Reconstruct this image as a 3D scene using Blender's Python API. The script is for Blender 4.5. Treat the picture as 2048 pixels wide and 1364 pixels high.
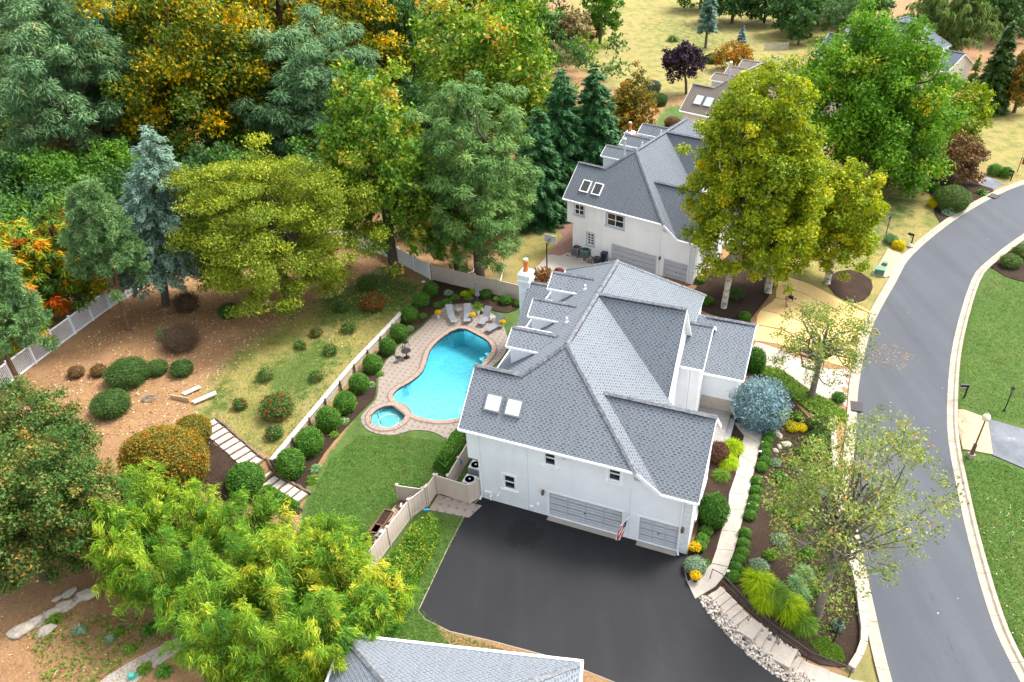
import bpy, bmesh, math, random
import numpy as np
from mathutils import Vector, Matrix

for o in list(bpy.data.objects): bpy.data.objects.remove(o)
scene = bpy.context.scene
COL = scene.collection
rng = np.random.default_rng(7)
R = random.Random(11)
rad = math.radians

# ------------------------------------------------------------------ camera, sky, sun, exposure
FPX, PITCH, ROLL, CAMH = 1540.7, rad(34.453), rad(-2.626), 37.9
ct, st, cr, sr = math.cos(PITCH), math.sin(PITCH), math.cos(ROLL), math.sin(ROLL)
c_right = Vector((1, 0, 0)); c_up = Vector((0, st, ct)); c_fwd = Vector((0, ct, -st))
v_right = c_right*cr + c_up*sr; v_up = c_up*cr - c_right*sr
cam = bpy.data.cameras.new('camera'); camo = bpy.data.objects.new('camera', cam); COL.objects.link(camo)
M = Matrix.Identity(4)
for i in range(3): M[i][0] = v_right[i]; M[i][1] = v_up[i]; M[i][2] = -c_fwd[i]
M[2][3] = CAMH
camo.matrix_world = M
cam.sensor_width = 36; cam.lens = 36*FPX/2048; cam.clip_start = .5; cam.clip_end = 3000
scene.camera = camo
scene.render.resolution_x, scene.render.resolution_y = 1024, 682

SUN_EL, SUN_AZ = rad(56), rad(62)      # azimuth measured from +Y towards +X
w = bpy.data.worlds.new('World'); scene.world = w; w.use_nodes = True
wn = w.node_tree.nodes; wn.clear()
sky = wn.new('ShaderNodeTexSky'); sky.sky_type = 'NISHITA'; sky.sun_disc = False
sky.sun_elevation = SUN_EL; sky.sun_rotation = SUN_AZ; sky.air_density = 1.2; sky.dust_density = 4.0; sky.ozone_density = 1.0
bg = wn.new('ShaderNodeBackground'); bg.inputs[1].default_value = .15
wo = wn.new('ShaderNodeOutputWorld')
hs_ = wn.new('ShaderNodeHueSaturation'); hs_.inputs['Saturation'].default_value = .38      # thin overcast whitens the sky
w.node_tree.links.new(sky.outputs[0], hs_.inputs['Color']); w.node_tree.links.new(hs_.outputs[0], bg.inputs[0]); w.node_tree.links.new(bg.outputs[0], wo.inputs[0])
sl = bpy.data.lights.new('sun', 'SUN'); sl.energy = 1.3; sl.angle = rad(15); sl.color = (1, .965, .91)
so = bpy.data.objects.new('sun', sl); COL.objects.link(so)
sdir = Vector((math.sin(SUN_AZ)*math.cos(SUN_EL), math.cos(SUN_AZ)*math.cos(SUN_EL), math.sin(SUN_EL)))
so.rotation_euler = sdir.to_track_quat('Z', 'Y').to_euler(); so.location = (0, 0, 80)
vs_ = scene.view_settings
vs_.view_transform = 'Standard'; vs_.look = 'None'; vs_.exposure = 1.72; vs_.gamma = 1; vs_.use_curve_mapping = False

# ------------------------------------------------------------------ helpers
def ray(px, py):
    a, b = px-1024, py-682
    a, b = cr*a+sr*b, -sr*a+cr*b
    return np.array([a/FPX, ct-b/FPX*st, -st-b/FPX*ct])
def on_z(px, py, z):
    r = ray(px, py); k = (z-CAMH)/r[2]
    return np.array([r[0]*k, r[1]*k, z])

class MB:
    def __init__(s): s.v = []; s.f = []; s.m = []; s.uv = []
    def face(s, pts, mi=0, uv=None):
        n = len(s.v); s.v += [tuple(p) for p in pts]; s.f.append(tuple(range(n, n+len(pts)))); s.m.append(mi); s.uv.append(uv)
        return s
    def hexa(s, P, mi=0):
        n = len(s.v); s.v += [tuple(p) for p in P]
        for q in ((0,3,2,1),(4,5,6,7),(0,1,5,4),(1,2,6,5),(2,3,7,6),(3,0,4,7)):
            s.f.append(tuple(n+i for i in q)); s.m.append(mi); s.uv.append(None)
        return s
    def box(s, c, d, rz=0, mi=0, top=1.0):
        x, y, z = c; a, b, h = d[0]/2, d[1]/2, d[2]/2; co, si = math.cos(rz), math.sin(rz)
        P = []
        for k, t in ((-h, 1.0), (h, top)):
            for i, j in ((-1,-1),(1,-1),(1,1),(-1,1)):
                X, Y = i*a*t, j*b*t
                P.append((x+X*co-Y*si, y+X*si+Y*co, z+k))
        return s.hexa(P, mi)
    def b2(s, x0, x1, y0, y1, z0, z1, mi=0):
        return s.box(((x0+x1)/2, (y0+y1)/2, (z0+z1)/2), (abs(x1-x0), abs(y1-y0), abs(z1-z0)), 0, mi)
    def beam(s, p, q, wd, ht, mi=0, up=(0,0,1)):
        p, q = Vector(p), Vector(q); d = (q-p).normalized(); sd = d.cross(Vector(up))
        if sd.length < 1e-4: sd = d.cross(Vector((1,0,0)))
        sd.normalize(); u2 = sd.cross(d)
        sd *= wd/2; u2 *= ht/2
        return s.hexa([p-sd-u2, p+sd-u2, p+sd+u2, p-sd+u2, q-sd-u2, q+sd-u2, q+sd+u2, q-sd+u2], mi)
    def tube(s, pts, rs, n=8, mi=0, cap=True):
        pts = [Vector(p) for p in pts]
        if not hasattr(rs, '__len__'): rs = [rs]*len(pts)
        base = len(s.v)
        for i, p in enumerate(pts):
            d = (pts[min(i+1, len(pts)-1)]-pts[max(i-1, 0)])
            if d.length < 1e-6: d = Vector((0,0,1))
            d.normalize()
            a = d.cross(Vector((0,0,1))) if abs(d.z) < .95 else d.cross(Vector((1,0,0)))
            a.normalize(); b = d.cross(a)
            for k in range(n):
                t = 2*math.pi*k/n; s.v.append(tuple(p+(a*math.cos(t)+b*math.sin(t))*rs[i]))
        for i in range(len(pts)-1):
            for k in range(n):
                A = base+i*n+k; B = base+i*n+(k+1) % n
                s.f.append((A, B, B+n, A+n)); s.m.append(mi); s.uv.append(None)
        if cap:
            for e, o in ((0, 1), (len(pts)-1, -1)):
                s.f.append(tuple(base+e*n+k for k in range(n))[::o]); s.m.append(mi); s.uv.append(None)
        return s
    def lathe(s, prof, c=(0,0,0), n=16, mi=0):
        return s.tube([(c[0], c[1], c[2]+z) for r_, z in prof], [max(r_, .001) for r_, z in prof], n, mi)
    def prism(s, poly, z0, z1, mi=0):
        n = len(poly)
        a = sum(poly[i][0]*poly[(i+1) % n][1]-poly[(i+1) % n][0]*poly[i][1] for i in range(n))
        if a < 0: poly = poly[::-1]
        s.face([(x, y, z1) for x, y in poly], mi); s.face([(x, y, z0) for x, y in poly[::-1]], mi)
        for i in range(n):
            (x, y), (X, Y) = poly[i], poly[(i+1) % n]
            s.face([(x, y, z0), (X, Y, z0), (X, Y, z1), (x, y, z1)], mi)
        return s
    def mesh(s, name):
        me = bpy.data.meshes.new(name); me.from_pydata(s.v, [], s.f)
        me.polygons.foreach_set('material_index', s.m)
        if any(u is not None for u in s.uv):
            ul = me.uv_layers.new(name='UVMap'); k = 0; flat = []
            for f, u in zip(s.f, s.uv):
                for i in range(len(f)): flat += list(u[i]) if u else (0, 0)
            ul.data.foreach_set('uv', flat)
        return me
    def build(s, name, mats, parent=None, smooth=False):
        me = s.mesh(name)
        return put(name, me, mats, parent, smooth)

def put(name, me, mats, parent=None, smooth=False):
    if not isinstance(mats, (list, tuple)): mats = [mats]
    if not me.materials:
        for m in mats: me.materials.append(MAT[m] if isinstance(m, str) else m)
    if smooth: me.polygons.foreach_set('use_smooth', [True]*len(me.polygons))
    o = bpy.data.objects.new(name, me); COL.objects.link(o)
    if parent: o.parent = parent
    return o
def tag(o, label=None, cat=None, group=None, kind=None):
    if label: o['label'] = label
    if cat: o['category'] = cat
    if group: o['group'] = group
    if kind: o['kind'] = kind
    return o
def thing(name, label, cat, loc=(0,0,0), rz=0, group=None):
    o = bpy.data.objects.new(name, None); o.empty_display_size = .3; COL.objects.link(o)
    o.location = loc; o.rotation_euler = (0, 0, rz)
    return tag(o, label, cat, group)
def struct(o): o['kind'] = 'structure'; return o
def copy_tree(o, parent=None):
    c = o.copy(); COL.objects.link(c)
    if parent: c.parent = parent
    for ch in list(o.children): copy_tree(ch, c)
    return c

# ------------------------------------------------------------------ materials
MAT = {}
class NT:
    def __init__(s, name):
        m = bpy.data.materials.new(name); m.use_nodes = True; s.m = m; s.t = m.node_tree; s.t.nodes.clear(); MAT[name] = m
        s.out = s.n('ShaderNodeOutputMaterial')
    def n(s, typ, ins=None, **kw):
        x = s.t.nodes.new(typ)
        for k, v in kw.items(): setattr(x, k, v)
        for k, v in (ins or {}).items():
            if isinstance(v, bpy.types.NodeSocket): s.t.links.new(v, x.inputs[k])
            else: x.inputs[k].default_value = v
        return x
    def l(s, a, b): s.t.links.new(a, b)
    def ramp(s, fac, stops, interp='LINEAR'):
        x = s.n('ShaderNodeValToRGB', {0: fac}); cr_ = x.color_ramp; cr_.interpolation = interp
        while len(cr_.elements) < len(stops): cr_.elements.new(.5)
        for e, (p, c) in zip(cr_.elements, stops): e.position = p; e.color = (*c, 1) if len(c) == 3 else c
        return x.outputs[0]
    def noise(s, scale, detail=4, rough=.55, vec=None):
        ins = {'Scale': scale, 'Detail': detail, 'Roughness': rough}
        if vec is not None: ins['Vector'] = vec
        return s.n('ShaderNodeTexNoise', ins)
    def mix(s, f, a, b, typ='MIX'):
        x = s.n('ShaderNodeMix', data_type='RGBA', blend_type=typ)
        for i, v in ((0, f), (6, a), (7, b)):
            if isinstance(v, bpy.types.NodeSocket): s.l(v, x.inputs[i])
            else: x.inputs[i].default_value = v if i == 0 else ((*v, 1) if len(v) == 3 else v)
        return x.outputs[2]
    def coord(s, k='Object'): return s.n('ShaderNodeTexCoord').outputs[k]
    def math(s, op, a, b=None):
        x = s.n('ShaderNodeMath', operation=op)
        for i, v in ((0, a), (1, b)):
            if v is None: continue
            if isinstance(v, bpy.types.NodeSocket): s.l(v, x.inputs[i])
            else: x.inputs[i].default_value = v
        return x.outputs[0]
    def bump(s, h, st_=.3, d=.02):
        return s.n('ShaderNodeBump', {'Height': h, 'Strength': st_, 'Distance': d}).outputs[0]
    def bsdf(s, col, rough=.7, metal=0, spec=.3, normal=None, **kw):
        x = s.n('ShaderNodeBsdfPrincipled', {'Roughness': rough, 'Metallic': metal, 'Specular IOR Level': spec})
        if isinstance(col, bpy.types.NodeSocket): s.l(col, x.inputs['Base Color'])
        else: x.inputs['Base Color'].default_value = (*col, 1)
        if normal is not None: s.l(normal, x.inputs['Normal'])
        for k, v in kw.items(): x.inputs[k].default_value = v
        s.l(x.outputs[0], s.out.inputs[0]); return x

def worn(name, col, rough=.7, var=.18, scale=3, bump=.1, spec=.3, metal=0, fine=40):
    """a plain coated or raw surface with uneven tone and fine relief"""
    t = NT(name); co = t.coord()
    a = t.noise(scale, 5, .6, co); b = t.noise(fine, 3, .6, co)
    d = tuple(max(0, c*(1-var)) for c in col); e = tuple(min(1, c*(1+var)) for c in col)
    c1 = t.ramp(a.outputs[0], [(.3, d), (.7, e)])
    c2 = t.mix(.25, c1, t.ramp(b.outputs[0], [(.35, d), (.65, e)]))
    t.bsdf(c2, rough, metal, spec, t.bump(b.outputs[0], bump, .01))
    return t.m
# ---- masonry, paint, metal
def stucco(name, col, stain):
    t = NT(name); co = t.coord()
    a = t.noise(.35, 5, .65, co); b = t.noise(60, 3, .6, co)
    ms = t.n('ShaderNodeMapping', {'Vector': co, 'Scale': (1.2, 1.2, .12)}); c = t.noise(1.1, 5, .7, ms.outputs[0])
    c1 = t.mix(t.ramp(a.outputs[0], [(.35, (0, 0, 0)), (.7, (1, 1, 1))]), col, tuple(x*.88 for x in col))
    c2 = t.mix(t.ramp(c.outputs[0], [(.52, (0, 0, 0)), (.8, (.55, .55, .55))]), c1, stain)
    t.bsdf(c2, .9, 0, .2, t.bump(b.outputs[0], .25, .01))
stucco('stucco_grey', (.83, .85, .88), (.66, .69, .73))
stucco('stucco_white', (.87, .87, .87), (.68, .675, .66))
stucco('stucco_cream', (.74, .70, .60), (.45, .42, .36))
worn('trim', (.84, .845, .85), .5, .06, 2, .03)
worn('trim_grey', (.46, .49, .53), .55, .08, 2, .03)
worn('quoin', (.66, .68, .70), .8, .1, 3, .1)
worn('door_grey', (.45, .47, .50), .55, .07, 2, .04)
worn('black_metal', (.012, .013, .014), .45, .2, 6, .03, .4)
worn('dark_plastic', (.02, .022, .026), .5, .2, 6, .03, .4)
worn('rubber', (.015, .015, .016), .8, .2, 6, .03)
worn('pvc', (.8, .8, .79), .45, .05, 4, .02)
worn('tan_vinyl', (.56, .47, .395), .55, .07, 1.5, .03)
worn('white_vinyl', (.82, .83, .87), .55, .06, 1.5, .03)
worn('weathered_board', (.42, .40, .36), .85, .35, 2.5, .25)
worn('timber', (.17, .115, .075), .9, .4, 5, .35)
worn('new_timber', (.52, .38, .22), .85, .22, 4, .2)
worn('orange_clay', (.62, .19, .05), .8, .2, 6, .1)
worn('chimney_paint', (.72, .73, .75), .85, .14, 2.5, .12)
worn('concrete', (.34, .305, .26), .9, .16, 1.6, .12)
worn('step_stone', (.41, .355, .295), .9, .16, 3.5, .15)
worn('tread_stone', (.5, .45, .37), .9, .22, 4, .2)
worn('porch_stone', (.33, .33, .33), .85, .25, 3, .15)
worn('kerb', (.33, .28, .22), .9, .28, 1.6, .2)
worn('garden_wall', (.38, .31, .26), .9, .2, 3, .2)
worn('boulder', (.36, .315, .255), .92, .35, 2.6, .6, .2, 0, 14)
worn('terracotta_rock', (.42, .30, .22), .92, .3, 3, .4)
worn('ac_white', (.56, .58, .58), .6, .1, 4, .05)
worn('ac_green', (.13, .22, .2), .6, .12, 4, .05)
worn('ac_grey', (.17, .17, .18), .6, .12, 4, .05)
worn('grille', (.06, .065, .07), .6, .2, 8, .05)
worn('sling_grey', (.24, .25, .27), .7, .1, 8, .08)
worn('navy', (.02, .03, .06), .5, .2, 6, .03)
worn('green_box', (.10, .22, .14), .6, .15, 4, .05)
worn('parasol_cloth', (.22, .22, .27), .85, .15, 6, .15)
worn('straw_rope', (.55, .46, .12), .9, .2, 6, .1)
worn('bronze', (.12, .075, .05), .55, .2, 6, .05, .4)
worn('lamp_glass', (.75, .68, .48), .35, .1, 6, .02)
worn('orange_plastic', (.6, .1, .02), .5, .15, 6, .03)
worn('red_paint', (.42, .02, .02), .5, .15, 6, .03)
worn('blue_plastic', (.03, .2, .42), .5, .2, 6, .03)
worn('teal_plastic', (.05, .42, .33), .5, .2, 6, .03)
worn('skin', (.45, .27, .18), .6, .1, 6, .03)
worn('black_cloth', (.012, .012, .014), .9, .3, 9, .1)
worn('tan_cloth', (.30, .20, .12), .9, .25, 9, .1)
worn('iron', (.05, .045, .045), .7, .3, 6, .15)
worn('bark', (.11, .085, .065), .95, .35, 3, .7, .15, 0, 18)
worn('bark_grey', (.18, .155, .125), .95, .3, 3, .5, .15, 0, 18)
worn('bark_red', (.17, .095, .06), .95, .35, 3, .7, .15, 0, 18)
t = NT('bark_pale'); co = t.coord(); a = t.noise(2.2, 4, .6, co)
t.bsdf(t.ramp(a.outputs[0], [(.38, (.20, .17, .13)), (.5, (.48, .45, .39)), (.62, (.62, .58, .5))]), .9, 0, .2, t.bump(a.outputs[0], .4, .03))
t = NT('glass'); co = t.coord(); a = t.noise(1.3, 3, .5, co)
t.bsdf(t.ramp(a.outputs[0], [(.3, (.004, .005, .007)), (.7, (.03, .035, .04))]), .06, 0, .6)
t = NT('skylight_white'); t.bsdf((.62, .72, .74), .18, 0, .6)
t = NT('skylight_dark'); t.bsdf((.045, .042, .035), .1, 0, .6)

def shingles(name, light, mid, dark):
    """laminated shingle courses; the uv map is in metres on each slope"""
    t = NT(name); uv = t.n('ShaderNodeUVMap', uv_map='UVMap').outputs[0]
    sp = t.n('ShaderNodeSeparateXYZ', {0: uv}); rv = t.math('DIVIDE', sp.outputs[1], .15); row = t.math('FLOOR', rv); fv = t.math('FRACT', rv)
    wr = t.n('ShaderNodeTexWhiteNoise', noise_dimensions='1D'); t.l(row, wr.inputs['W'])
    uo = t.math('ADD', t.math('DIVIDE', sp.outputs[0], .30), t.math('ADD', t.math('MULTIPLY', row, .5), t.math('MULTIPLY', wr.outputs[0], .22)))
    cell = t.math('FLOOR', uo); fu = t.math('FRACT', uo)
    cv = t.n('ShaderNodeCombineXYZ', {0: cell, 1: row}); wv = t.n('ShaderNodeTexWhiteNoise', noise_dimensions='2D'); t.l(cv.outputs[0], wv.inputs[0])
    wide = t.math('ADD', .42, t.math('MULTIPLY', wv.outputs[0], .3))
    dash = t.math('MULTIPLY', t.math('LESS_THAN', fu, wide), t.math('LESS_THAN', fv, .62))
    big = t.noise(.35, 4, .6, uv); ms = t.n('ShaderNodeMapping', {'Vector': uv, 'Scale': (2.2, .25, 1)}); stk = t.noise(1, 4, .6, ms.outputs[0])
    base = t.mix(wv.outputs[0], mid, light); base = t.mix(t.ramp(big.outputs[0], [(.35, (0, 0, 0)), (.7, (.45, .45, .45))]), base, mid)
    c = t.mix(t.math('MULTIPLY', dash, t.math('ADD', .45, t.math('MULTIPLY', wv.outputs[0], .5))), base, dark)
    c = t.mix(t.ramp(stk.outputs[0], [(.45, (0, 0, 0)), (.8, (.2, .2, .2))]), c, dark)
    g = t.noise(90, 2, .6, uv); c = t.mix(.2, c, t.ramp(g.outputs[0], [(.3, dark), (.7, light)]))
    h = t.math('ADD', t.math('MULTIPLY', fv, -1.0), t.math('MULTIPLY', dash, -.7))
    t.bsdf(c, .88, 0, .25, t.bump(h, .5, .02))
shingles('shingle_grey', (.222, .246, .270), (.168, .188, .209), (.046, .054, .064))
shingles('shingle_dark', (.175, .194, .216), (.124, .139, .158), (.037, .043, .053))
shingles('shingle_brown', (.27, .225, .185), (.20, .165, .135), (.068, .054, .044))
shingles('shingle_slate', (.15, .18, .23), (.10, .125, .16), (.04, .05, .065))
worn('ridge_cap', (.145, .153, .164), .9, .7, 5.5, .2)
worn('ridge_cap_dark', (.13, .139, .152), .9, .25, 2.2, .2)
worn('ridge_cap_brown', (.22, .2, .185), .9, .25, 2.2, .2)

# ---- ground and paving
t = NT('asphalt_road'); co = t.coord(); a = t.noise(.12, 5, .6, co); b = t.noise(30, 3, .7, co)
ms = t.n('ShaderNodeMapping', {'Vector': co, 'Rotation': (0, 0, rad(-12)), 'Scale': (.5, .03, 1)}); s_ = t.noise(1, 5, .6, ms.outputs[0])
c1 = t.ramp(a.outputs[0], [(.3, (.047, .053, .063)), (.7, (.070, .078, .091))])
c1 = t.mix(.45, c1, t.ramp(s_.outputs[0], [(.35, (.040, .046, .056)), (.65, (.082, .09, .104))]))
c1 = t.mix(.2, c1, t.ramp(b.outputs[0], [(.3, (.04, .04, .046)), (.7, (.15, .15, .165))]))
vo = t.n('ShaderNodeTexVoronoi', {'Vector': co, 'Scale': .16}, feature='DISTANCE_TO_EDGE')
wob = t.noise(1.4, 3, .6, co)
cm = t.math('MULTIPLY', t.math('LESS_THAN', vo.outputs[0], .0022), t.math('GREATER_THAN', wob.outputs[0], .54))
c1 = t.mix(t.math('MULTIPLY', cm, .4), c1, (.03, .032, .037))
t.bsdf(c1, .85, 0, .3, t.bump(b.outputs[0], .25, .01))
t = NT('asphalt_drive'); co = t.coord(); a = t.noise(.3, 5, .6, co); b = t.noise(35, 3, .7, co); d = t.noise(.22, 3, .5, co)
c1 = t.ramp(a.outputs[0], [(.3, (.0058, .0064, .0078)), (.7, (.0115, .0121, .0142))])
c1 = t.mix(t.ramp(d.outputs[0], [(.6, (0, 0, 0)), (.72, (.5, .5, .5))]), c1, (.008, .008, .0095))
c1 = t.mix(.25, c1, t.ramp(b.outputs[0], [(.35, (.008, .008, .0095)), (.7, (.032, .032, .036))]))
mt = t.n('ShaderNodeMapping', {'Vector': co, 'Rotation': (0, 0, rad(48)), 'Scale': (.75, .045, 1)}); tk = t.noise(1.0, 3, .55, mt.outputs[0])
c1 = t.mix(t.ramp(tk.outputs[0], [(.5, (0, 0, 0)), (.66, (.3, .3, .3))]), c1, (.019, .0195, .022))
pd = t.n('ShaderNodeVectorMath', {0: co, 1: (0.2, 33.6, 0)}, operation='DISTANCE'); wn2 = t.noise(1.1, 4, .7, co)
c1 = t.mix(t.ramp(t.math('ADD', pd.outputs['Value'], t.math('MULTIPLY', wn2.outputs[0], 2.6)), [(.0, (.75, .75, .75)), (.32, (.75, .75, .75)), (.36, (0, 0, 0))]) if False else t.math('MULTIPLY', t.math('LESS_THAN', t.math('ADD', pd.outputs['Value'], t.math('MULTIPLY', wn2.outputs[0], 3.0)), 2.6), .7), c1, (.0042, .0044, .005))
t.bsdf(c1, .72, 0, .3, t.bump(b.outputs[0], .3, .01))
t = NT('asphalt_grey'); co = t.coord(); a = t.noise(.5, 5, .7, co); b = t.noise(35, 3, .7, co)
c1 = t.ramp(a.outputs[0], [(.35, (.10, .11, .125)), (.6, (.16, .17, .19)), (.75, (.4, .39, .37))])
t.bsdf(c1, .85, 0, .3, t.bump(b.outputs[0], .25, .01))

def pavers(name, base, spot, joint, sc):
    t = NT(name); co = t.coord(); mp = t.n('ShaderNodeMapping', {'Vector': co, 'Rotation': (0, 0, rad(21)), 'Scale': (sc, sc, 1)})
    b = t.n('ShaderNodeTexBrick', {'Vector': mp.outputs[0], 'Color1': (*base, 1), 'Color2': (*[x*.82 for x in base], 1), 'Mortar': (*joint, 1), 'Scale': 1,
        'Mortar Size': .022, 'Brick Width': .5, 'Row Height': .25}, offset=.5)
    sp = t.n('ShaderNodeVectorMath', {0: mp.outputs[0]}, operation='FRACTION'); sx = t.n('ShaderNodeSeparateXYZ', {0: sp.outputs[0]})
    m = None
    for i in (0, 1):
        k = t.math('LESS_THAN', t.math('ABSOLUTE', t.math('SUBTRACT', sx.outputs[i], .5)), .17); m = k if m is None else t.math('MULTIPLY', m, k)
    n = t.noise(2.5, 5, .65, co); f = t.noise(28, 3, .6, co)
    c = t.mix(t.math('MULTIPLY', m, .85), b.outputs[0], spot)
    c = t.mix(t.ramp(n.outputs[0], [(.4, (0, 0, 0)), (.75, (.5, .5, .5))]), c, tuple(x*.6 for x in base))
    c = t.mix(.22, c, t.ramp(f.outputs[0], [(.3, spot), (.7, tuple(min(1, x*1.3) for x in base))]))
    t.bsdf(c, .88, 0, .25, t.bump(b.outputs[1], -.3, .01))
pavers('pool_pavers', (.31, .255, .21), (.085, .075, .068), (.15, .12, .10), 2.0)
pavers('gate_pavers', (.36, .305, .25), (.11, .098, .088), (.22, .18, .15), 1.7)
worn('coping_brick', (.32, .215, .165), .88, .4, 7, .2)
worn('coping_joint', (.15, .125, .105), .95, .2, 6, .2)
def brick_floor(name, c1, c2, jo, sc, rot=0):
    t = NT(name); co = t.coord(); mp = t.n('ShaderNodeMapping', {'Vector': co, 'Rotation': (0, 0, rot), 'Scale': (sc, sc, 1)})
    b = t.n('ShaderNodeTexBrick', {'Vector': mp.outputs[0], 'Color1': (*c1, 1), 'Color2': (*c2, 1), 'Mortar': (*jo, 1), 'Scale': 1, 'Mortar Size': .02, 'Brick Width': .5, 'Row Height': .25}, offset=.5)
    n = t.noise(1.5, 5, .65, co)
    c = t.mix(t.ramp(n.outputs[0], [(.4, (0, 0, 0)), (.75, (.45, .45, .45))]), b.outputs[0], jo)
    t.bsdf(c, .9, 0, .2, t.bump(b.outputs[1], -.3, .01))
brick_floor('patio_brick', (.30, .17, .13), (.22, .12, .095), (.15, .1, .08), 2.2, rad(-30))
brick_floor('apron_brick', (.50, .34, .22), (.42, .28, .18), (.34, .25, .17), 1.6, rad(12))
brick_floor('step_paver', (.36, .33, .3), (.28, .26, .24), (.18, .16, .14), 2.0, rad(-24))

t = NT('mulch'); co = t.coord(); a = t.noise(14, 5, .75, co); b = t.noise(.9, 4, .6, co); e = t.n('ShaderNodeTexVoronoi', {'Vector': co, 'Scale': 9.0})
c1 = t.ramp(a.outputs[0], [(.3, (.012, .008, .006)), (.55, (.045, .028, .02)), (.75, (.10, .066, .046))])
c1 = t.mix(.35, c1, t.ramp(b.outputs[0], [(.3, (.02, .013, .01)), (.7, (.07, .046, .033))]))
c1 = t.mix(t.math('LESS_THAN', e.outputs[0], .10), c1, (.17, .10, .055))
t.bsdf(c1, .97, 0, .1, t.bump(a.outputs[0], 1.0, .06))
t = NT('straw_mat'); co = t.coord(); mp = t.n('ShaderNodeMapping', {'Vector': co, 'Rotation': (0, 0, rad(38)), 'Scale': (1, 9, 1)})
a = t.noise(5, 5, .7, mp.outputs[0]); b = t.noise(.5, 4, .6, co)
c1 = t.ramp(a.outputs[0], [(.25, (.40, .23, .07)), (.5, (.66, .47, .21)), (.8, (.86, .70, .42))])
c1 = t.mix(t.ramp(b.outputs[0], [(.4, (0, 0, 0)), (.7, (.55, .55, .55))]), c1, (.62, .38, .11))
t.bsdf(c1, .95, 0, .1, t.bump(a.outputs[0], .8, .04))
t = NT('gravel_path'); co = t.coord(); e = t.n('ShaderNodeTexVoronoi', {'Vector': co, 'Scale': 16.0}); b = t.noise(1.2, 5, .6, co)
c1 = t.mix(.4, t.ramp(e.outputs[1], [(.2, (.20, .17, .14)), (.8, (.46, .42, .36))]), t.ramp(b.outputs[0], [(.3, (.22, .19, .15)), (.7, (.42, .38, .32))]))
t.bsdf(c1, .95, 0, .1, t.bump(e.outputs[0], .6, .04))
t = NT('river_stone'); oi = t.n('ShaderNodeAttribute', attribute_name='lv'); co = t.coord(); a = t.noise(12, 3, .6, co)
c1 = t.ramp(oi.outputs['Fac'], [(0, (.10, .09, .085)), (.3, (.24, .185, .14)), (.65, (.38, .33, .28)), (1, (.56, .53, .48))])
t.bsdf(c1, .8, 0, .3, t.bump(a.outputs[0], .2, .01))

# the ground: what grows or lies where comes from three weight attributes, broken up by noise
t = NT('ground_cover'); co = t.coord()
def wgt(nm, spread):
    a = t.n('ShaderNodeAttribute', attribute_name=nm).outputs['Fac']; n = t.noise(spread, 5, .65, co)
    return t.ramp(t.math('ADD', a, t.math('MULTIPLY', t.math('SUBTRACT', n.outputs[0], .5), .9)), [(.38, (0, 0, 0)), (.62, (1, 1, 1))])
f1 = t.noise(7, 5, .75, co); f2 = t.noise(.45, 5, .65, co); f3 = t.noise(32, 4, .8, co); f4 = t.noise(1.8, 5, .7, co)
sp = t.n('ShaderNodeTexVoronoi', {'Vector': co, 'Scale': 4.5}); sp2 = t.n('ShaderNodeTexVoronoi', {'Vector': co, 'Scale': 9.0})
litter = t.ramp(f1.outputs[0], [(.25, (.15, .068, .03)), (.5, (.345, .178, .088)), (.78, (.52, .315, .17))])
litter = t.mix(t.ramp(f2.outputs[0], [(.4, (0, 0, 0)), (.68, (.8, .8, .8))]), litter, (.40, .225, .115))
litter = t.mix(t.ramp(f4.outputs[0], [(.5, (0, 0, 0)), (.72, (.5, .5, .5))]), litter, (.15, .078, .042))
litter = t.mix(t.math('LESS_THAN', sp2.outputs[0], .13), litter, t.ramp(sp2.outputs[1], [(.2, (.42, .26, .12)), (.7, (.25, .10, .045)), (.9, (.5, .42, .3))]))
green = t.ramp(f1.outputs[0], [(.25, (.018, .05, .008)), (.5, (.058, .13, .02)), (.8, (.14, .24, .05))])
green = t.mix(t.ramp(f2.outputs[0], [(.42, (0, 0, 0)), (.64, (.75, .75, .75))]), green, (.115, .145, .03))
green = t.mix(t.ramp(f4.outputs[0], [(.44, (0, 0, 0)), (.62, (.8, .8, .8))]), green, (.028, .078, .012))
mg = t.n('ShaderNodeMapping', {'Vector': co, 'Rotation': (0, 0, rad(18)), 'Scale': (.9, .03, 1)}); mgn = t.noise(1.0, 3, .6, mg.outputs[0])
green = t.mix(t.ramp(mgn.outputs[0], [(.46, (0, 0, 0)), (.6, (.38, .38, .38))]), green, (.085, .17, .03))
green = t.mix(t.math('LESS_THAN', sp.outputs[0], .04), green, (.26, .23, .05))
dry = t.ramp(f1.outputs[0], [(.25, (.15, .125, .035)), (.5, (.30, .245, .075)), (.78, (.47, .38, .16))])
dry = t.mix(t.ramp(f2.outputs[0], [(.46, (0, 0, 0)), (.66, (.9, .9, .9))]), dry, (.115, .155, .03))
dry = t.mix(t.ramp(f4.outputs[0], [(.55, (0, 0, 0)), (.75, (.6, .6, .6))]), dry, (.24, .155, .07))
mw = t.n('ShaderNodeMapping', {'Vector': co, 'Rotation': (0, 0, rad(-38)), 'Scale': (.55, .04, 1)}); mo = t.noise(1.0, 3, .6, mw.outputs[0])
dry = t.mix(t.ramp(mo.outputs[0], [(.5, (0, 0, 0)), (.62, (.35, .35, .35))]), dry, (.33, .27, .13))
c = t.mix(wgt('dry', 1.1), litter, dry); c = t.mix(wgt('green', .9), c, green)
c = t.mix(.2, c, t.ramp(f3.outputs[0], [(.25, (.02, .025, .008)), (.75, (.26, .25, .13))]))
t.bsdf(c, .96, 0, .12, t.bump(t.math('ADD', f3.outputs[0], f1.outputs[0]), .9, .07))

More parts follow.
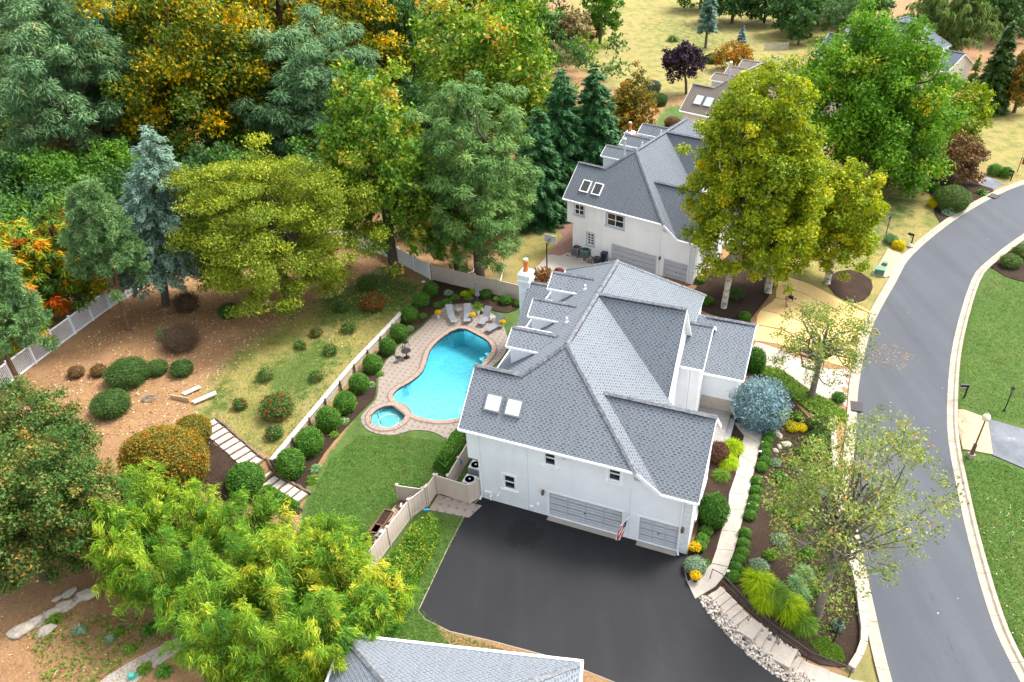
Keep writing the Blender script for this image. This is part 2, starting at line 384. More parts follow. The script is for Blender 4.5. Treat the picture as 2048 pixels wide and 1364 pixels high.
# pool water: clear surface over a plaster shell, the colour comes from absorption through its depth
t = NT('pool_water'); co = t.coord(); a = t.noise(1.6, 4, .55, co); b = t.noise(6, 3, .6, co)
nm = t.bump(t.math('ADD', a.outputs[0], t.math('MULTIPLY', b.outputs[0], .5)), .8, .06)
fr = t.n('ShaderNodeFresnel', {'IOR': 1.33, 'Normal': nm}); tr = t.n('ShaderNodeBsdfTransparent', {'Color': (.80, .97, .97, 1)})
gl = t.n('ShaderNodeBsdfGlossy', {'Color': (.9, .95, 1, 1), 'Roughness': .04, 'Normal': nm})
mx = t.n('ShaderNodeMixShader', {0: fr.outputs[0], 1: tr.outputs[0], 2: gl.outputs[0]}); t.l(mx.outputs[0], t.out.inputs[0])
va = t.n('ShaderNodeVolumeAbsorption', {'Color': (.05, .66, .74, 1), 'Density': .34}); t.l(va.outputs[0], t.out.inputs['Volume'])
worn('spa_plaster', (.17, .36, .37), .7, .15, 4, .05)
t = NT('plaster'); co = t.coord(); a = t.noise(2.6, 5, .7, co); b = t.noise(.5, 4, .6, co)
c1 = t.mix(t.ramp(a.outputs[0], [(.4, (0, 0, 0)), (.7, (1, 1, 1))]), (.33, .52, .55), (.52, .69, .70)); c1 = t.mix(t.ramp(b.outputs[0], [(.4, (0, 0, 0)), (.7, (.5, .5, .5))]), c1, (.38, .62, .68))
t.bsdf(c1, .8, 0, .2)
worn('tile_band', (.02, .05, .07), .3, .3, 9, .05, .5)

# ---- leaves: face attribute lv picks the leaf's own colour
def leaf(name, stops, tr=.3, rough=.6):
    t = NT(name); a = t.n('ShaderNodeAttribute', attribute_name='lv').outputs['Fac']
    c = t.n('ShaderNodeHueSaturation', {'Color': t.ramp(a, stops), 'Saturation': 1.12, 'Value': 1.1}).outputs[0]
    d = t.n('ShaderNodeBsdfPrincipled', {'Base Color': c, 'Roughness': rough, 'Specular IOR Level': .25})
    hs = t.n('ShaderNodeHueSaturation', {'Color': c, 'Hue': .49, 'Saturation': 1.1, 'Value': 1.25})
    x = t.n('ShaderNodeBsdfTranslucent', {'Color': hs.outputs[0]})
    m = t.n('ShaderNodeMixShader', {0: tr, 1: d.outputs[0], 2: x.outputs[0]}); t.l(m.outputs[0], t.out.inputs[0])
G_ = lambda *s: list(s)
leaf('leaf_green', [(0, (.038, .09, .018)), (.4, (.08, .175, .032)), (.8, (.15, .27, .05)), (1, (.26, .35, .07))])
leaf('leaf_deep', [(0, (.025, .06, .022)), (.5, (.055, .12, .036)), (1, (.11, .19, .055))])
leaf('leaf_maple', [(0, (.05, .125, .02)), (.45, (.11, .235, .034)), (.8, (.20, .33, .05)), (.96, (.38, .42, .07)), (1, (.6, .36, .04))])
leaf('leaf_mapleyellow', [(0, (.05, .115, .02)), (.4, (.11, .215, .034)), (.7, (.24, .32, .06)), (.92, (.42, .40, .09)), (1, (.55, .30, .09))])
leaf('leaf_yellowgreen', [(0, (.065, .105, .018)), (.4, (.16, .215, .036)), (.75, (.32, .355, .06)), (1, (.48, .45, .08))])
leaf('leaf_sycamore', [(0, (.08, .125, .02)), (.35, (.18, .25, .034)), (.7, (.34, .385, .05)), (.92, (.5, .46, .06)), (1, (.55, .38, .06))])
leaf('leaf_gold', [(0, (.045, .085, .016)), (.35, (.10, .15, .024)), (.52, (.21, .21, .03)), (.7, (.48, .34, .025)), (1, (.68, .40, .03))])
leaf('leaf_locust', [(0, (.055, .115, .055)), (.5, (.13, .225, .105)), (.9, (.24, .35, .17)), (1, (.42, .24, .12))])
leaf('leaf_locustlight', [(0, (.055, .115, .036)), (.5, (.125, .225, .07)), (.92, (.235, .34, .115)), (1, (.36, .34, .1))])
leaf('leaf_tan', [(0, (.14, .125, .05)), (.5, (.30, .245, .12)), (1, (.46, .35, .19))])
leaf('leaf_spruce', [(0, (.018, .062, .026)), (.5, (.045, .125, .046)), (1, (.095, .20, .07))], .12)
leaf('leaf_bluespruce', [(0, (0.058, 0.109, 0.115)), (.5, (0.147, 0.230, 0.243)), (1, (0.307, 0.422, 0.442))], .1)
leaf('leaf_pine', [(0, (.06, .125, .052)), (.5, (.14, .24, .095)), (1, (.26, .36, .15))], .12)
leaf('leaf_bluepine', [(0, (.07, .13, .092)), (.5, (.155, .245, .18)), (1, (.30, .40, .31))], .12)
leaf('leaf_bamboo', [(0, (.04, .11, .018)), (.4, (.105, .22, .034)), (.75, (.25, .345, .05)), (1, (.5, .46, .085))], .35)
leaf('leaf_purple', [(0, (0.013, 0.009, 0.015)), (.6, (0.036, 0.020, 0.033)), (1, (0.070, 0.033, 0.044))], .15)
leaf('leaf_redbrown', [(0, (.07, .045, .024)), (.5, (.165, .095, .048)), (.85, (.2, .15, .06)), (1, (.32, .14, .07))], .2)
leaf('leaf_crape', [(0, (.035, .08, .02)), (.5, (.085, .15, .04)), (.8, (.17, .175, .055)), (1, (.38, .2, .07))], .25)
leaf('leaf_box', [(0, (.03, .085, .016)), (.5, (.072, .165, .03)), (1, (.15, .26, .055))], .2)
leaf('leaf_boxlight', [(0, (0.051, 0.109, 0.018)), (.5, (0.109, 0.198, 0.032)), (1, (0.205, 0.294, 0.058))], .25)
leaf('leaf_yew', [(0, (.022, .055, .016)), (.5, (.055, .105, .028)), (1, (.125, .18, .05))], .15)
leaf('leaf_autumn', [(0, (0.064, 0.077, 0.018)), (.4, (0.154, 0.154, 0.033)), (.75, (0.320, 0.192, 0.045)), (1, (0.512, 0.141, 0.038))], .25)
leaf('leaf_sumac', [(0, (0.038, 0.102, 0.023)), (.35, (0.115, 0.218, 0.038)), (.6, (0.307, 0.320, 0.051)), (.8, (0.640, 0.346, 0.038)), (1, (0.640, 0.166, 0.077))], .3)
leaf('leaf_lime', [(0, (.14, .24, .02)), (.5, (.30, .42, .035)), (1, (.48, .54, .07))], .35)
leaf('leaf_yellow', [(0, (0.230, 0.218, 0.018)), (.5, (0.538, 0.448, 0.032)), (1, (0.750, 0.614, 0.051))], .3)
leaf('leaf_willow', [(0, (.06, .105, .03)), (.5, (.14, .21, .065)), (1, (.26, .33, .11))], .3)
leaf('leaf_rose', [(0, (0.026, 0.064, 0.018)), (.5, (0.058, 0.122, 0.032)), (.86, (0.115, 0.179, 0.051)), (.9, (0.576, 0.026, 0.026)), (1, (0.750, 0.064, 0.051))], .2)
leaf('leaf_sage', [(0, (0.090, 0.141, 0.090)), (.5, (0.192, 0.269, 0.166)), (1, (0.358, 0.435, 0.282))], .2)
leaf('leaf_sparse', [(0, (.09, .135, .036)), (.5, (.20, .26, .075)), (.85, (.33, .36, .11)), (1, (.46, .27, .10))], .3)
leaf('leaf_bronze', [(0, (0.045, 0.026, 0.020)), (.5, (0.109, 0.058, 0.038)), (1, (0.205, 0.109, 0.064))], .2)
leaf('leaf_brown', [(0, (0.038, 0.026, 0.018)), (.5, (0.096, 0.064, 0.044)), (1, (0.179, 0.122, 0.077))], .1)
leaf('leaf_pinkred', [(0, (0.077, 0.038, 0.036)), (.5, (0.205, 0.077, 0.077)), (1, (0.410, 0.154, 0.154))], .25)
leaf('leaf_fallen', [(0, (.20, .10, .045)), (.35, (.36, .21, .09)), (.6, (.5, .36, .13)), (.85, (.56, .48, .34)), (1, (.62, .56, .46))], .1)
leaf('petal_yellow', [(0, (.45, .25, .005)), (.6, (.75, .47, .01)), (1, (.85, .62, .03))], .2)
leaf('petal_white', [(0, (.5, .5, .48)), (1, (.8, .8, .78))], .2)
# ------------------------------------------------------------------ terrain
RL = np.array([(17.6,0),(18.6,15),(19.8,23.4),(20.6,27.5),(21.6,32),(22.9,37.2),(25.8,43.9),(27.7,48.3),(30.1,53),(33.1,58.1),(38.2,65.1),(42,70.1),(49.9,77.5),(58.5,84),(66,88.2),(80,95),(120,108),(220,130)])
RR = np.array([(26.2,0),(26.3,15),(26.7,23.7),(27.2,27.4),(28.6,32.4),(29.8,36.1),(31.9,42),(34.4,47.2),(38.6,54.6),(45.3,64.5),(49,68.3),(55.8,73.8),(64,79.5),(84,88.5),(124,100),(222,121)])
def sdist(P, L):
    """signed distance to a polyline, positive to its left (walking along it)"""
    P = np.atleast_2d(P); best = np.full(len(P), 1e9); sg = np.ones(len(P))
    for a, b in zip(L[:-1], L[1:]):
        ab = b-a; t_ = np.clip(((P-a)@ab)/(ab@ab), 0, 1); q = P-(a+t_[:, None]*ab); d = np.hypot(q[:, 0], q[:, 1])
        c_ = ab[0]*(P[:, 1]-a[1])-ab[1]*(P[:, 0]-a[0]); m = d < best
        best[m] = d[m]; sg[m] = np.sign(c_[m])
    return best*sg
def sstep(a, b, x):
    t_ = np.clip((x-a)/(b-a), 0, 1); return t_*t_*(3-2*t_)
W0 = np.array([-17.1, 40.2]); WD = np.array([.342, .940]); WN = np.array([-.940, .342])
def Tv(P):
    P = np.atleast_2d(np.asarray(P, float)); x, y = P[:, 0], P[:, 1]
    rz = np.interp(y, [0, 25, 45, 70, 90, 140], [-2.4, -1.9, -1.5, -1.7, -2.0, -3.0])
    hz = np.interp(y, [50, 152], [0, -4.4])
    q_ = ((x-10.4)-(y-28.6))*.7071; hz = hz-1.5*sstep(0, 7, q_)*sstep(36, 29, y)
    dl = sdist(P, RL); dr = -sdist(P, RR)
    z = rz-.12+.22*sstep(.55, .95, dl)+(hz-rz-.1)*sstep(1.0, 7.5, dl)
    z = np.where(dl < 0, rz-.12, z); z = np.where(dr > 0, rz-.12+.22*sstep(.55, .95, dr)+.1*sstep(1, 6, dr)+.012*np.clip(dr, 0, 40), z)
    q = P-W0; s = q@WD; d = q@WN
    wd = np.where(s < 0, .25+np.clip(-s, 0, 8)*.9, np.where(s > 20, .25+np.clip(s-20, 0, 6), .25))
    h = np.interp(s, [-30, 12, 20, 40], [1.1, 1.1, .5, .4])
    z = z+h*sstep(0, 1, d/wd)+.055*np.clip(d-wd, 0, 30)
    return z
def T(x, y): return float(Tv([(x, y)])[0])
def at(px, py, off=0.0):
    z = 0.0
    for _ in range(24):
        p = on_z(px, py, z); z = .5*z+.5*(T(p[0], p[1])+off)
    return np.array([p[0], p[1], z])
def atw(pts): return [tuple(at(*p)[:2]) for p in pts]
def depth(p): return p[1]*ct-(p[2]-CAMH)*st
def at_top(base, py):
    """height above base of the point straight over it that is seen at picture row py"""
    lo, hi = 0.0, 60.0
    for _ in range(40):
        m = (lo+hi)/2; d = (base[0], base[1], base[2]+m-CAMH)
        yf = d[1]*ct-d[2]*st; a = FPX*d[0]/yf; b = -FPX*(d[1]*st+d[2]*ct)/yf
        if 682+sr*a+cr*b > py: lo = m
        else: hi = m
    return lo
def smooth(poly, n=4, closed=True):
    P = [np.array(p, float) for p in poly]; N = len(P); out = []
    for i in range(N if closed else N-1):
        p0, p1, p2, p3 = (P[(i-1) % N], P[i], P[(i+1) % N], P[(i+2) % N]) if closed else (P[max(i-1, 0)], P[i], P[i+1], P[min(i+2, N-1)])
        for k in range(n):
            u = k/n; out.append(tuple(.5*((2*p1)+(p2-p0)*u+(2*p0-5*p1+4*p2-p3)*u*u+(3*p1-p0-3*p2+p3)*u**3)))
    if not closed: out.append(tuple(P[-1]))
    return out
def inside(P, poly):
    P = np.atleast_2d(P); r_ = np.zeros(len(P), bool); n = len(poly)
    for i in range(n):
        (x1, y1), (x2, y2) = poly[i], poly[(i+1) % n]
        c_ = ((y1 > P[:, 1]) != (y2 > P[:, 1])) & (P[:, 0] < (x2-x1)*(P[:, 1]-y1)/(y2-y1+1e-12)+x1); r_ ^= c_
    return r_
def edist(P, poly): 
    L = np.array(list(poly)+[poly[0]]); return np.abs(sdist(P, L))
def offset_poly(poly, d):
    n = len(poly); a = sum(poly[i][0]*poly[(i+1) % n][1]-poly[(i+1) % n][0]*poly[i][1] for i in range(n)); sg = 1 if a > 0 else -1
    out = []
    for i in range(n):
        p, q, r_ = (np.array(poly[k % n], float) for k in (i-1, i, i+1))
        e = (r_-p); e /= np.hypot(*e)+1e-9; out.append(tuple(q+sg*d*np.array([e[1], -e[0]])))
    return out
def sheet(name, poly, mat, off=.03, thick=.15, holes=(), step=.9, zf=None, parent=None):
    """a sheet draped on the terrain, with a skirt round its edges"""
    bm = bmesh.new(); es = []
    for lp in [poly]+list(holes):
        vs = [bm.verts.new((x, y, 0)) for x, y in lp]
        es += [bm.edges.new((vs[i], vs[(i+1) % len(vs)])) for i in range(len(vs))]
    bmesh.ops.triangle_fill(bm, edges=es, use_beauty=True)
    X = [p[0] for p in poly]; Y = [p[1] for p in poly]
    for ax, lo, hi in ((0, min(X), max(X)), (1, min(Y), max(Y))):
        k = math.floor(lo/step)*step+step
        while k < hi:
            no = (1, 0, 0) if ax == 0 else (0, 1, 0)
            bmesh.ops.bisect_plane(bm, geom=bm.verts[:]+bm.edges[:]+bm.faces[:], plane_co=(k, 0, 0) if ax == 0 else (0, k, 0), plane_no=no, dist=1e-4)
            k += step
    bmesh.ops.recalc_face_normals(bm, faces=bm.faces[:])
    if bm.faces and sum(f.normal.z*f.calc_area() for f in bm.faces) < 0: bmesh.ops.reverse_faces(bm, faces=bm.faces[:])
    P = np.array([v.co[:2] for v in bm.verts]); Z = (Tv(P) if zf is None else zf(P))+off
    for v, z in zip(bm.verts, Z): v.co.z = z
    be = [e for e in bm.edges if e.is_boundary]
    g = bmesh.ops.extrude_edge_only(bm, edges=be)
    for v in [x for x in g['geom'] if isinstance(x, bmesh.types.BMVert)]: v.co.z -= thick
    bmesh.ops.recalc_face_normals(bm, faces=bm.faces[:])
    me = bpy.data.meshes.new(name); bm.to_mesh(me); bm.free()
    return put(name, me, mat, parent)

# ---- outlines, picture points turned into places on the ground
POOL_PX = [(786,789),(800,776),(822,764),(843,747),(852,730),(860,706),(878,686),(906,668),(928,664),(952,674),(974,686),(984,700),(980,712),(966,728),(950,750),(946,765),(952,785),(955,800),(950,812),(938,826),(915,838),(880,842),(850,838),(826,830),(806,815),(790,802)]
pool = smooth(atw(POOL_PX), 3)
SPA_C = at(776, 834)
spa = [(SPA_C[0]+1.32*math.cos(a), SPA_C[1]+1.32*math.sin(a)) for a in np.linspace(0, 2*math.pi, 36, endpoint=False)]
DECK_PX = [(722,836),(735,818),(752,800),(757,775),(758,752),(770,728),(790,700),(812,682),(840,660),(868,632),(890,616),(930,609),(968,618),(998,640),(1012,665),(1016,690),(1004,716),(985,735),(990,760),(1010,790),(1010,840),(960,880),(935,900),(896,880),(870,866),(845,861),(820,862),(790,870),(755,868),(730,856)]
deck = smooth(atw(DECK_PX), 3)

# ---- ground sheet
def axis(lo, hi, st_, far0, far1):
    a = list(np.arange(lo, hi, st_)); g = st_
    while a[-1] < far1: g = min(g*1.25, 30); a.append(a[-1]+g)
    g = st_; b = [lo]
    while b[-1] > far0: g = min(g*1.25, 30); b.append(b[-1]-g)
    return np.array(b[:0:-1]+a)
gx, gy = axis(-40, 66, .46, -500, 600), axis(16, 92, .46, -60, 900)
GX, GY = np.meshgrid(gx, gy); GP = np.stack([GX.ravel(), GY.ravel()], 1)
GZ = Tv(GP)
mi = inside(GP, offset_poly(pool, .45)); GZ[mi] -= 3.0
mi = inside(GP, offset_poly(spa, .3)); GZ[mi] -= 2.0
def region(px, soft=1.2, wpoly=None):
    poly = wpoly or atw(px); i = inside(GP, poly); d = edist(GP, poly); d = np.where(i, d, -d)
    return np.clip(.5+d/soft*.5, 0, 1)
grn = np.zeros(len(GP)); dryw = np.zeros(len(GP))
def add(w_, px, v, soft=1.2): np.copyto(w_, np.maximum(w_, v*region(px, soft)))
add(grn, [(600,1020),(640,930),(690,880),(745,840),(900,840),(960,900),(985,1000),(830,1240),(690,1400),(560,1400),(600,1100)], 1.0, .5)
add(grn, [(590,1000),(700,850),(750,720),(865,612),(1050,598),(1070,720),(960,880),(700,920)], 1.0, .5)
add(grn, [(838,1215),(900,1290),(1300,1420),(700,1420),(760,1250)], 1.0, .5)
add(dryw, [(385,850),(400,790),(470,700),(560,640),(640,600),(760,540),(850,560),(830,610),(770,670),(690,770),(600,870),(548,940),(500,900)], 1.0, 2.5)
add(grn, [(640,600),(770,530),(832,575),(800,630),(720,640),(640,650)], .98, 2.5)
add(grn, [(540,730),(640,665),(700,705),(640,790),(560,810),(480,760)], .85, 3)
add(grn, [(410,790),(480,740),(470,830),(420,840)], .75, 2)
add(dryw, [(1010,430),(1140,395),(1150,470),(1095,520),(1060,560),(1000,590),(950,560),(1030,480)], .8, 2)
add(grn, [(1020,440),(1140,400),(1140,450),(1050,480)], .6, 3)
add(dryw, [(1150,-90),(1240,-60),(1640,-90),(1720,60),(1560,140),(1420,190),(1290,200),(1200,170),(1130,120)], 1.0, 6)
add(grn, [(1230,20),(1400,20),(1560,60),(1560,110),(1380,150),(1260,150)], .5, 14)
add(dryw, [(1500,580),(1560,520),(1650,440),(1700,380),(1830,370),(1930,430),(1800,560),(1745,650),(1690,640)], .9, 2)
add(grn, [(1640,440),(1720,360),(1860,390),(1880,440),(1800,520),(1720,520)], .52, 4)
add(grn, [(1300,260),(1330,215),(1400,200),(1440,260),(1330,290)], 1.0, 2)
add(dryw, [(1930,220),(2100,200),(2100,380),(1990,400),(1950,330)], 1.0, 4)
add(dryw, [(1680,1364),(1690,860),(1720,860),(1760,1240),(1800,1400)], .9, .6)
add(grn, [(1680,900),(1720,860),(1740,1150),(1700,1150)], .5, 1)
dre = -sdist(GP, RR); grn = np.where(dre > -.5, .95, grn)
dryw = np.where(dre > -.5, 1, dryw); k = region([(1935,1070),(1990,1000),(2100,1060),(2100,1400),(2040,1400)], 6); grn = np.where(dre > -.5, np.minimum(grn, 1-.55*k), grn)
nx, ny = len(gx), len(gy)
idx = np.arange(nx*ny).reshape(ny, nx)
F = np.stack([idx[:-1, :-1], idx[:-1, 1:], idx[1:, 1:], idx[1:, :-1]], -1).reshape(-1, 4)
def np_mesh(name, V, F_, attrs=None, dom='POINT'):
    me = bpy.data.meshes.new(name); k = F_.shape[1]; n = len(F_)
    me.vertices.add(len(V)); me.vertices.foreach_set('co', np.ascontiguousarray(V, np.float32).ravel())
    me.loops.add(n*k); me.loops.foreach_set('vertex_index', np.ascontiguousarray(F_, np.int32).ravel())
    me.polygons.add(n); me.polygons.foreach_set('loop_start', np.arange(0, n*k, k, dtype=np.int32))
    me.update(calc_edges=True)
    for nm_, a in (attrs or {}).items():
        at_ = me.attributes.new(nm_, 'FLOAT', dom); at_.data.foreach_set('value', np.ascontiguousarray(a, np.float32))
    return me
me = np_mesh('ground', np.c_[GP, GZ], F, {'green': grn, 'dry': dryw})
struct(put('ground', me, 'ground_cover', smooth=True))

# ---- road, kerbs
zroad = lambda P: np.interp(P[:, 1], [0, 25, 45, 70, 90, 140], [-2.4, -1.9, -1.5, -1.7, -2.0, -3.0])
rl, rr = smooth(RL[:-1], 3, False), smooth(RR[:-1], 3, False)
struct(sheet('road', list(map(tuple, rl))+list(map(tuple, rr))[::-1], 'asphalt_road', .0, .3, step=1.6, zf=zroad))
def kerb(line, side, lab):
    L = np.array(line); cum = np.r_[0, np.cumsum(np.hypot(*np.diff(L, axis=0).T))]
    n_ = int(min(cum[-1], 150)/3.05); root = thing('kerb', lab, 'kerb'); root['kind'] = 'structure'
    for i in range(n_):
        s0, s1 = i*3.05, (i+1)*3.05-.025; rows = []
        for s in np.linspace(s0, s1, 4):
            p = np.array([np.interp(s, cum, L[:, 0]), np.interp(s, cum, L[:, 1])]); q = np.array([np.interp(s+.1, cum, L[:, 0]), np.interp(s+.1, cum, L[:, 1])])
            d = (q-p)/np.hypot(*(q-p)+1e-9); nrm = np.array([-d[1], d[0]])*side; z = float(zroad(np.array([p]))[0])
            prof = [(-.02, -.3), (-.02, .012), (.38, .02), (.48, .12), (.70, .13), (.70, -.3)]
            rows.append([(p[0]+nrm[0]*u, p[1]+nrm[1]*u, z+h) for u, h in prof])
        if all(abs(r_[0][0]) > 90 or r_[0][1] > 150 for r_ in rows): continue
        mb = MB(); m = len(rows[0]); base = 0
        for r_ in rows: mb.v += r_
        for a in range(3):
            for b in range(m-1): mb.f.append((a*m+b, a*m+b+1, (a+1)*m+b+1, (a+1)*m+b)); mb.m.append(0); mb.uv.append(None)
        for a in (0, 3): mb.f.append(tuple(a*m+b for b in range(m))); mb.m.append(0); mb.uv.append(None)
        mb.build('kerb_section', 'kerb', root)
    return root
kerb(rl, 1, 'pale rolled concrete kerb on the house side of the road')
kerb(rr, -1, 'pale rolled concrete kerb on the lawn side of the road')

# ---- driveways, beds, paths, mats
drive = atw([(838,1222),(895,1100),(935,1022),(958,1000),(968,993),(1376,1110),(1368,1140),(1372,1160),(1395,1195),(1470,1265),(1600,1360)])+[(15.9,19.5),(17.3,12),(9,10),(5.0,17.5)]+atw([(1230,1364),(1100,1312),(980,1280),(900,1262),(852,1238)])
struct(sheet('driveway', drive, 'asphalt_drive', .035, .2))
worn('drive_edge', (.28, .24, .19), .9, .2, 3, .2)
struct(sheet('driveway_edging', offset_poly(drive, .07), 'drive_edge', .018, .1))
beds = {
 'pool side': [(553,945),(600,884),(648,830),(712,762),(762,696),(806,640),(830,598),(868,560),(900,570),(960,580),(1045,598),(1030,622),(1000,625),(960,614),(930,606),(890,612),(866,628),(838,656),(810,678),(788,696),(768,724),(754,752),(753,776),(748,798),(730,816),(690,858),(650,905),(618,960),(604,990),(575,985)],
 'steps side': [(400,880),(412,868),(430,890),(520,968),(606,1020),(570,1030),(500,1010),(440,1000),(395,970)],
 'front of house': [(1475,850),(1500,770),(1520,745),(1560,770),(1620,840),(1668,848),(1670,1000),(1690,1120),(1722,1230),(1726,1290),(1712,1330),(1640,1330),(1560,1280),(1480,1210),(1440,1160),(1460,1110),(1500,1000),(1530,880)],
 'garage corner': [(1378,1100),(1396,1060),(1400,1000),(1428,880),(1440,860),(1462,872),(1470,900),(1455,1000),(1430,1100),(1405,1160),(1385,1172),(1374,1155),(1371,1130)],
 'neighbour front': [(1380,590),(1470,500),(1500,520),(1560,555),(1500,640),(1510,660),(1460,640),(1400,620)],
 'kerbside tree': [(1655,555),(1700,540),(1742,560),(1740,590),(1712,606),(1670,590)],
 'japanese maple': [(1858,345),(1900,330),(1960,370),(1990,390),(1900,445),(1870,430)],
 'across the road': [(1975,520),(2000,500),(2060,490),(2080,560),(2030,560),(1990,540)],
}
for k, p in beds.items(): struct(sheet('mulch_bed', smooth(atw(p), 2), 'mulch', .07, .16, step=.45))
struct(sheet('mulch_bed', smooth(atw([(1376,1162),(1392,1090),(1420,990),(1436,880),(1470,838),(1540,846),(1532,900),(1514,1000),(1494,1080),(1464,1150),(1432,1182),(1396,1192)]), 2), 'mulch', .052, .14, step=.45))
struct(sheet('neighbour_driveway', atw([(1065,545),(1095,510),(1140,505),(1240,560),(1340,585),(1385,590),(1360,640),(1120,600)]), 'concrete', .03, .12))
struct(sheet('neighbour_patio', smooth(atw([(1106,400),(1140,384),(1180,420),(1180,470),(1140,480),(1110,450),(1100,425)]), 3), 'patio_brick', .04, .12))
struct(sheet('neighbour_brick_path', atw([(1098,508),(1128,470),(1150,475),(1150,500),(1120,512)]), 'patio_brick', .034, .12))
struct(sheet('neighbour_walk', atw([(1392,592),(1440,535),(1462,545),(1410,603)]), 'concrete', .045, .12))
struct(sheet('concrete_drive', atw([(1500,700),(1512,684),(1590,715),(1650,738),(1705,742),(1694,815),(1640,795),(1570,745),(1520,735)]), 'concrete', .05, .12))
struct(sheet('brick_apron', atw([(1752,540),(1776,498),(1820,512),(1788,552),(1770,556)]), 'apron_brick', .09, .2))
struct(sheet('opposite_apron', atw([(1913,820),(1975,838),(1985,910),(1925,900),(1918,870)]), 'apron_brick', .09, .2))
struct(sheet('opposite_driveway', atw([(1976,839),(2300,935),(2300,1050),(1985,911)]), 'asphalt_grey', .075, .2))
struct(sheet('far_driveway', atw([(1972,352),(2008,368),(1974,386),(1958,372)]), 'asphalt_grey', .05, .1))
struct(sheet('gravel_path', smooth(atw([(170,1400),(215,1352),(300,1303),(372,1268),(394,1280),(332,1320),(262,1372),(235,1400)]), 2), 'gravel_path', .03, .1))
struct(sheet('gate_paving', atw([(858,1020),(876,990),(964,1012),(938,1036)]), 'gate_pavers', .04, .1))
# straw erosion mat, laid in strips with dark laps between them
root = thing('straw_mat', 'golden straw erosion matting laid in strips over the front yard by the kerb', 'straw mat')
A = atw([(1562,550),(1556,572),(1552,596),(1522,620),(1512,650),(1508,682)]); B = atw([(1748,634),(1741,654),(1733,676),(1726,700),(1718,722),(1708,742)])
for i in range(5):
    a0, a1, b1, b0 = (np.array(q) for q in (A[i], A[i+1], B[i+1], B[i]))
    e0, e1 = (a1-a0)/np.hypot(*(a1-a0))*.06, (b1-b0)/np.hypot(*(b1-b0))*.06
    edge = [tuple(a0+e0), tuple(a0*.6+a1*.4+np.array([R.uniform(-.5, .2), 0])), tuple(a1-e0)]
    sheet('mat_strip', edge+[tuple(b1-e1), tuple(b0+e1)], 'straw_mat', .05+.012*(i % 2), .06, parent=root)
# ------------------------------------------------------------------ houses
def slope_face(mb, pts, thick=.13):
    P = [Vector(p) for p in pts]; n = Vector((0, 0, 0))
    for i in range(len(P)): n += (P[i]-P[0]).cross(P[(i+1) % len(P)]-P[0])
    if n.z < 0: P = P[::-1]; n = -n
    n.normalize(); h = Vector((0, 0, 1)).cross(n); h.normalize(); s = n.cross(h)
    mb.face(P, 0, [(p.dot(h), p.dot(s)) for p in P])
    D = [p-Vector((0, 0, thick)) for p in P]; mb.face(D[::-1], 1)
    for i in range(len(P)):
        j = (i+1) % len(P); mb.face([D[i], D[j], P[j], P[i]], 1)
def cap_line(parent, p, q, mat, vent=False, wd=.30):
    """ridge or hip shingles laid piece over piece"""
    p, q = Vector(p), Vector(q); d = q-p; L = d.length; d.normalize(); sd = d.cross(Vector((0, 0, 1))); sd.normalize(); up = sd.cross(d)
    mb = MB(); n = max(2, int(L/.42)); hz_ = .05 if not vent else .09
    for i in range(n):
        a, b = p+d*(L*i/n), p+d*(L*(i+1)/n+.06); dz = up*(.012*(i % 2)+R.uniform(0, .012))
        for s in (-1, 1):
            o0 = sd*(s*wd*.55)-Vector((0, 0, wd*.36)); t0 = up*hz_
            P = [a+t0+dz, b+t0+dz, b+o0+t0+dz, a+o0+t0+dz]
            mb.hexa([x-up*.04 for x in P]+P)
    o = mb.build('ridge_cap', mat, parent)
    if vent:
        mv = MB()
        for s in (-1, 1): mv.beam(p+d*.5+sd*(s*wd*.56)-Vector((0, 0, wd*.36-.055)), q-d*.5+sd*(s*wd*.56)-Vector((0, 0, wd*.36-.055)), .05, .05)
        mv.build('ridge_vent', 'black_metal', parent)
def wall_open(mb, u0, u1, top, opens, fn, depth=.18, bot=-1.2, cuts=()):
    """a wall in a plane with real openings; fn(a, w, d) maps along, up and inwards"""
    us = sorted({u0, u1, *cuts, *[o[0] for o in opens], *[o[1] for o in opens]}); ws = sorted({bot, *[o[2] for o in opens], *[o[3] for o in opens]})
    for a, b in zip(us[:-1], us[1:]):
        wl = ws+[None]
        for lo, hi in zip(wl[:-1], wl[1:]):
            ta, tb = top(a), top(b)
            if lo >= min(ta, tb): continue
            ha, hb = (ta, tb) if hi is None else (min(hi, ta), min(hi, tb))
            m = ((a+b)/2, (lo+(hi if hi is not None else min(ta, tb)))/2)
            if any(o[0] < m[0] < o[1] and o[2] < m[1] < o[3] for o in opens): continue
            mb.face([fn(a, lo, 0), fn(b, lo, 0), fn(b, hb, 0), fn(a, ha, 0)])
    for a, b, lo, hi in opens:
        for (p, q) in (((a, lo), (b, lo)), ((b, lo), (b, hi)), ((b, hi), (a, hi)), ((a, hi), (a, lo))):
            mb.face([fn(*p, 0), fn(*q, 0), fn(*q, depth), fn(*p, depth)])
        mb.face([fn(a, lo, depth+.3), fn(b, lo, depth+.3), fn(b, hi, depth+.3), fn(a, hi, depth+.3)])
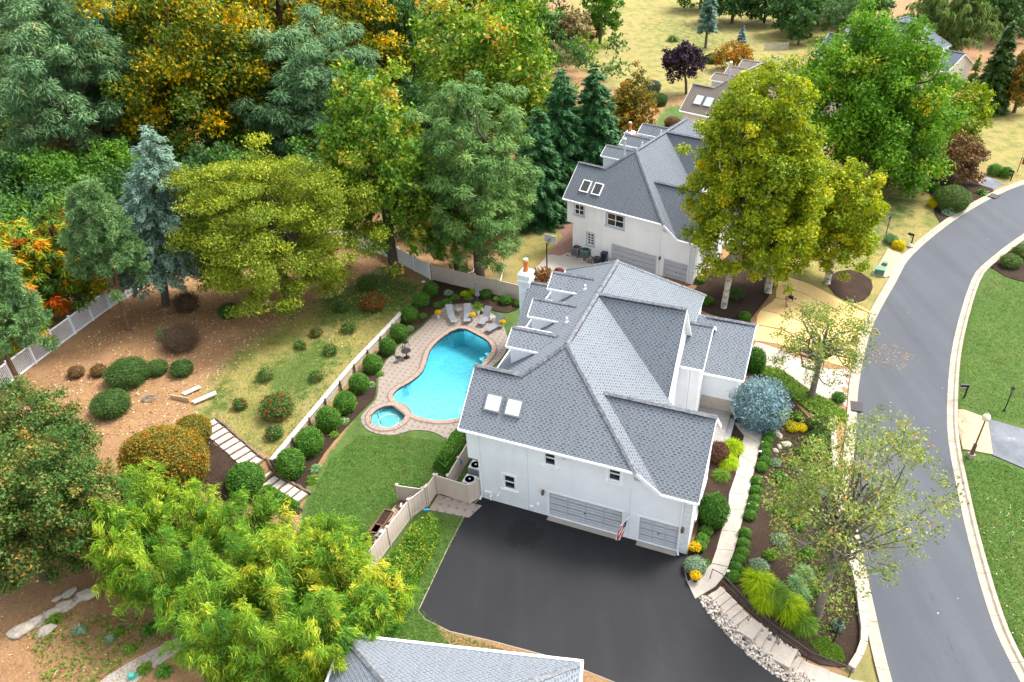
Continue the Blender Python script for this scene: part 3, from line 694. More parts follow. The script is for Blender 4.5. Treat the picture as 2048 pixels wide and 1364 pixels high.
def window(parent, fn, a, b, lo, hi, trim, pane='glass', grid=(1, 2), name='window', casing=True, sill=True, arch=False):
    """sash window set in its opening: casing proud of the wall, panes set back"""
    wr = bpy.data.objects.new(name, None); COL.objects.link(wr); wr.parent = parent; wr.empty_display_size = .2
    def bar(x0, x1, y0, y1, d0, d1, nm, mat):
        mb = MB(); mb.hexa([fn(x0, y0, d0), fn(x1, y0, d0), fn(x1, y0, d1), fn(x0, y0, d1), fn(x0, y1, d0), fn(x1, y1, d0), fn(x1, y1, d1), fn(x0, y1, d1)]); return mb.build(nm, mat, wr)
    c = .16
    if casing:
        bar(a-c, a+.003, lo, hi+c, -.05, .03, 'casing', trim); bar(b-.003, b+c, lo, hi+c, -.05, .03, 'casing', trim); bar(a, b, hi-.003, hi+c, -.047, .03, 'casing', trim)
    if sill: bar(a-c-.06, b+c+.06, lo-.17, lo+.003, -.11, .03, 'sill', trim)
    f = .06
    bar(a, a+f, lo, hi, .03, .14, 'frame', 'trim'); bar(b-f, b, lo, hi, .03, .14, 'frame', 'trim')
    bar(a+f, b-f, hi-f, hi, .03, .14, 'frame', 'trim'); bar(a+f, b-f, lo, lo+f, .03, .14, 'frame', 'trim')
    gx_, gy_ = grid; W_, H_ = b-a-2*f, hi-lo-2*f
    for i in range(1, gx_): bar(a+f+W_*i/gx_-.03, a+f+W_*i/gx_+.03, lo+f, hi-f, .045, .13, 'sash_bar', 'trim')
    for j in range(1, gy_): bar(a+f, b-f, lo+f+H_*j/gy_-.03, lo+f+H_*j/gy_+.03, .04, .132, 'sash_bar', 'trim')
    for i in range(gx_):
        for j in range(gy_):
            bar(a+f+W_*i/gx_, a+f+W_*(i+1)/gx_, lo+f+H_*j/gy_, lo+f+H_*(j+1)/gy_, .10, .12, 'pane', pane)
    return wr
def garage_door(parent, fn, a, b, lo, hi, cols, mat):
    mb = MB(); dr = .10
    mb.hexa([fn(a, lo, dr), fn(b, lo, dr), fn(b, lo, dr+.05), fn(a, lo, dr+.05), fn(a, hi, dr), fn(b, hi, dr), fn(b, hi, dr+.05), fn(a, hi, dr+.05)])
    d = mb.build('garage_door', mat, parent); rows = 4; pw, ph = (b-a)/cols, (hi-lo)/rows
    for j in range(rows):
        for i in range(cols):
            for k in (0, 1):
                m = MB(); x0, x1 = a+pw*i+.07, a+pw*(i+1)-.07; y0 = lo+ph*j+.05+k*(ph-.06)/2; y1 = y0+(ph-.1)/2-.03
                e = .04; q = [fn(x0, y0, dr), fn(x1, y0, dr), fn(x1, y1, dr), fn(x0, y1, dr), fn(x0+e, y0+e, dr-.03), fn(x1-e, y0+e, dr-.03), fn(x1-e, y1-e, dr-.03), fn(x0+e, y1-e, dr-.03)]
                m.hexa(q).build('panel', mat, d)
    m = MB()
    for j in range(1, rows): m.hexa([fn(a, lo+ph*j-.012, dr-.004), fn(b, lo+ph*j-.012, dr-.004), fn(b, lo+ph*j-.012, dr+.02), fn(a, lo+ph*j-.012, dr+.02), fn(a, lo+ph*j+.012, dr-.004), fn(b, lo+ph*j+.012, dr-.004), fn(b, lo+ph*j+.012, dr+.02), fn(a, lo+ph*j+.012, dr+.02)])
    m.build('section_joint', 'grille', d)
    m = MB(); c = fn((a+b)/2, lo+ph*1.9, dr-.03); m.box(c, (.1, .05, .05)); m.build('door_handle', 'black_metal', d)
    return d

OV, E1, E2, SN, SF, SB, UR, RZ = .318, 6.08, 4.9, .942, .7723, .734, 4.43, 10.64
VA, VF = 4.52, 15.76
def house(name, label, pos, az, shingle, cap, stuc, trim, detail=True, door='door_grey', skyl='skylight_white', sky_uv=None, grids=((1, 2), (1, 2), (1, 2)), gable_window=False):
    H_ = thing(name, label, 'house', pos, az)
    # --- roof
    mb = MB(); fz = lambda u: RZ-SF*(u-UR); bz = lambda u: RZ-SB*(UR-u); nz = lambda v: E1+SN*(v+OV)
    AP, RF, GJ = (UR, VA, RZ), (UR, VF, RZ), (UR, 10.9, RZ)
    LRm, LR = (2.1, 2.70, 8.93), (-1.09, 2.70, 8.93); EL, EB = (-1.09, -OV, E1), (10.33, -OV, E1); EF = (11.86, -OV, E2)
    SR0, SR1 = (7.26, 3.3, 8.45), (14.08, 3.3, 8.45); EFn = (11.6, 6.7, fz(11.6))
    faces = [
      [EL, EB, AP, LRm, LR],
      [AP, EB, EF, SR0, EFn, (10.4, 7.21, fz(10.4)), GJ],
      [GJ, (10.4, 14.6, fz(10.4)), (10.33, 20.7, fz(10.33)), RF],
      [AP, GJ, RF, (-.87, 19.97, bz(-.87)), (-.87, 5.0, bz(-.87)), LRm],
      [RF, (10.33, 20.7, fz(10.33)), (-.87, 20.0, bz(-.87))],
      [LRm, (-.87, 5.0, bz(-.87)), (-1.09, 5.02, bz(-.87)-.02), LR],
      [GJ, (10.55, 10.9, RZ), (10.55, 7.19, 6.01), (10.4, 7.21, 6.03)], [GJ, (10.55, 10.9, RZ), (10.55, 14.61, 6.01), (10.4, 14.6, 6.03)],
      [SR0, SR1, (14.08, -OV, E2), EF], [SR0, SR1, (14.08, 6.92, E2), EFn],
      [(10.1, 15.1, 7.0), (11.9, 15.1, 7.0), (11.9, 12.3, 5.0), (10.1, 12.3, 5.0)], [(10.1, 15.1, 7.0), (11.9, 15.1, 7.0), (11.9, 17.9, 5.0), (10.1, 17.9, 5.0)],
      [(10.0, 17.8, 6.0), (14.62, 17.8, 6.0), (14.62, 13.9, 3.62), (10.0, 13.9, 3.62)], [(10.0, 17.8, 6.0), (14.62, 17.8, 6.0), (14.62, 21.7, 3.62), (10.0, 21.7, 3.62)],
      [(-3.6, 18.4, 6.0), (-.5, 18.4, 6.0), (-.5, 14.7, 3.2), (-3.6, 14.7, 3.2)], [(-3.6, 18.4, 6.0), (-.5, 18.4, 6.0), (-.5, 22.1, 3.2), (-3.6, 22.1, 3.2)],
    ]
    for f in faces: slope_face(mb, f)
    DORM = (6.33, 10.2, 14.15)
    for vd in DORM:
        rd, ew, hw = 9.83, 9.05, 1.22; ue = UR-(RZ-rd)/SB; u2 = UR-(RZ-ew)/SB
        for s in (-1, 1): slope_face(mb, [(.02, vd, rd), (ue, vd, rd), (u2, vd+s*hw, ew), (.02, vd+s*hw, ew)], .1)
    roof = mb.build('roof', [shingle, 'trim'], H_)
    for p, q, v in ((AP, RF, True), (AP, EB, False), (AP, LRm, False), (LRm, LR, True), (GJ, (10.5, 10.9, RZ), True), (SR0, SR1, True), (RF, (10.33, 20.7, fz(10.33)), False), (RF, (-.87, 20.0, bz(-.87)), False),
                    ((10.1, 15.1, 7.0), (11.9, 15.1, 7.0), False), ((11.0, 17.8, 6.0), (14.6, 17.8, 6.0), True), ((-3.6, 18.4, 6.0), (-.6, 18.4, 6.0), False)):
        cap_line(roof, p, q, cap, v)
    for vd in DORM: cap_line(roof, (.03, vd, 9.83), (3.3, vd, 9.83), cap, False, .26)
    def gutter(p, q, par=roof):
        m = MB(); p, q = Vector(p), Vector(q); d = (q-p).normalized(); sd = d.cross(Vector((0, 0, 1)))
        m.beam(p+sd*.05-Vector((0, 0, .10)), q+sd*.05-Vector((0, 0, .10)), .12, .13); m.build('gutter', 'trim', par)
    gutter(EL, EB); gutter(EF, (14.08, -OV, E2)); gutter((-.87, 20, bz(-.87)), (-.87, 5, bz(-.87))); gutter((10.0, 13.9, 3.62), (14.62, 13.9, 3.62)); gutter((10.4, 12.3, 5), (11.9, 12.3, 5))
    def rake(p, q):
        m = MB(); m.beam(Vector(p)-Vector((0, 0, .13)), Vector(q)-Vector((0, 0, .13)), .05, .24); m.build('rake_board', 'trim', roof)
    rake((10.56, 10.9, RZ), (10.56, 7.2, 6.01)); rake((11.92, 15.1, 7), (11.92, 12.3, 5)); rake((11.92, 15.1, 7), (11.92, 17.9, 5)); rake((14.64, 17.8, 6), (14.64, 13.9, 3.62))
    rake((14.1, 3.3, 8.45), (14.1, -OV, E2)); rake((14.1, 3.3, 8.45), (14.1, 6.92, E2)); rake((-1.11, 2.7, 8.93), (-1.11, -OV, E1)); rake((10.36, -OV-.02, E1-.03), (11.86, -OV-.02, E2))
    # --- walls
    mb = MB(); near = lambda a, w_, d: (a, d, w_)
    dbl, sgl = (4.82, 9.62, .06, 2.2), (10.72, 13.12, .06, 2.2)
    wins = [(4.55, 5.27, 4.55, 5.72), (8.64, 9.38, 4.62, 5.72), (1.70, 2.48, 1.5, 2.72)]
    if gable_window: wins = [(0.15, 1.25, 4.5, 5.6), (4.0, 5.9, 4.25, 5.6), (1.75, 2.5, 1.45, 2.75)]
    tp = lambda a: min(6.3, fz(a)-.02, ) if a > 10.2 else 6.3
    tp2 = lambda a: max(5.05, tp(a)-.1)
    wall_open(mb, 0, 13.74, lambda a: tp2(a), [dbl, sgl]+wins, near, cuts=(10.2, 11.55))
    mb.face([(10.2, 0, 6.3), (10.2, 0, 5.1), (11.6, 0, 5.1)])
    V_ = lambda u, v, w_: (u, v, w_)
    mb.face([V_(0, 0, -1.2), V_(0, 15, -1.2), V_(0, 15, 6.9), V_(0, 0, 6.3)])                     # pool side, lower
    mb.b2(-.77, 0, .012, 5.0, 3.4, 6.3); mb.face([V_(-.77, 0, 6.3), V_(-.77, 5.0, 6.3), V_(-.77, 2.7, 8.75)])
    mb.face([V_(-.5, 5, 3), V_(-.5, 20, 3), V_(-.5, 20, 6.9), V_(-.5, 5, 6.9)]); mb.face([V_(-.5, 5, 3), V_(-.5, 20, 3), V_(0, 20, 3), V_(0, 5, 3)])
    mb.face([V_(-.5, 20.2, -1.2), V_(10.2, 20.2, -1.2), V_(10.2, 20.2, 6.3), V_(-.5, 20.2, 6.3)])
    fr = lambda a, w_, d: (13.74-d, a, w_)
    gop = [(2.5, 4.1, 5.2, 6.5), (2.2, 3.4, 1.1, 2.9), (4.6, 5.3, 1.5, 2.6)]
    wall_open(mb, 0, 6.6, lambda a: 8.1-.93*abs(a-3.3), gop, fr)
    # the roof peak of that wall between its cuts
    mb.face([V_(13.742, 2.5, 7.30), V_(13.742, 4.1, 7.30), V_(13.742, 3.3, 8.10)])
    mb.face([V_(10.2, 6.6, -1.2), V_(13.74, 6.6, -1.2), V_(13.74, 6.6, 5.2), V_(10.2, 6.6, 5.2)])
    mb.face([V_(10.22, 6.6, -1.2), V_(10.22, 20.2, -1.2), V_(10.22, 20.2, 6.2), V_(10.22, 14.5, 6.0), V_(10.22, 10.9, 10.5), V_(10.22, 7.2, 6.0), V_(10.22, 6.6, 6.1)])
    mb.prism([(10.2, 12.6), (11.75, 12.6), (11.75, 17.6), (10.2, 17.6)], -1.2, 5.05); mb.face([V_(11.75, 12.6, 5.05), V_(11.75, 17.6, 5.05), V_(11.75, 15.1, 6.85)])
    mb.prism([(11.7, 14.2), (14.3, 14.2), (14.3, 21.4), (10.2, 21.4), (10.2, 17.0)], -1.2, 3.6); mb.face([V_(14.3, 14.2, 3.6), V_(14.3, 21.4, 3.6), V_(14.3, 17.8, 5.85)])
    mb.prism([(-3.3, 15.0), (-.4, 15.0), (-.4, 21.8), (-3.3, 21.8)], -1.2, 3.3); mb.face([V_(-3.3, 15.0, 3.3), V_(-3.3, 21.8, 3.3), V_(-3.3, 18.4, 5.85)])
    for vd in DORM:
        uf = .22; hw = 1.0
        for s in (-1, 1): mb.face([V_(uf, vd+s*hw, 7.2), V_(uf, vd+s*hw, 9.1), V_(2.6, vd+s*hw, 9.1), V_(2.6, vd+s*hw, 8.9)])
        mb.face([V_(uf, vd-hw, 7.2), V_(uf, vd+hw, 7.2), V_(uf, vd+hw, 9.1), V_(uf, vd, 9.7), V_(uf, vd-hw, 9.1)])
    bm = bmesh.new(); me = mb.mesh('wall'); bm.from_mesh(me); bmesh.ops.recalc_face_normals(bm, faces=bm.faces[:]); bm.to_mesh(me); bm.free()
    wall = put('wall', me, stuc, H_)
    for vd in DORM:      # dormer fascia, dormer window
        m = MB()
        for s in (-1, 1): m.beam((.04, vd+s*1.24, 8.99), (2.35, vd+s*1.24, 8.99), .05, .16); m.beam((.0, vd, 9.72), (.0, vd+s*1.22, 8.95), .05, .2)
        m.build('dormer_trim', 'trim', roof)
        m = MB(); m.b2(.17, .215, vd-.5, vd+.5, 7.7, 9.0); m.build('dormer_window', 'glass', H_)
    if detail:
        m = MB()
        for u in (3.4, 10.05): m.b2(u, u+.02, -.006, .004, .05, 6.2 if u < 9 else 4.4)
        m.b2(-.01, 13.75, -.012, .0, -.4, .04)
        m.build('wall_joint', 'trim_grey', wall)
    m = MB()
    for k in range(11): m.b2(13.28, 13.765, -.035, .005, .08+k*.45, .08+k*.45+.41)
    for k in range(11): m.b2(13.735, 13.775, -.03, .5, .08+k*.45, .08+k*.45+.41)
    m.build('quoins', 'quoin', wall)
    for (a, b, lo, hi), cl in ((dbl, 4), (sgl, 3)):
        garage_door(H_, near, a, b, lo, hi, cl, door)
        m = MB(); m.b2(a-.05, b+.05, -.38, .2, -.1, .058); m.build('garage_threshold', 'concrete', H_)
        m = MB(); m.b2(a-.16, a+.003, -.02, .05, .06, hi+.14); m.b2(b-.003, b+.16, -.02, .05, .06, hi+.14); m.b2(a, b, -.018, .05, hi-.003, hi+.14); m.build('door_casing', trim, H_)
    for k, (a, b, lo, hi) in enumerate(wins): window(H_, near, a, b, lo, hi, trim, 'glass', grids[k])
    for (a, b, lo, hi), g in zip(gop, ((2, 2), (2, 3), (1, 2))): window(H_, fr, a, b, lo, hi, trim, 'glass', g)
    m = MB()   # arched head over the tall front window
    pts = [(2.8+.68*math.cos(t_), 2.9+.68*math.sin(t_)) for t_ in np.linspace(0, math.pi, 9)]
    m.tube([(13.76, a, w_) for a, w_ in pts], .07, 6); m.build('window_arch', trim, H_)
    # --- downspouts
    def spout(pts):
        m = MB()
        for p, q in zip(pts[:-1], pts[1:]): m.beam(p, q, .10, .08, 0, (0.3, 1, .2))
        m.build('downspout', 'trim', H_)
    spout([(-.1, -.30, 5.95), (.06, -.08, 5.6), (.06, -.08, .3), (-.02, -.3, .08)]); spout([(13.2, -.32, 4.75), (13.2, -.07, 4.45), (13.2, -.07, .3), (13.3, -.3, .08)])
    spout([(14.2, 13.85, 3.5), (14.22, 14.08, 3.2), (14.22, 14.08, .7), (14.5, 13.6, .2)])
    spout([(10.9, 12.5, 5), (10.9, 12.5, .4)])
    # --- skylights
    for (a, b, c_, d) in (sky_uv or [(.22, 1.34, .76, 1.6), (1.6, 2.70, .76, 1.6)]):
        sk = bpy.data.objects.new('skylight', None); COL.objects.link(sk); sk.parent = H_; sk.empty_display_size = .2
        f = lambda u, v, h: (u, v-h*.68, nz(v)+h*.73)
        def sbar(u0, u1, v0, v1, h0, h1, nm, mt):
            m = MB(); m.hexa([f(u0, v0, h0), f(u1, v0, h0), f(u1, v1, h0), f(u0, v1, h0), f(u0, v0, h1), f(u1, v0, h1), f(u1, v1, h1), f(u0, v1, h1)]); m.build(nm, mt, sk)
        fm = 'ac_grey' if skyl == 'skylight_white' else 'trim'
        sbar(a, a+.09, c_, d, -.02, .13, 'frame', fm); sbar(b-.09, b, c_, d, -.02, .13, 'frame', fm); sbar(a+.09, b-.09, c_, c_+.07, -.02, .13, 'frame', fm); sbar(a+.09, b-.09, d-.07, d, -.02, .13, 'frame', fm)
        sbar(a+.085, b-.085, c_+.065, d-.065, -.02, .10, 'pane', skyl)
        if skyl != 'skylight_white': sbar((a+b)/2-.02, (a+b)/2+.02, c_+.07, d-.07, .1, .115, 'glazing_bar', 'grille')
    # --- chimney with clay pot, vent pipes
    ch = bpy.data.objects.new('chimney', None); COL.objects.link(ch); ch.parent = H_; ch.empty_display_size = .2
    m = MB(); m.b2(-4.35, -3.45, 17.85, 18.95, -1, 6.6); m.build('stack', 'chimney_paint', ch)
    m = MB(); m.b2(-4.45, -3.35, 17.75, 19.05, 6.05, 6.22); m.b2(-4.42, -3.38, 17.78, 19.02, 6.55, 6.78); m.b2(-4.3, -3.5, 17.9, 18.9, 6.77, 6.9); m.build('chimney_cap', 'chimney_paint', ch)
    m = MB(); m.lathe([(.2, 0), (.24, .12), (.2, .3), (.19, .8), (.25, .88), (.25, 1.0), (.15, 1.03)], (-3.9, 18.4, 6.88), 14); m.build('chimney_pot', 'orange_clay', ch, True)
    m = MB(); m.lathe([(.2, 0), (.2, .1), (.05, .16)], (-3.9, 18.4, 7.92), 12); m.build('pot_cover', 'trim_grey', ch)
    for (u, v) in ((2.91, 12.93), (3.19, 8.14)):
        m = MB(); m.tube([(u, v, bz(u)-.1), (u, v, bz(u)+.38)], .07, 10); m.tube([(u, v, bz(u)-.05), (u, v, bz(u)+.07)], [.16, .1], 10); m.build('vent_pipe', 'pvc', roof)
    m = MB(); m.tube([(9.9, 11.6, 9.2), (9.9, 11.6, 9.75)], .06, 8); m.build('vent_pipe', 'pvc', roof)
    # --- porch
    m = MB(); m.prism([(10.3, 9.2), (14.1, 9.2), (14.1, 14.2), (11.75, 14.2), (11.75, 12.6), (10.3, 12.6)], -1, .36); m.build('porch_floor', 'step_paver', H_)
    m = MB(); m.b2(14.1, 14.5, 9.3, 13.6, -1, .18); m.build('porch_step', 'porch_stone', H_)
    m = MB(); m.b2(11.76, 14.33, 14.1, 14.205, -.2, 1.35); m.b2(14.295, 14.34, 14.2, 21.3, -.8, 1.1); m.build('stone_base', 'step_stone', wall)
    m = MB(); m.b2(11.65, 11.83, 12.5, 12.6, .3, 5.0); m.b2(11.05, 11.15, 12.55, 12.61, .3, 5.0); m.build('corner_board', 'trim', wall)
    m = MB(); m.b2(10.2, 10.26, 9.6, 10.6, .36, 2.5); m.build('front_door', 'black_metal', H_)
    m = MB(); m.b2(10.225, 10.27, 8.0, 9.0, 4.4, 5.6); m.build('entry_window', 'glass', H_)
    return H_
def lantern(parent, p):
    m = MB(); x, y, z = p; m.box((x, y-.04, z), (.12, .06, .2)); m.lathe([(.02, -.22), (.09, -.18), (.11, .08), (.02, .2)], (x, y-.18, z), 8); m.beam((x, y-.02, z+.1), (x, y-.18, z+.2), .03, .03)
    m.build('wall_lantern', 'bronze', parent)

AZ1 = rad(-23.923)
H1 = house('stucco_house', 'large pale grey stucco house with blue-grey shingles beside the swimming pool', (-2.499, 36.83, 0), AZ1, 'shingle_grey', 'ridge_cap', 'stucco_grey', 'trim')
for u in (4.45, 13.35): lantern(H1, (u, 0, 2.2))
m = MB(); m.tube([(.35, -.03, .45), (.35, -.14, .5), (.35, -.14, .3)], .05, 8); m.tube([(.75, -.03, .55), (.75, -.2, .5), (.75, -.2, .25)], .06, 8); m.tube([(1.25, -.03, .75), (1.25, -.2, .78), (1.25, -.22, .5)], .06, 8); m.box((.5, -.04, .7), (.5, .08, .12)); m.build('vent_hood', 'pvc', H1)
m = MB(); m.box((3.6, -.06, .45), (.2, .12, .2)); m.box((4.05, -.06, .85), (.16, .12, .16)); m.tube([(3.35, -.02, .3), (3.35, -.15, .3)], .05, 8); m.build('outdoor_vent', 'pvc', H1)
m = MB()
for u in (5.75, 5.92): m.lathe([(.05, -.05), (.08, .05), (.04, .1)], (u, -.1, 5.35), 8); m.tube([(u, 0, 5.5), (u, -.1, 5.42)], .02, 6)
m.build('floodlight', 'pvc', H1)
H2 = house('stucco_house', 'white stucco house with dark grey shingles next up the street, behind the pool house', (6.945, 72.95, -1.02), rad(-38.094), 'shingle_dark', 'ridge_cap_dark', 'stucco_white', 'trim_grey', True, 'door_grey', 'skylight_dark',
           [(.35, 1.35, .5, 1.45), (1.75, 2.75, .5, 1.45)], ((2, 2), (2, 2), (2, 4)), True)
lantern(H2, (10.15, 0, 2.3))
m = MB(); m.tube([(3.4, 4.0, 9.5), (3.4, 4.0, 11.7)], .12, 10); m.lathe([(.17, 0), (.17, .2), (.03, .28)], (3.4, 4.0, 11.65), 10); m.build('flue_pipe', 'trim_grey', H2)
H3 = house('stucco_house', 'cream stucco house with brown shingle roof half hidden by the yellow-green tree', (25.107, 102.574, -2.326), rad(-43.461), 'shingle_brown', 'ridge_cap_brown', 'stucco_cream', 'trim', False, 'door_grey', 'skylight_white', [(.25, 1.5, .6, 1.7), (1.75, 3.0, .6, 1.7)])
m = MB(); m.tube([(3.4, 4.0, 9.5), (3.4, 4.0, 12)], .12, 10); m.lathe([(.17, 0), (.17, .2), (.03, .28)], (3.4, 4.0, 11.9), 10); m.build('flue_pipe', 'trim_grey', H3)
H4 = house('stucco_house', 'white house with slate blue roof and white gables behind the large green maple', (54.714, 134.1, -4.03), rad(-59.231), 'shingle_slate', 'ridge_cap_dark', 'stucco_cream', 'trim', False)
# hip-roofed house nearest the camera
def hip_house():
    e = 4.2; a = on_z(690, 1272, e)[:2]; b = on_z(1162, 1325, e)[:2]; ux = (b-a)/np.hypot(*(b-a)); vy = np.array([ux[1], -ux[0]]); L = np.hypot(*(b-a)); D = 11.0
    H_ = thing('hip_roof_house', 'house with grey hip roof and white gutters at the bottom edge below the driveway', 'house', (a[0], a[1], 0), math.atan2(ux[1], ux[0]))
    rz = e+D/2*.72; P = lambda x, y, z: (x, -y, z); mb = MB()
    c0, c1, c2, c3 = P(0, 0, e), P(L, 0, e), P(L, D, e), P(0, D, e); r0, r1 = P(D/2-.3, D/2, rz), P(L-D/2+.3, D/2, rz)
    for f in ([c0, c1, r1, r0], [c1, c2, r1], [c2, c3, r0, r1], [c3, c0, r0]): slope_face(mb, f)
    rf = mb.build('roof', ['shingle_grey', 'trim'], H_)
    for p, q in ((c0, r0), (c1, r1), (c2, r1), (c3, r0), (r0, r1)): cap_line(rf, p, q, 'ridge_cap')
    m = MB()
    for p, q in ((c0, c1), (c1, c2), (c2, c3), (c3, c0)):
        p, q = Vector(p), Vector(q); d = (q-p).normalized(); sd = Vector((0, 0, 1)).cross(d)*.06; m.beam(p+sd-d*.1, q+sd+d*.1, .13, .13)
    m.build('gutter', 'trim', rf)
    m = MB(); m.b2(.4, L-.4, -.4, -D+.4, -2.2, e-.02); m.build('wall', 'stucco_cream', H_)
    m = MB()
    for k in range(4): m.b2(1.2+k*2.6, 2.2+k*2.6, -.39, -.36, .9, 2.3)
    m.build('window', 'glass', H_)
hip_house()
# brown-roofed house at the right edge
b5 = at(2060, 190); H5 = house('stucco_house', 'house with brown roof cut off by the right edge beyond the dark spruce', (b5[0]-2, b5[1]+2, b5[2]-1), rad(-75), 'shingle_brown', 'ridge_cap_brown', 'stucco_cream', 'trim', False)
# ------------------------------------------------------------------ pool, walls, fences, walks and steps
struct(sheet('pool_deck', deck, 'pool_pavers', .045, .16, holes=[offset_poly(pool, .02), offset_poly(spa, .02)], step=2.5))
def coping(parent, loop, wd, ln, mat='coping_brick'):
    L = np.array(loop+[loop[0]]); cum = np.r_[0, np.cumsum(np.hypot(*np.diff(L, axis=0).T))]; n = int(cum[-1]/ln); mb = MB(); out = np.array(offset_poly(loop, wd)+[offset_poly(loop, wd)[0]])
    for i in range(n):
        s0, s1 = cum[-1]*i/n+.012, cum[-1]*(i+1)/n-.012; P = []
        for s, A_ in ((s0, L), (s1, L), (s1, out), (s0, out)): P.append((np.interp(s, cum, A_[:, 0]), np.interp(s, cum, A_[:, 1])))
        z = .085+R.uniform(-.006, .006); mb.hexa([(*p, 0) for p in P]+[(*p, z) for p in P])
    o = mb.build('coping', mat, parent); o['kind'] = 'stuff'
    m2 = MB(); k = len(L)
    for i in range(k-1): m2.face([(*L[i], .06), (*L[i+1], .06), (*out[i+1], .06), (*out[i], .06)])
    o2 = np.array(offset_poly(list(map(tuple, out[:-1])), .12)); o2 = np.vstack([o2, o2[:1]])
    for i in range(k-1): m2.face([(*out[i], .066), (*out[i+1], .066), (*o2[i+1], .058), (*o2[i], .058)])
    m2.build('coping_bed', 'coping_joint', parent)
pl = thing('swimming_pool', 'freeform blue swimming pool with brick coping behind the grey house', 'pool', (0, 0, 0))
dep = lambda P: -1.0-.9*sstep(47, 57, P[:, 1])-0*P[:, 0]
sheet('pool_floor', offset_poly(pool, .02), 'plaster', 0, .1, step=.8, zf=dep, parent=pl)
m = MB(); n = len(pool)
for i in range(n):
    a, b = pool[i], pool[(i+1) % n]; m.face([(*a, -.28), (*b, -.28), (*b, -2.5), (*a, -2.5)], 0); m.face([(*a, .07), (*b, .07), (*b, -.28), (*a, -.28)], 1)
m.build('pool_wall', ['plaster', 'tile_band'], pl)
m = MB(); m.prism(offset_poly(pool, -.01), -2.7, -.13); m.build('water', 'pool_water', pl)
coping(pl, pool, .36, .24)
e = at(976, 703); m = MB()
for k in range(2): m.box((e[0]+.1-.25*k, e[1]-.1*k, -.6-.4*k-.5), (.4+.5*k, 1.0+.2*k, 1.0), rad(28))
m.build('entry_steps', 'plaster', pl)
r0 = at(920, 836); m = MB()
for s in (0, .5): m.tube([(r0[0]+s, r0[1]-.3, .05), (r0[0]+s, r0[1]-.3, .75), (r0[0]+s+.05, r0[1], .95), (r0[0]+s+.1, r0[1]+.45, .6), (r0[0]+s+.1, r0[1]+.5, -.6)], .025, 8)
m.build('ladder_rail', 'ac_white', pl)
m = MB(); sk_ = at(880, 665)
sp_ = thing('spa', 'round hot tub set in paving at the near end of the pool', 'hot tub', (SPA_C[0], SPA_C[1], 0))
ring = [(1.32*math.cos(a), 1.32*math.sin(a)) for a in np.linspace(0, 2*math.pi, 36, endpoint=False)]
m = MB(); m.tube([(0, 0, -1.0), (0, 0, -.25)], 1.32, 36, cap=False); m.lathe([(1.32, -.98), (.01, -1.0)], n=36); m.build('shell', 'spa_plaster', sp_)
m = MB(); m.tube([(0, 0, -.25), (0, 0, .07)], 1.32, 36, cap=False); m.build('tile_band', 'tile_band', sp_)
m = MB(); m.tube([(0, 0, z_) for z_ in (-.9, -.4, -.401, -.46, -.95)], [1.31, 1.31, .80, .78, .78], 36, cap=False); m.build('bench', 'spa_plaster', sp_)
m = MB()
for q in np.linspace(0, 2*math.pi, 28): m.box((.79*math.cos(q), .79*math.sin(q), -.385), (.07, .18, .02), q)
m.build('bench_edge', 'pvc', sp_)
m = MB(); m.prism([(x*.995, y*.995) for x, y in ring], -1.05, -.12); m.build('water', 'pool_water', sp_)
coping(sp_, ring, .36, .22)
m = MB(); m.tube([(-1.25, -.75, .05), (-1.25, -.75, .8), (-.7, -.4, .8), (-.55, -.3, -.4)], .025, 8); m.build('grab_rail', 'black_metal', sp_)

# timber retaining wall with board face and cap
rw = thing('retaining_wall', 'long low timber retaining wall with pale cap beside the row of clipped balls', 'retaining wall')
bays = 9; Lw = 21.0
for i in range(bays):
    s0, s1 = Lw*i/bays, Lw*(i+1)/bays
    p0, p1 = W0+WD*s0, W0+WD*s1; h0 = 1.1 if s0 < 12 else np.interp(s0, [12, 20], [1.1, .5]); h1 = 1.1 if s1 < 12 else np.interp(s1, [12, 20], [1.1, .5])
    z0 = -.1
    for k in range(5):
        f0, f1 = k/5, (k+1)/5-.02
        jt = R.uniform(-.015, .015); a, b = p0+WN*(-.02+jt)+WD*.01, p1+WN*(-.02+jt)-WD*.01
        m = MB(); q = WN*.10
        m.hexa([(*a, z0+(h0+.1)*f0), (*b, z0+(h1+.1)*f0), (*(b+q), z0+(h1+.1)*f0), (*(a+q), z0+(h0+.1)*f0), (*a, z0+(h0+.1)*f1), (*b, z0+(h1+.1)*f1), (*(b+q), z0+(h1+.1)*f1), (*(a+q), z0+(h0+.1)*f1)])
        m.build('plank', 'new_timber' if (i+k) % 3 else 'weathered_board', rw)
    m = MB(); a, b = p0-WN*.1, p1-WN*.1; q = WN*.40
    m.hexa([(*a, h0+.0), (*b, h1+.0), (*(b+q), h1+.0), (*(a+q), h0+.0), (*a, h0+.07), (*b, h1+.07), (*(b+q), h1+.07), (*(a+q), h0+.07)]); m.build('cap_board', 'weathered_board', rw)
    m = MB(); m.box((*(p0-WN*.13), h0/2+.05), (.12, .12, h0+.25), math.atan2(WD[1], WD[0])); m.build('post', 'iron' if i == 0 else 'timber', rw)

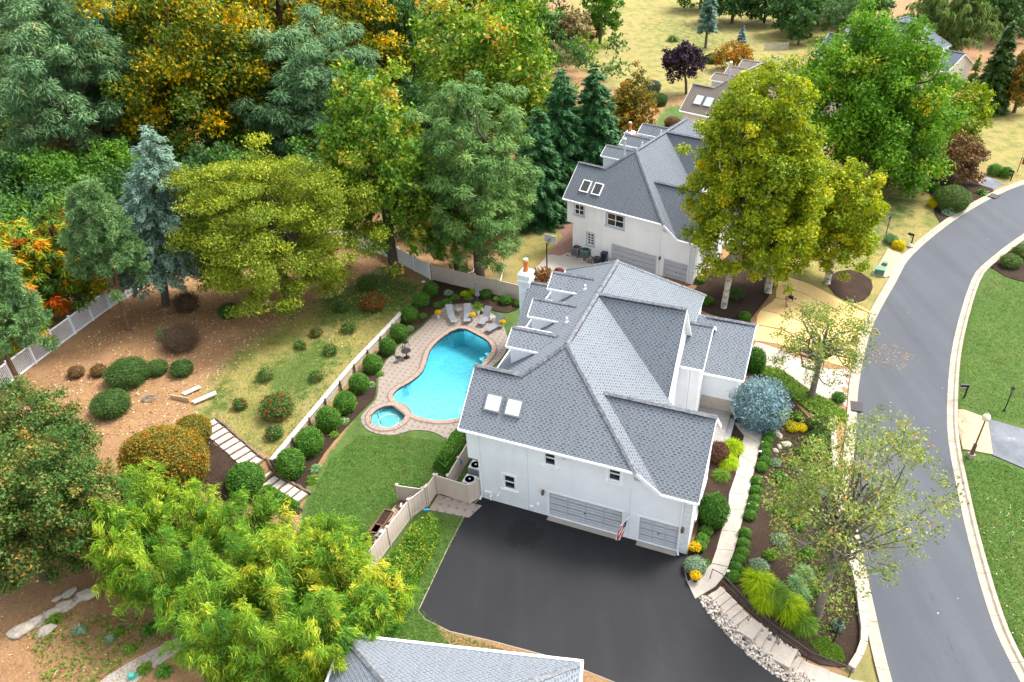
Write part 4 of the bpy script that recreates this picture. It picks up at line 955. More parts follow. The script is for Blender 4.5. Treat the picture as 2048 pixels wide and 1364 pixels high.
def fence(name, label, pts, ht, mat, post=.13, spacing=2.4, style='board', cap=True, group=None, skip=()):
    """post and panel fence along ground points"""
    root = thing(name, label, 'fence', group=group); P = [np.array(p[:2], float) for p in pts]; posts = []
    for a, b in zip(P[:-1], P[1:]):
        L = np.hypot(*(b-a)); n = max(1, int(round(L/spacing)))
        for i in range(n): posts.append(a+(b-a)*i/n)
    posts.append(P[-1])
    for q in posts:
        z = T(*q); a = math.atan2(*(P[-1]-P[0])[::-1]); m = MB(); m.box((q[0], q[1], z+ht/2), (post, post, ht+.12), a)
        if cap: m.box((q[0], q[1], z+ht+.09), (post*1.35, post*1.35, .05), a); m.box((q[0], q[1], z+ht+.14), (post*1.2, post*1.2, .06), a, 0, .2)
        m.build('post', mat, root)
    for i, (a, b) in enumerate(zip(posts[:-1], posts[1:])):
        if i in skip: continue
        L = np.hypot(*(b-a)); d = (b-a)/L; za, zb = T(*a), T(*b); zz = lambda s: za+(zb-za)*s/L
        s0, s1 = post/2, L-post/2; X = lambda s, z: (*(a+d*s), zz(s)+z)
        for nm_, zr, hh in (('top_rail', ht-.06, .12), ('bottom_rail', .12, .14)):
            m = MB(); m.beam(X(s0, zr), X(s1, zr), .06, hh); m.build(nm_, mat, root)
        if style == 'picket':
            m = MB(); s = s0+.05
            while s < s1-.03: m.beam(X(s, .1), X(s, ht-.05), .075, .025, 0, (*d, 0)); s += .135
            o = m.build('pickets', mat, root); o['kind'] = 'stuff'
        else:
            n = max(2, int((s1-s0)/.29)); w_ = (s1-s0)/n
            for k in range(n):
                m = MB(); m.beam(X(s0+w_*(k+.5), .15), X(s0+w_*(k+.5), ht-.08), w_-.012, .035, 0, (-d[1], d[0], 0)); m.build('board', mat, root)
    return root
WF0, WF1 = at(-60, 838), at(372, 520)
c3 = at(866, 560)
fence('white_fence', 'white vinyl picket fence running along the wooded edge of the bank', [WF0, WF1], 1.75, 'white_vinyl', style='picket')
fence('white_fence', 'solid pale vinyl fence half hidden under the trees behind the lawn bank', [WF1, at(700, 490), at(770, 512), c3+np.array([-.25, .1, 0])], 1.75, 'white_vinyl')
c4 = at(1043, 603)
fence('tan_fence', 'tan vinyl privacy fence behind the poolside loungers', [c3, c4], 1.75, 'tan_vinyl', spacing=2.5)
J0, J1, J2, J3, J4 = at(799,1003), at(855,1012), at(873,987), at(940,1007), at(960,996)
fence('tan_fence', 'tan vinyl fence from the gate down past the pool equipment beside the hedge', [J1, at(822,1037), at(781,1092), at(738,1150)], 1.7, 'tan_vinyl', spacing=2.6)
fence('tan_fence', 'short tan vinyl panel standing behind the pool equipment', [J0, J1+np.array([-.2, .1, 0])], 1.5, 'tan_vinyl', spacing=3)
fence('tan_fence', 'tan vinyl gate panel leading in from the paved pad', [J1+np.array([.1, .14, 0]), J2], 1.7, 'tan_vinyl', spacing=3)
fence('tan_fence', 'tan vinyl screen in front of the air conditioners at the house corner', [J2+np.array([.16, -.02, 0]), J3, J4], 1.7, 'tan_vinyl', spacing=4)
fence('tan_fence', 'tan vinyl fence behind the clipped hedge along the house side', [at(899,986), at(940,916)], 1.6, 'tan_vinyl', spacing=2.4)

# front walk, slab by slab
wk = thing('front_walk', 'pale concrete walk curving from the porch down past the garage corner', 'walkway'); wk['kind'] = 'structure'
WL = [(1467,846),(1488,873),(1479,912),(1471,951),(1458,989),(1456,1020),(1443,1062),(1433,1100),(1423,1128)]
WR = [(1527,858),(1520,890),(1511,930),(1503,962),(1497,990),(1490,1020),(1478,1066),(1468,1103),(1456,1135)]
for i in range(8):
    a, b, c_, d = (np.array(at(*q)[:2]) for q in (WL[i], WR[i], WR[i+1], WL[i+1]))
    g1, g2 = (d-a)*.008, (c_-b)*.008
    sheet('slab', [tuple(a+g1), tuple(b+g2), tuple(c_-g2), tuple(d-g1)], 'concrete', .09, .2, parent=wk)
sheet('slab', atw([(1423,1129),(1404,1148),(1374,1165),(1390,1199),(1430,1175),(1450,1151),(1456,1136)]), 'concrete', .088, .2, parent=wk)
sheet('slab', atw([(1440,800),(1478,800),(1500,850),(1466,845),(1440,850)]), 'step_paver', .05, .2, parent=wk)
# front steps
fs = thing('front_steps', 'pale stone steps and landings curving down beside the black driveway', 'steps'); fs['kind'] = 'structure'
cen = [at(*q) for q in [(1426,1184),(1483,1245),(1514,1273),(1544,1297),(1585,1327),(1609,1344),(1655,1362),(1700,1380),(1760,1392)]]; cnt = [5, 1, 2, 1, 2, 1, 1, 1]
rail = []
for (a, b, n) in zip(cen[:-1], cen[1:], cnt):
    a2, b2 = a[:2], b[:2]
    for k in range(n):
        p, q = a2+(b2-a2)*k/n, a2+(b2-a2)*(k+1)/n; d = (q-p)/np.hypot(*(q-p)); nn = np.array([-d[1], d[0]])*.62; z = T(*p)+.04; g = d*.012
        m = MB(); c1_, c2_ = q+nn-g, q-nn-g
        m.hexa([(*(p-nn), z-.6), (*(q-nn-g), z-.6), (*(q+nn-g), z-.6), (*(p+nn), z-.6), (*(p-nn), z), (*(q-nn-g), z), (*(q+nn-g), z), (*(p+nn), z)]); m.build('step', 'step_stone', fs)
        rail.append((*(p+nn*1.12), z))
hr = thing('handrail', 'black metal handrail following the curved front steps', 'handrail', (0, 0, 0))
m = MB(); top = [(x, y, z+.9) for x, y, z in rail]; x, y, z = rail[0]
m.tube([(x-.55, y+.5, z+.05), (x-.5, y+.45, z+.95), (x, y, z+1.0)]+top, .03, 6); m.build('top_rail', 'black_metal', hr)
m = MB(); m.tube([(x, y, z+.45) for x, y, z in rail], .018, 6); m.build('lower_rail', 'black_metal', hr)
for i in (3, 6, 8, 11, 13):
    if i < len(rail): x, y, z = rail[i]; m = MB(); m.tube([(x, y, z-.3), (x, y, z+.93)], .03, 6); m.build('post', 'black_metal', hr)
# garden steps on the bank
gs = thing('garden_steps', 'stone treads with dark timber risers climbing the bank beside the mulch bed', 'steps'); gs['kind'] = 'structure'
c0_, c1_, c2_, c3_ = (at(*q)[:2] for q in [(414,849),(500,925),(518,940),(604,1004)])
seq = [(c0_, c1_, 8), (c1_, c2_, 1), (c2_, c3_, 6)]
for a, b, n in seq:
    for k in range(n):
        p, q = a+(b-a)*k/n, a+(b-a)*(k+1)/n; L = np.hypot(*(q-p)); d = (q-p)/L; nn = np.array([-d[1], d[0]])*.62; z = T(*((p+q)/2))+.12+R.uniform(-.015, .015)
        f = p+d*(L*.74); m = MB(); j1, j2 = R.uniform(-.06, .06), R.uniform(-.06, .06)
        m.hexa([(*(p-nn*(1+j1)), z-.4), (*(f-nn*(1+j1)), z-.4), (*(f+nn*(1+j2)), z-.4), (*(p+nn*(1+j2)), z-.4), (*(p-nn*(1+j1)), z+.02), (*(f-nn*(1+j1)), z), (*(f+nn*(1+j2)), z), (*(p+nn*(1+j2)), z+.02)]); m.build('tread', 'tread_stone', gs)
        m = MB(); m.beam((*(f+d*.07-nn*1.05), z-.06), (*(f+d*.07+nn*1.05), z-.06), .13, .2); m.build('riser_log', 'timber', gs)
for a, b in ((c0_, c1_), (c1_, c3_)):
    d = (b-a)/np.hypot(*(b-a)); nn = np.array([-d[1], d[0]])*.78
    if nn[1] < 0: nn = -nn
    n = 7
    for k in range(n):
        p, q = a+(b-a)*(k/n)+nn*R.uniform(.95, 1.08), a+(b-a)*((k+1.05)/n)+nn*R.uniform(.95, 1.08)
        m = MB(); m.tube([(*p, T(*p)+.14), (*((p+q)/2), T(*((p+q)/2))+.17), (*q, T(*q)+.12)], [.09, .12, .085], 7); m.build('edge_log', 'timber', gs)
# low stone border wall between bed and kerb
bw = thing('stone_border', 'low stone border wall curving round the mulch bed beside the kerb', 'garden wall')
L = np.array(smooth(atw([(1664,846),(1668,930),(1673,1000),(1690,1090),(1712,1165),(1721,1225),(1727,1275),(1719,1310),(1700,1342)]), 6, False)); cum = np.r_[0, np.cumsum(np.hypot(*np.diff(L, axis=0).T))]
n = int(cum[-1]/1.0)
for i in range(n):
    s0, s1 = cum[-1]*i/n, cum[-1]*(i+1)/n-.02; p, q = (np.array([np.interp(s, cum, L[:, 0]), np.interp(s, cum, L[:, 1])]) for s in (s0, s1)); d = (q-p)/np.hypot(*(q-p)); nn = np.array([-d[1], d[0]])*.19
    za, zb = T(*p)+.42+R.uniform(-.01, .01), T(*q)+.42; m = MB()
    m.hexa([(*(p-nn), za-.9), (*(q-nn), zb-.9), (*(q+nn), zb-.9), (*(p+nn), za-.9), (*(p-nn), za), (*(q-nn), zb), (*(q+nn), zb), (*(p+nn), za)]); m.build('stone_block', 'garden_wall', bw)
# ------------------------------------------------------------------ vegetation
def unit(v): return v/(np.linalg.norm(v, axis=-1, keepdims=True)+1e-9)
def rdir(n): return unit(rng.normal(size=(n, 3)))
def under(px, top_py):
    """foot of a plant whose crown is seen centred over column px[0]"""
    yc = .5*px[1]+.5*top_py; return (px[0]-(px[0]-1127)*(px[1]-yc)/(2925-yc), px[1])
class Leaves:
    """collects leaf blades: centre, long axis, normal, length, width, own colour value"""
    def __init__(s): s.q = []; s.lv = []
    def add(s, C, ax, nr, L, W_, lv):
        ax = unit(ax); b = unit(np.cross(nr, ax)); L = np.asarray(L).reshape(-1, 1)*.5; W_ = np.asarray(W_).reshape(-1, 1)*.5
        s.q.append(np.stack([C-ax*L-b*W_*.9, C-ax*L*.7+b*W_*1.1, C+ax*L], 1)); s.lv.append(np.clip(lv, 0, 1))
    def core(s, c, r, lv=.2, n=12):
        """leafy heart of a clipped plant"""
        th = np.linspace(0, 2*math.pi, n+1); ph = np.linspace(-1.2, math.pi/2, n//2+1); P = lambda a, b: np.array(c)+np.array(r)*np.array([math.cos(a)*math.cos(b), math.sin(a)*math.cos(b), math.sin(b)])
        Q = [[P(th[i], ph[j]), P(th[i+1], ph[j]), P(th[i+1], ph[j+1]), P(th[i], ph[j+1])] for i in range(n) for j in range(n//2)]
        Q = np.array(Q); s.q += [Q[:, (0, 1, 2)], Q[:, (0, 2, 3)]]; s.lv.append(np.full(2*len(Q), lv))
    def mesh(s, name):
        Q = np.concatenate(s.q); n = len(Q)
        return np_mesh(name, Q.reshape(-1, 3), np.arange(n*3).reshape(n, 3), {'lv': np.concatenate(s.lv)}, 'FACE')
NLEAF = [0]
def clump(lv_, c, r, n, L, W_, style, v, spread):
    d = rdir(n); 
    if style == 'needle':
        k = rng.uniform(.15, 1, (n, 1))**.6; C = c+d*k*r; ax = d+.35*rng.normal(size=(n, 3))+np.array([0, 0, .15]); nr = rdir(n)
    elif style == 'feather':
        k = rng.uniform(.05, 1.5, (n, 1))**.7; C = c+d*k*np.array(r); ax = unit(d*np.array([1, 1, .2]))+np.array([0, 0, -.45])+.35*rng.normal(size=(n, 3)); nr = np.array([0, 0, 1])+.5*d+.45*rng.normal(size=(n, 3))
    else:
        k = rng.uniform(.05, 1.55, (n, 1))**.75; C = c+d*k*np.array(r); nr = .55*d+np.array([0, 0, .55])+.6*rng.normal(size=(n, 3)); ax = rdir(n)+np.array([0, 0, -.3])
    s_ = rng.uniform(.7, 1.25, n)
    lv_.add(C, ax, nr, L*s_, W_*s_, v+spread*rng.normal(size=n)); NLEAF[0] += n
def limb(mb, p, q, r0, r1, bend=.12):
    p, q = Vector(p), Vector(q); m1 = p.lerp(q, .35)+Vector((R.gauss(0, 1), R.gauss(0, 1), R.gauss(0, .5)+.5))*(q-p).length*bend; m2 = p.lerp(q, .7)+Vector((R.gauss(0, 1), R.gauss(0, 1), R.gauss(0, .5)))*(q-p).length*bend*.6
    mb.tube([p, m1, m2, q], [r0, r0*.7+r1*.3, r0*.3+r1*.7, r1], 6, cap=False)
SP = {  # leaf material, bark, leaf length, width, style, clump size factor, colour spread between clumps, between leaves, leaf coverage
 'green': ('leaf_green', 'bark', .26, .18, 'leaf', .27, .10, .16, 1.7), 'deep': ('leaf_deep', 'bark', .30, .2, 'leaf', .28, .10, .18, 1.5),
 'maple': ('leaf_maple', 'bark', .26, .19, 'leaf', .22, .12, .17, 1.5), 'mapleyellow': ('leaf_mapleyellow', 'bark', .34, .26, 'leaf', .26, .16, .18, 1.7),
 'yellowgreen': ('leaf_yellowgreen', 'bark', .185, .13, 'leaf', .23, .10, .2, 2.0), 'sycamore': ('leaf_sycamore', 'bark_pale', .24, .2, 'leaf', .20, .13, .2, 1.6),
 'gold': ('leaf_gold', 'bark', .28, .22, 'leaf', .26, .18, .24, 1.6), 'locust': ('leaf_locust', 'bark', .40, .10, 'feather', .25, .12, .16, 2.0), 'locustlight': ('leaf_locustlight', 'bark', .36, .10, 'feather', .24, .12, .16, 2.0),
 'tan': ('leaf_tan', 'bark', .28, .1, 'feather', .3, .12, .2, 1.8), 'purple': ('leaf_purple', 'bark', .22, .14, 'leaf', .26, .1, .2, 2.0), 'redbrown': ('leaf_redbrown', 'bark', .2, .12, 'leaf', .24, .16, .2, 1.8),
 'crape': ('leaf_crape', 'bark', .20, .12, 'leaf', .2, .15, .22, 1.7), 'pine': ('leaf_pine', 'bark_red', .34, .07, 'needle', .24, .12, .2, 2.6), 'bluepine': ('leaf_bluepine', 'bark', .30, .08, 'needle', .22, .12, .2, 2.6),
 'sparse': ('leaf_sparse', 'bark_grey', .17, .12, 'leaf', .16, .14, .22, .42), 'olive': ('leaf_autumn', 'bark', .2, .14, 'leaf', .24, .1, .2, 1.7), 'sumac': ('leaf_sumac', 'bark', .5, .14, 'feather', .34, .22, .14, 1.7),
}
def tree(name, label, px, top_py, half_px, sp, cb=.3, cat='tree', seed=None, group=None, lean=(0, 0), kmul=1.0, trunk_r=None, zmul=1.0, core=True, limbs=10, cov=1.0, shift=(0, 0), top_taper=0.0, cvshift=0.0, fix=True):
    if fix and sp not in ('pine', 'bluepine', 'sparse', 'purple'): px = under(px, top_py)
    base = at(*px); h = at_top(base, top_py); mat, bark, L, W_, style, cf, cv, lv_s, cover = SP[sp]
    if sp not in ('sparse', 'pine', 'bluepine', 'purple'): cb = cb*.35-.03
    zc = h*(1+cb)/2; rz = h*(1-cb)/2; dc = depth((base[0], base[1], base[2]+zc)); r = half_px*dc/FPX
    fs = min(3.0, max(1.0, dc/60)); L, W_ = L*fs, W_*fs
    cover = cover*cov; root = thing(name, label, cat, tuple(base), 0, group)
    # clump centres over and inside an uneven ellipsoid
    crad = max(.5, .56*cf*min(r, rz*1.3)); K = int(kmul*2.6*(r*r+r*rz*2)/3/(crad*crad)*1.35)+6
    d = rdir(K*2); d = d[d[:, 2] > -.75][:K]; K = len(d)
    lump = 1+.16*np.sin(d[:, 0]*3.1+R.uniform(0, 6))*np.cos(d[:, 1]*2.7+R.uniform(0, 6))+.12*rng.normal(size=K)
    kk = np.where(rng.random(K) < .28, rng.uniform(.25, .7, K), rng.uniform(.78, .98, K))*lump
    CC = d*np.array([r-crad*.5, r-crad*.5, rz-crad*.45])*kk[:, None]
    if top_taper: f = 1-top_taper*np.clip((CC[:, 2]/rz+1)/2, 0, 1); CC[:, :2] *= f[:, None]
    CC += np.array([shift[0], shift[1], zc]); LV = Leaves()
    fl = .6 if style == 'feather' else (.45 if sp == 'yellowgreen' else .8)
    area = L*W_*.5
    for c in CC:
        cr_ = crad*R.uniform(.7, 1.25); n = int(cover*4*math.pi*cr_*cr_*.42/area)
        v = .45+cvshift+cv*R.gauss(0, 1)
        clump(LV, c, (cr_, cr_, cr_*fl) if style != 'needle' else cr_, max(8, n), L, W_, style, v, lv_s)
    put('crown', LV.mesh('crown'), mat, root)
    tr_ = trunk_r or max(.10, .018*h+.02*r); mb = MB(); tx, ty = lean
    mb.tube([(0, 0, -.4), (0, 0, .15), (tx*.3, ty*.3, h*.25), (tx*.7+shift[0]*.4, ty*.7+shift[1]*.4, h*.5), (tx+shift[0], ty+shift[1], h*.82)], [tr_*1.5, tr_*1.1, tr_, tr_*.75, tr_*.25], 9)
    for c in CC[R.sample(range(K), min(limbs, K))]:
        t0 = R.uniform(.28, .62); limb(mb, (tx*t0*1.3+shift[0]*t0*.7, ty*t0*1.3+shift[1]*t0*.7, h*t0), c, tr_*.42, tr_*.1)
    mb.build('trunk', bark, root, True)
    return root
def conifer(name, label, px, top_py, half_px, mat, bark='bark', cb=.06, power=.9, dens=1.0, droop=.25, L=.30, W_=.11, group=None, up=0.0, levels=None, cat='tree', gap=0.0, bulge=0.0, fix=True, lean=0.0):
    if fix: px = under(px, top_py)
    base = at(*px); h = at_top(base, top_py); r = half_px*depth((base[0], base[1], base[2]+h*.35))/FPX; root = thing(name, label, cat, tuple(base), 0, group); LV = Leaves(); fs = min(2.5, max(1.0, depth(base)/75)); L, W_ = L*fs, W_*fs; dens = dens/fs**1.6
    n_l = levels or int(h*(1-cb)/.34); mbt = MB(); mbt.tube([(0, 0, -.3), (lean*.5, 0, h*.5), (lean*.97, 0, h*.97)], [.02*h+.06, .012*h+.04, .02], 8)
    for i in range(n_l):
        t_ = cb+(1-cb)*(i+R.random()*.6)/n_l; f = (1-t_)/(1-cb); rr_ = r*(f**power)*(1+bulge*math.sin(math.pi*f)) + .12; z = h*t_; nb = max(4, int(4+rr_*2.2))
        for b in range(nb):
            if R.random() < gap: continue
            az = R.uniform(0, 2*math.pi); bl = rr_*R.uniform(.72, 1.1); o = np.array([math.cos(az), math.sin(az), 0]); sd = np.array([-o[1], o[0], 0])
            n = max(6, int(dens*bl*bl*11+bl*22)); s = rng.uniform(.12, 1, n)**.7; wdt = .32*bl*(1.05-s)+.10; lat = rng.uniform(-1, 1, n)
            zz = up*s*bl-droop*bl*s**1.6+.10*rng.normal(size=n)*(.4+.3*bl)
            C = o*(s*bl)[:, None]+sd*(lat*wdt)[:, None]+np.array([lean*z/h, 0, z])+np.c_[np.zeros(n), np.zeros(n), zz-.12*np.abs(lat)*wdt]
            ax = o+sd*(lat*.9)[:, None]+np.array([0, 0, -.15])+.25*rng.normal(size=(n, 3)); nr = np.array([0, 0, 1])+.35*rng.normal(size=(n, 3))+o*.25
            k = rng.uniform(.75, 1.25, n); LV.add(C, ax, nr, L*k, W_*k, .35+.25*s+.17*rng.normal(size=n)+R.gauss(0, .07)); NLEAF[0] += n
            if b % 3 == 0: mbt.tube([(lean*z/h, 0, z), tuple(o*bl*.5+np.array([lean*z/h, 0, z+up*.5*bl-droop*bl*.33])), tuple(o*bl*.9+np.array([lean*z/h, 0, z+up*.9*bl-droop*bl*.8]))], [.04, .025, .01], 4, cap=False)
    put('crown', LV.mesh('crown'), mat, root); mbt.build('trunk', bark, root, True); return root
def plume(name, label, px, top_py, half_px, mat='leaf_bamboo', stems=36, per=400, L=.40, W_=.06, cat='bamboo', group=None, cvshift=0, wood=True, hang=.55):
    """a clump of arching canes hung with narrow leaves in side sprays"""
    px = under(px, top_py); base = at(*px); h = at_top(base, top_py); r = half_px*depth((base[0], base[1], base[2]+h*.6))/FPX; root = thing(name, label, cat, tuple(base), 0, group); LV = Leaves(); mb = MB()
    for i in range(stems):
        az = R.uniform(0, 2*math.pi); o = np.array([math.cos(az), math.sin(az), 0]); q_ = R.random()**.6; hh = h*(1.02-.55*q_*q_)*R.uniform(.85, 1.0); re = r*(.1+.95*q_); s0 = o*r*.15*R.random(); v0 = .42+cvshift+R.gauss(0, .2)
        cur = lambda s: s0+o*(re*s**1.6)[:, None]+np.c_[np.zeros((len(s), 2)), hh*(1.25*s-.25*s**3)-re*.25*s**4]
        sk = np.linspace(0, 1, 6); pts = cur(sk); mb.tube([tuple(p) for p in pts], list(.03*(1-sk*.85)), 5, cap=False)
        ns = 13; ss = np.linspace(.1, 1.0, ns)+rng.uniform(-.03, .03, ns); B_ = cur(np.clip(ss, 0, 1)); n = max(4, per//ns)
        for b_, s_ in zip(B_, ss):      # one side spray
            a2 = az+R.gauss(0, 1.1); d = np.array([math.cos(a2), math.sin(a2), .35]); ln = (.35+.55*math.sin(math.pi*min(.95, s_+.1)))*min(1.2, .4*r)*R.uniform(.6, 1.2)
            u = rng.random(n)**.8; C = b_+d*(u*ln)[:, None]+np.c_[np.zeros((n, 2)), -hang*ln*u**2]+.09*rng.normal(size=(n, 3))*(1+ln)
            ax = d*.9+np.c_[np.zeros((n, 2)), -.3-1.3*hang*u]+.35*rng.normal(size=(n, 3)); nr = np.array([0, 0, .8])+.5*rng.normal(size=(n, 3)); k = rng.uniform(.6, 1.2, n)
            LV.add(C, ax, nr, L*k, W_*k, v0+.16*rng.normal(size=n)+.1*(s_-.5)); NLEAF[0] += n
    put('foliage', LV.mesh('foliage'), mat, root)
    if wood: mb.build('canes', 'straw_rope', root)
    return root
def ball(name, label, px, half_px, mat, ratio=.95, L=.11, W_=.075, rough=.06, group=None, cat='bush', dens=1.0, core=True, sy=1.0, rot=0, spread=.2, flower=None, lvm=.5):
    """a bush; px is the picture point of its middle"""
    p = at(*px); 
    for _ in range(3): r = half_px*depth(p)/FPX; p = at(px[0], px[1], r*ratio*.8)
    g = T(p[0], p[1]); root = (p[0], p[1], g); LV = Leaves(); rx, ry, rz = r, r*sy, r*ratio; c0 = np.array([0, 0, rz*.8])
    n = int(dens*2.2*4*math.pi*r*r*max(sy, .6)*.8/(L*W_*.5)); n = min(n, 26000); d = rdir(int(n*1.3)); d = d[d[:, 2] > -.72]
    k = (1+rough*rng.normal(size=len(d))+.5*rough*np.sin(d[:, 0]*5+R.uniform(0, 6))*np.sin(d[:, 1]*5)+.5*rough*np.sin(d[:, 2]*6))[:, None]
    if not core: k *= rng.uniform(.35, 1.02, (len(d), 1))**.5
    co_, si_ = math.cos(rot), math.sin(rot); C = d*k*np.array([rx, ry, rz]); C = np.c_[C[:, 0]*co_-C[:, 1]*si_, C[:, 0]*si_+C[:, 1]*co_, C[:, 2]]+c0
    C = C[C[:, 2] > .02]; d = d[:len(C)]; m = len(C); nr = unit(C-c0)*.8+np.array([0, 0, .25])+.55*rng.normal(size=(m, 3)); s = rng.uniform(.7, 1.3, m)
    lvv = lvm+spread*rng.normal(size=m)+.10*np.sin(C[:, 0]*4)*np.sin(C[:, 1]*4+C[:, 2]*3)
    if flower: lvv = np.where(rng.random(m) < flower, .95, np.minimum(lvv, .84))
    LV.add(C, rdir(m)+np.array([0, 0, .3]), nr, L*s, W_*s, lvv); NLEAF[0] += m
    if core and abs(rot) < .01: LV.core(c0, (rx*.92, ry*.92, rz*.92), .12)
    o = put(name, LV.mesh(name), mat); o.location = root; tag(o, label, cat, group); return o
def understorey(name, label, px_poly, n, mats, seed=3):
    P = np.array(px_poly, float); lo, hi = P.min(0), P.max(0); done = 0; LVs = [Leaves() for _ in mats]
    while done < n:
        q = rng.uniform(lo, hi)
        if not inside(q[None], px_poly)[0]: continue
        p = at(*q); d_ = depth(p); fs = max(1.0, d_/60); k = R.randrange(len(mats)); r = R.uniform(.8, 1.7)*fs**.6; hh = R.uniform(.4, 7.5); L = .30*fs; W_ = .2*fs; m = int(1.0*4*math.pi*r*r*.4/(L*W_*.5))
        clump(LVs[k], np.array([p[0], p[1], p[2]+hh]), (r, r, r*.7), m, L, W_, 'leaf', .45+.15*R.gauss(0, 1), .17); done += 1
    for L_, mt in zip(LVs, mats): tag(put(name, L_.mesh(name), mt), label+(' in deep green' if mt == mats[0] else ' in lighter green'), 'undergrowth', None, 'stuff')
def scatter(name, label, cat, poly, n, mat, L, W_, hgt=.15, upright=.3, lv0=.5, sp=.25, kind='stuff', off=0.0):
    """low growth or fallen leaves spread over an outline on the ground"""
    P = np.array(poly); lo, hi = P.min(0), P.max(0); Q = rng.uniform(lo, hi, (int(n*2.6), 2)); Q = Q[inside(Q, poly)][:n]; m = len(Q); z = Tv(Q)+off+hgt*rng.random(m)**.7
    LV = Leaves(); ax = rdir(m)*np.array([1, 1, .3])+np.array([0, 0, upright]); nr = np.array([0, 0, 1])+.5*rng.normal(size=(m, 3)); s = rng.uniform(.7, 1.3, m)
    LV.add(np.c_[Q, z], ax, nr, L*s, W_*s, lv0+sp*rng.normal(size=m)); o = put(name, LV.mesh(name), mat); NLEAF[0] += m
    tag(o, label, cat, None, kind); return o
def grassy(name, label, px, half_px, mat, n=900, L=.6, W_=.035, group=None, cat='plant', hmul=.9):
    p = at(*px); r = half_px*depth(p)/FPX; LV = Leaves(); d = rdir(n); d[:, 2] = np.abs(d[:, 2]); d = unit(d*np.array([1, 1, .75]))
    k = rng.uniform(.2, 1, (n, 1)); C = d*k*np.array([r, r, r*hmul])*.9+np.array([0, 0, .05]); ax = d*np.array([1, 1, .6])+np.array([0, 0, .25])-np.c_[np.zeros((n, 2)), .8*k]+.12*rng.normal(size=(n, 3)); nr = np.array([0, 0, 1])+.5*rng.normal(size=(n, 3))
    s = rng.uniform(.6, 1.2, n); LV.add(C, ax, nr, L*s, W_*s, .5+.2*rng.normal(size=n)); NLEAF[0] += n
    o = put(name, LV.mesh(name), mat); o.location = tuple(p); tag(o, label, cat, group); return o
# ---- trees of the wood and the gardens (picture base point, row of the top, half width in picture points)
tree('katsura_tree', 'broad yellow-green tree on the bank in front of the wood', (543, 612), 300, 176, 'yellowgreen', .1, limbs=12, kmul=1.5, cov=.66)
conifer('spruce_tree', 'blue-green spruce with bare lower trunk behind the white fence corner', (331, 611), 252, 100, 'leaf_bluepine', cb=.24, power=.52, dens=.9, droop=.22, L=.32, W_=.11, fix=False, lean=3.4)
tree('pine_tree', 'green pine with reddish leaning trunk at the white picket fence', (258, 662), 358, 92, 'pine', .26, limbs=9, top_taper=.6, trunk_r=.17, lean=(1.0, 0), shift=(.5, .2), kmul=1.5, cov=.8)
tree('pine_tree', 'dark pine at the left edge beside the white fence', (56, 800), 470, 96, 'pine', .2, limbs=9, top_taper=.45, trunk_r=.17, shift=(.6, .3), kmul=1.5, cov=.8)
tree('pine_tree', 'pine cut off by the left edge above the dark crape myrtle', (2, 822), 600, 50, 'pine', .25, limbs=6, top_taper=.5)
tree('locust_tree', 'tall feathery blue-green locust in the upper left corner', (110, 400), -40, 165, 'locust', .3, limbs=9)
tree('locust_tree', 'feathery locust spreading right of the corner locust over a dark trunk', (205, 360), 25, 80, 'locust', .42, limbs=7)
tree('locust_tree', 'locust with fading tan foliage left of the golden tulip tree', (178, 372), 178, 95, 'tan', .4, limbs=7)
tree('tulip_tree', 'large tulip tree turning gold and orange in the upper left wood', (388, 346), -60, 172, 'gold', .12, limbs=10, cvshift=-.09, kmul=1.3, cov=1.2)
tree('tulip_tree', 'golden tulip tree at the top edge between the locusts', (700, 250), -90, 125, 'gold', .2, limbs=9, cvshift=-.07)
tree('locust_tree', 'dense blue-green locust between the golden trees and the bright maple', (640, 350), 28, 135, 'locust', .14, limbs=8)
tree('maple_tree', 'tall maple with yellowing leaves in the middle of the wood', (760, 545), 135, 118, 'mapleyellow', .12, limbs=12)
tree('locust_tree', 'light green feathery ash tree above the tan fence', (945, 560), 130, 120, 'locustlight', .12, limbs=12)
tree('maple_tree', 'broad yellow-green maple near the top of the wood', (960, 330), -10, 148, 'mapleyellow', .15, limbs=12, cvshift=.05)
tree('maple_tree', 'small maple with orange-tinted leaves under the feathery ash', (905, 540), 330, 70, 'mapleyellow', .1, limbs=8, cvshift=.1)
tree('maple_tree', 'yellow-tinted maple between the ash and the dark spruces', (1050, 330), 140, 60, 'mapleyellow', .2, limbs=7)
understorey('undergrowth', 'dense undergrowth filling the wood behind the white fence', [(-60,800),(0,770),(372,500),(700,470),(850,520),(1010,440),(1090,400),(1230,300),(1240,140),(1150,100),(1150,-20),(-150,-20)], 980, ['leaf_deep', 'leaf_green'])
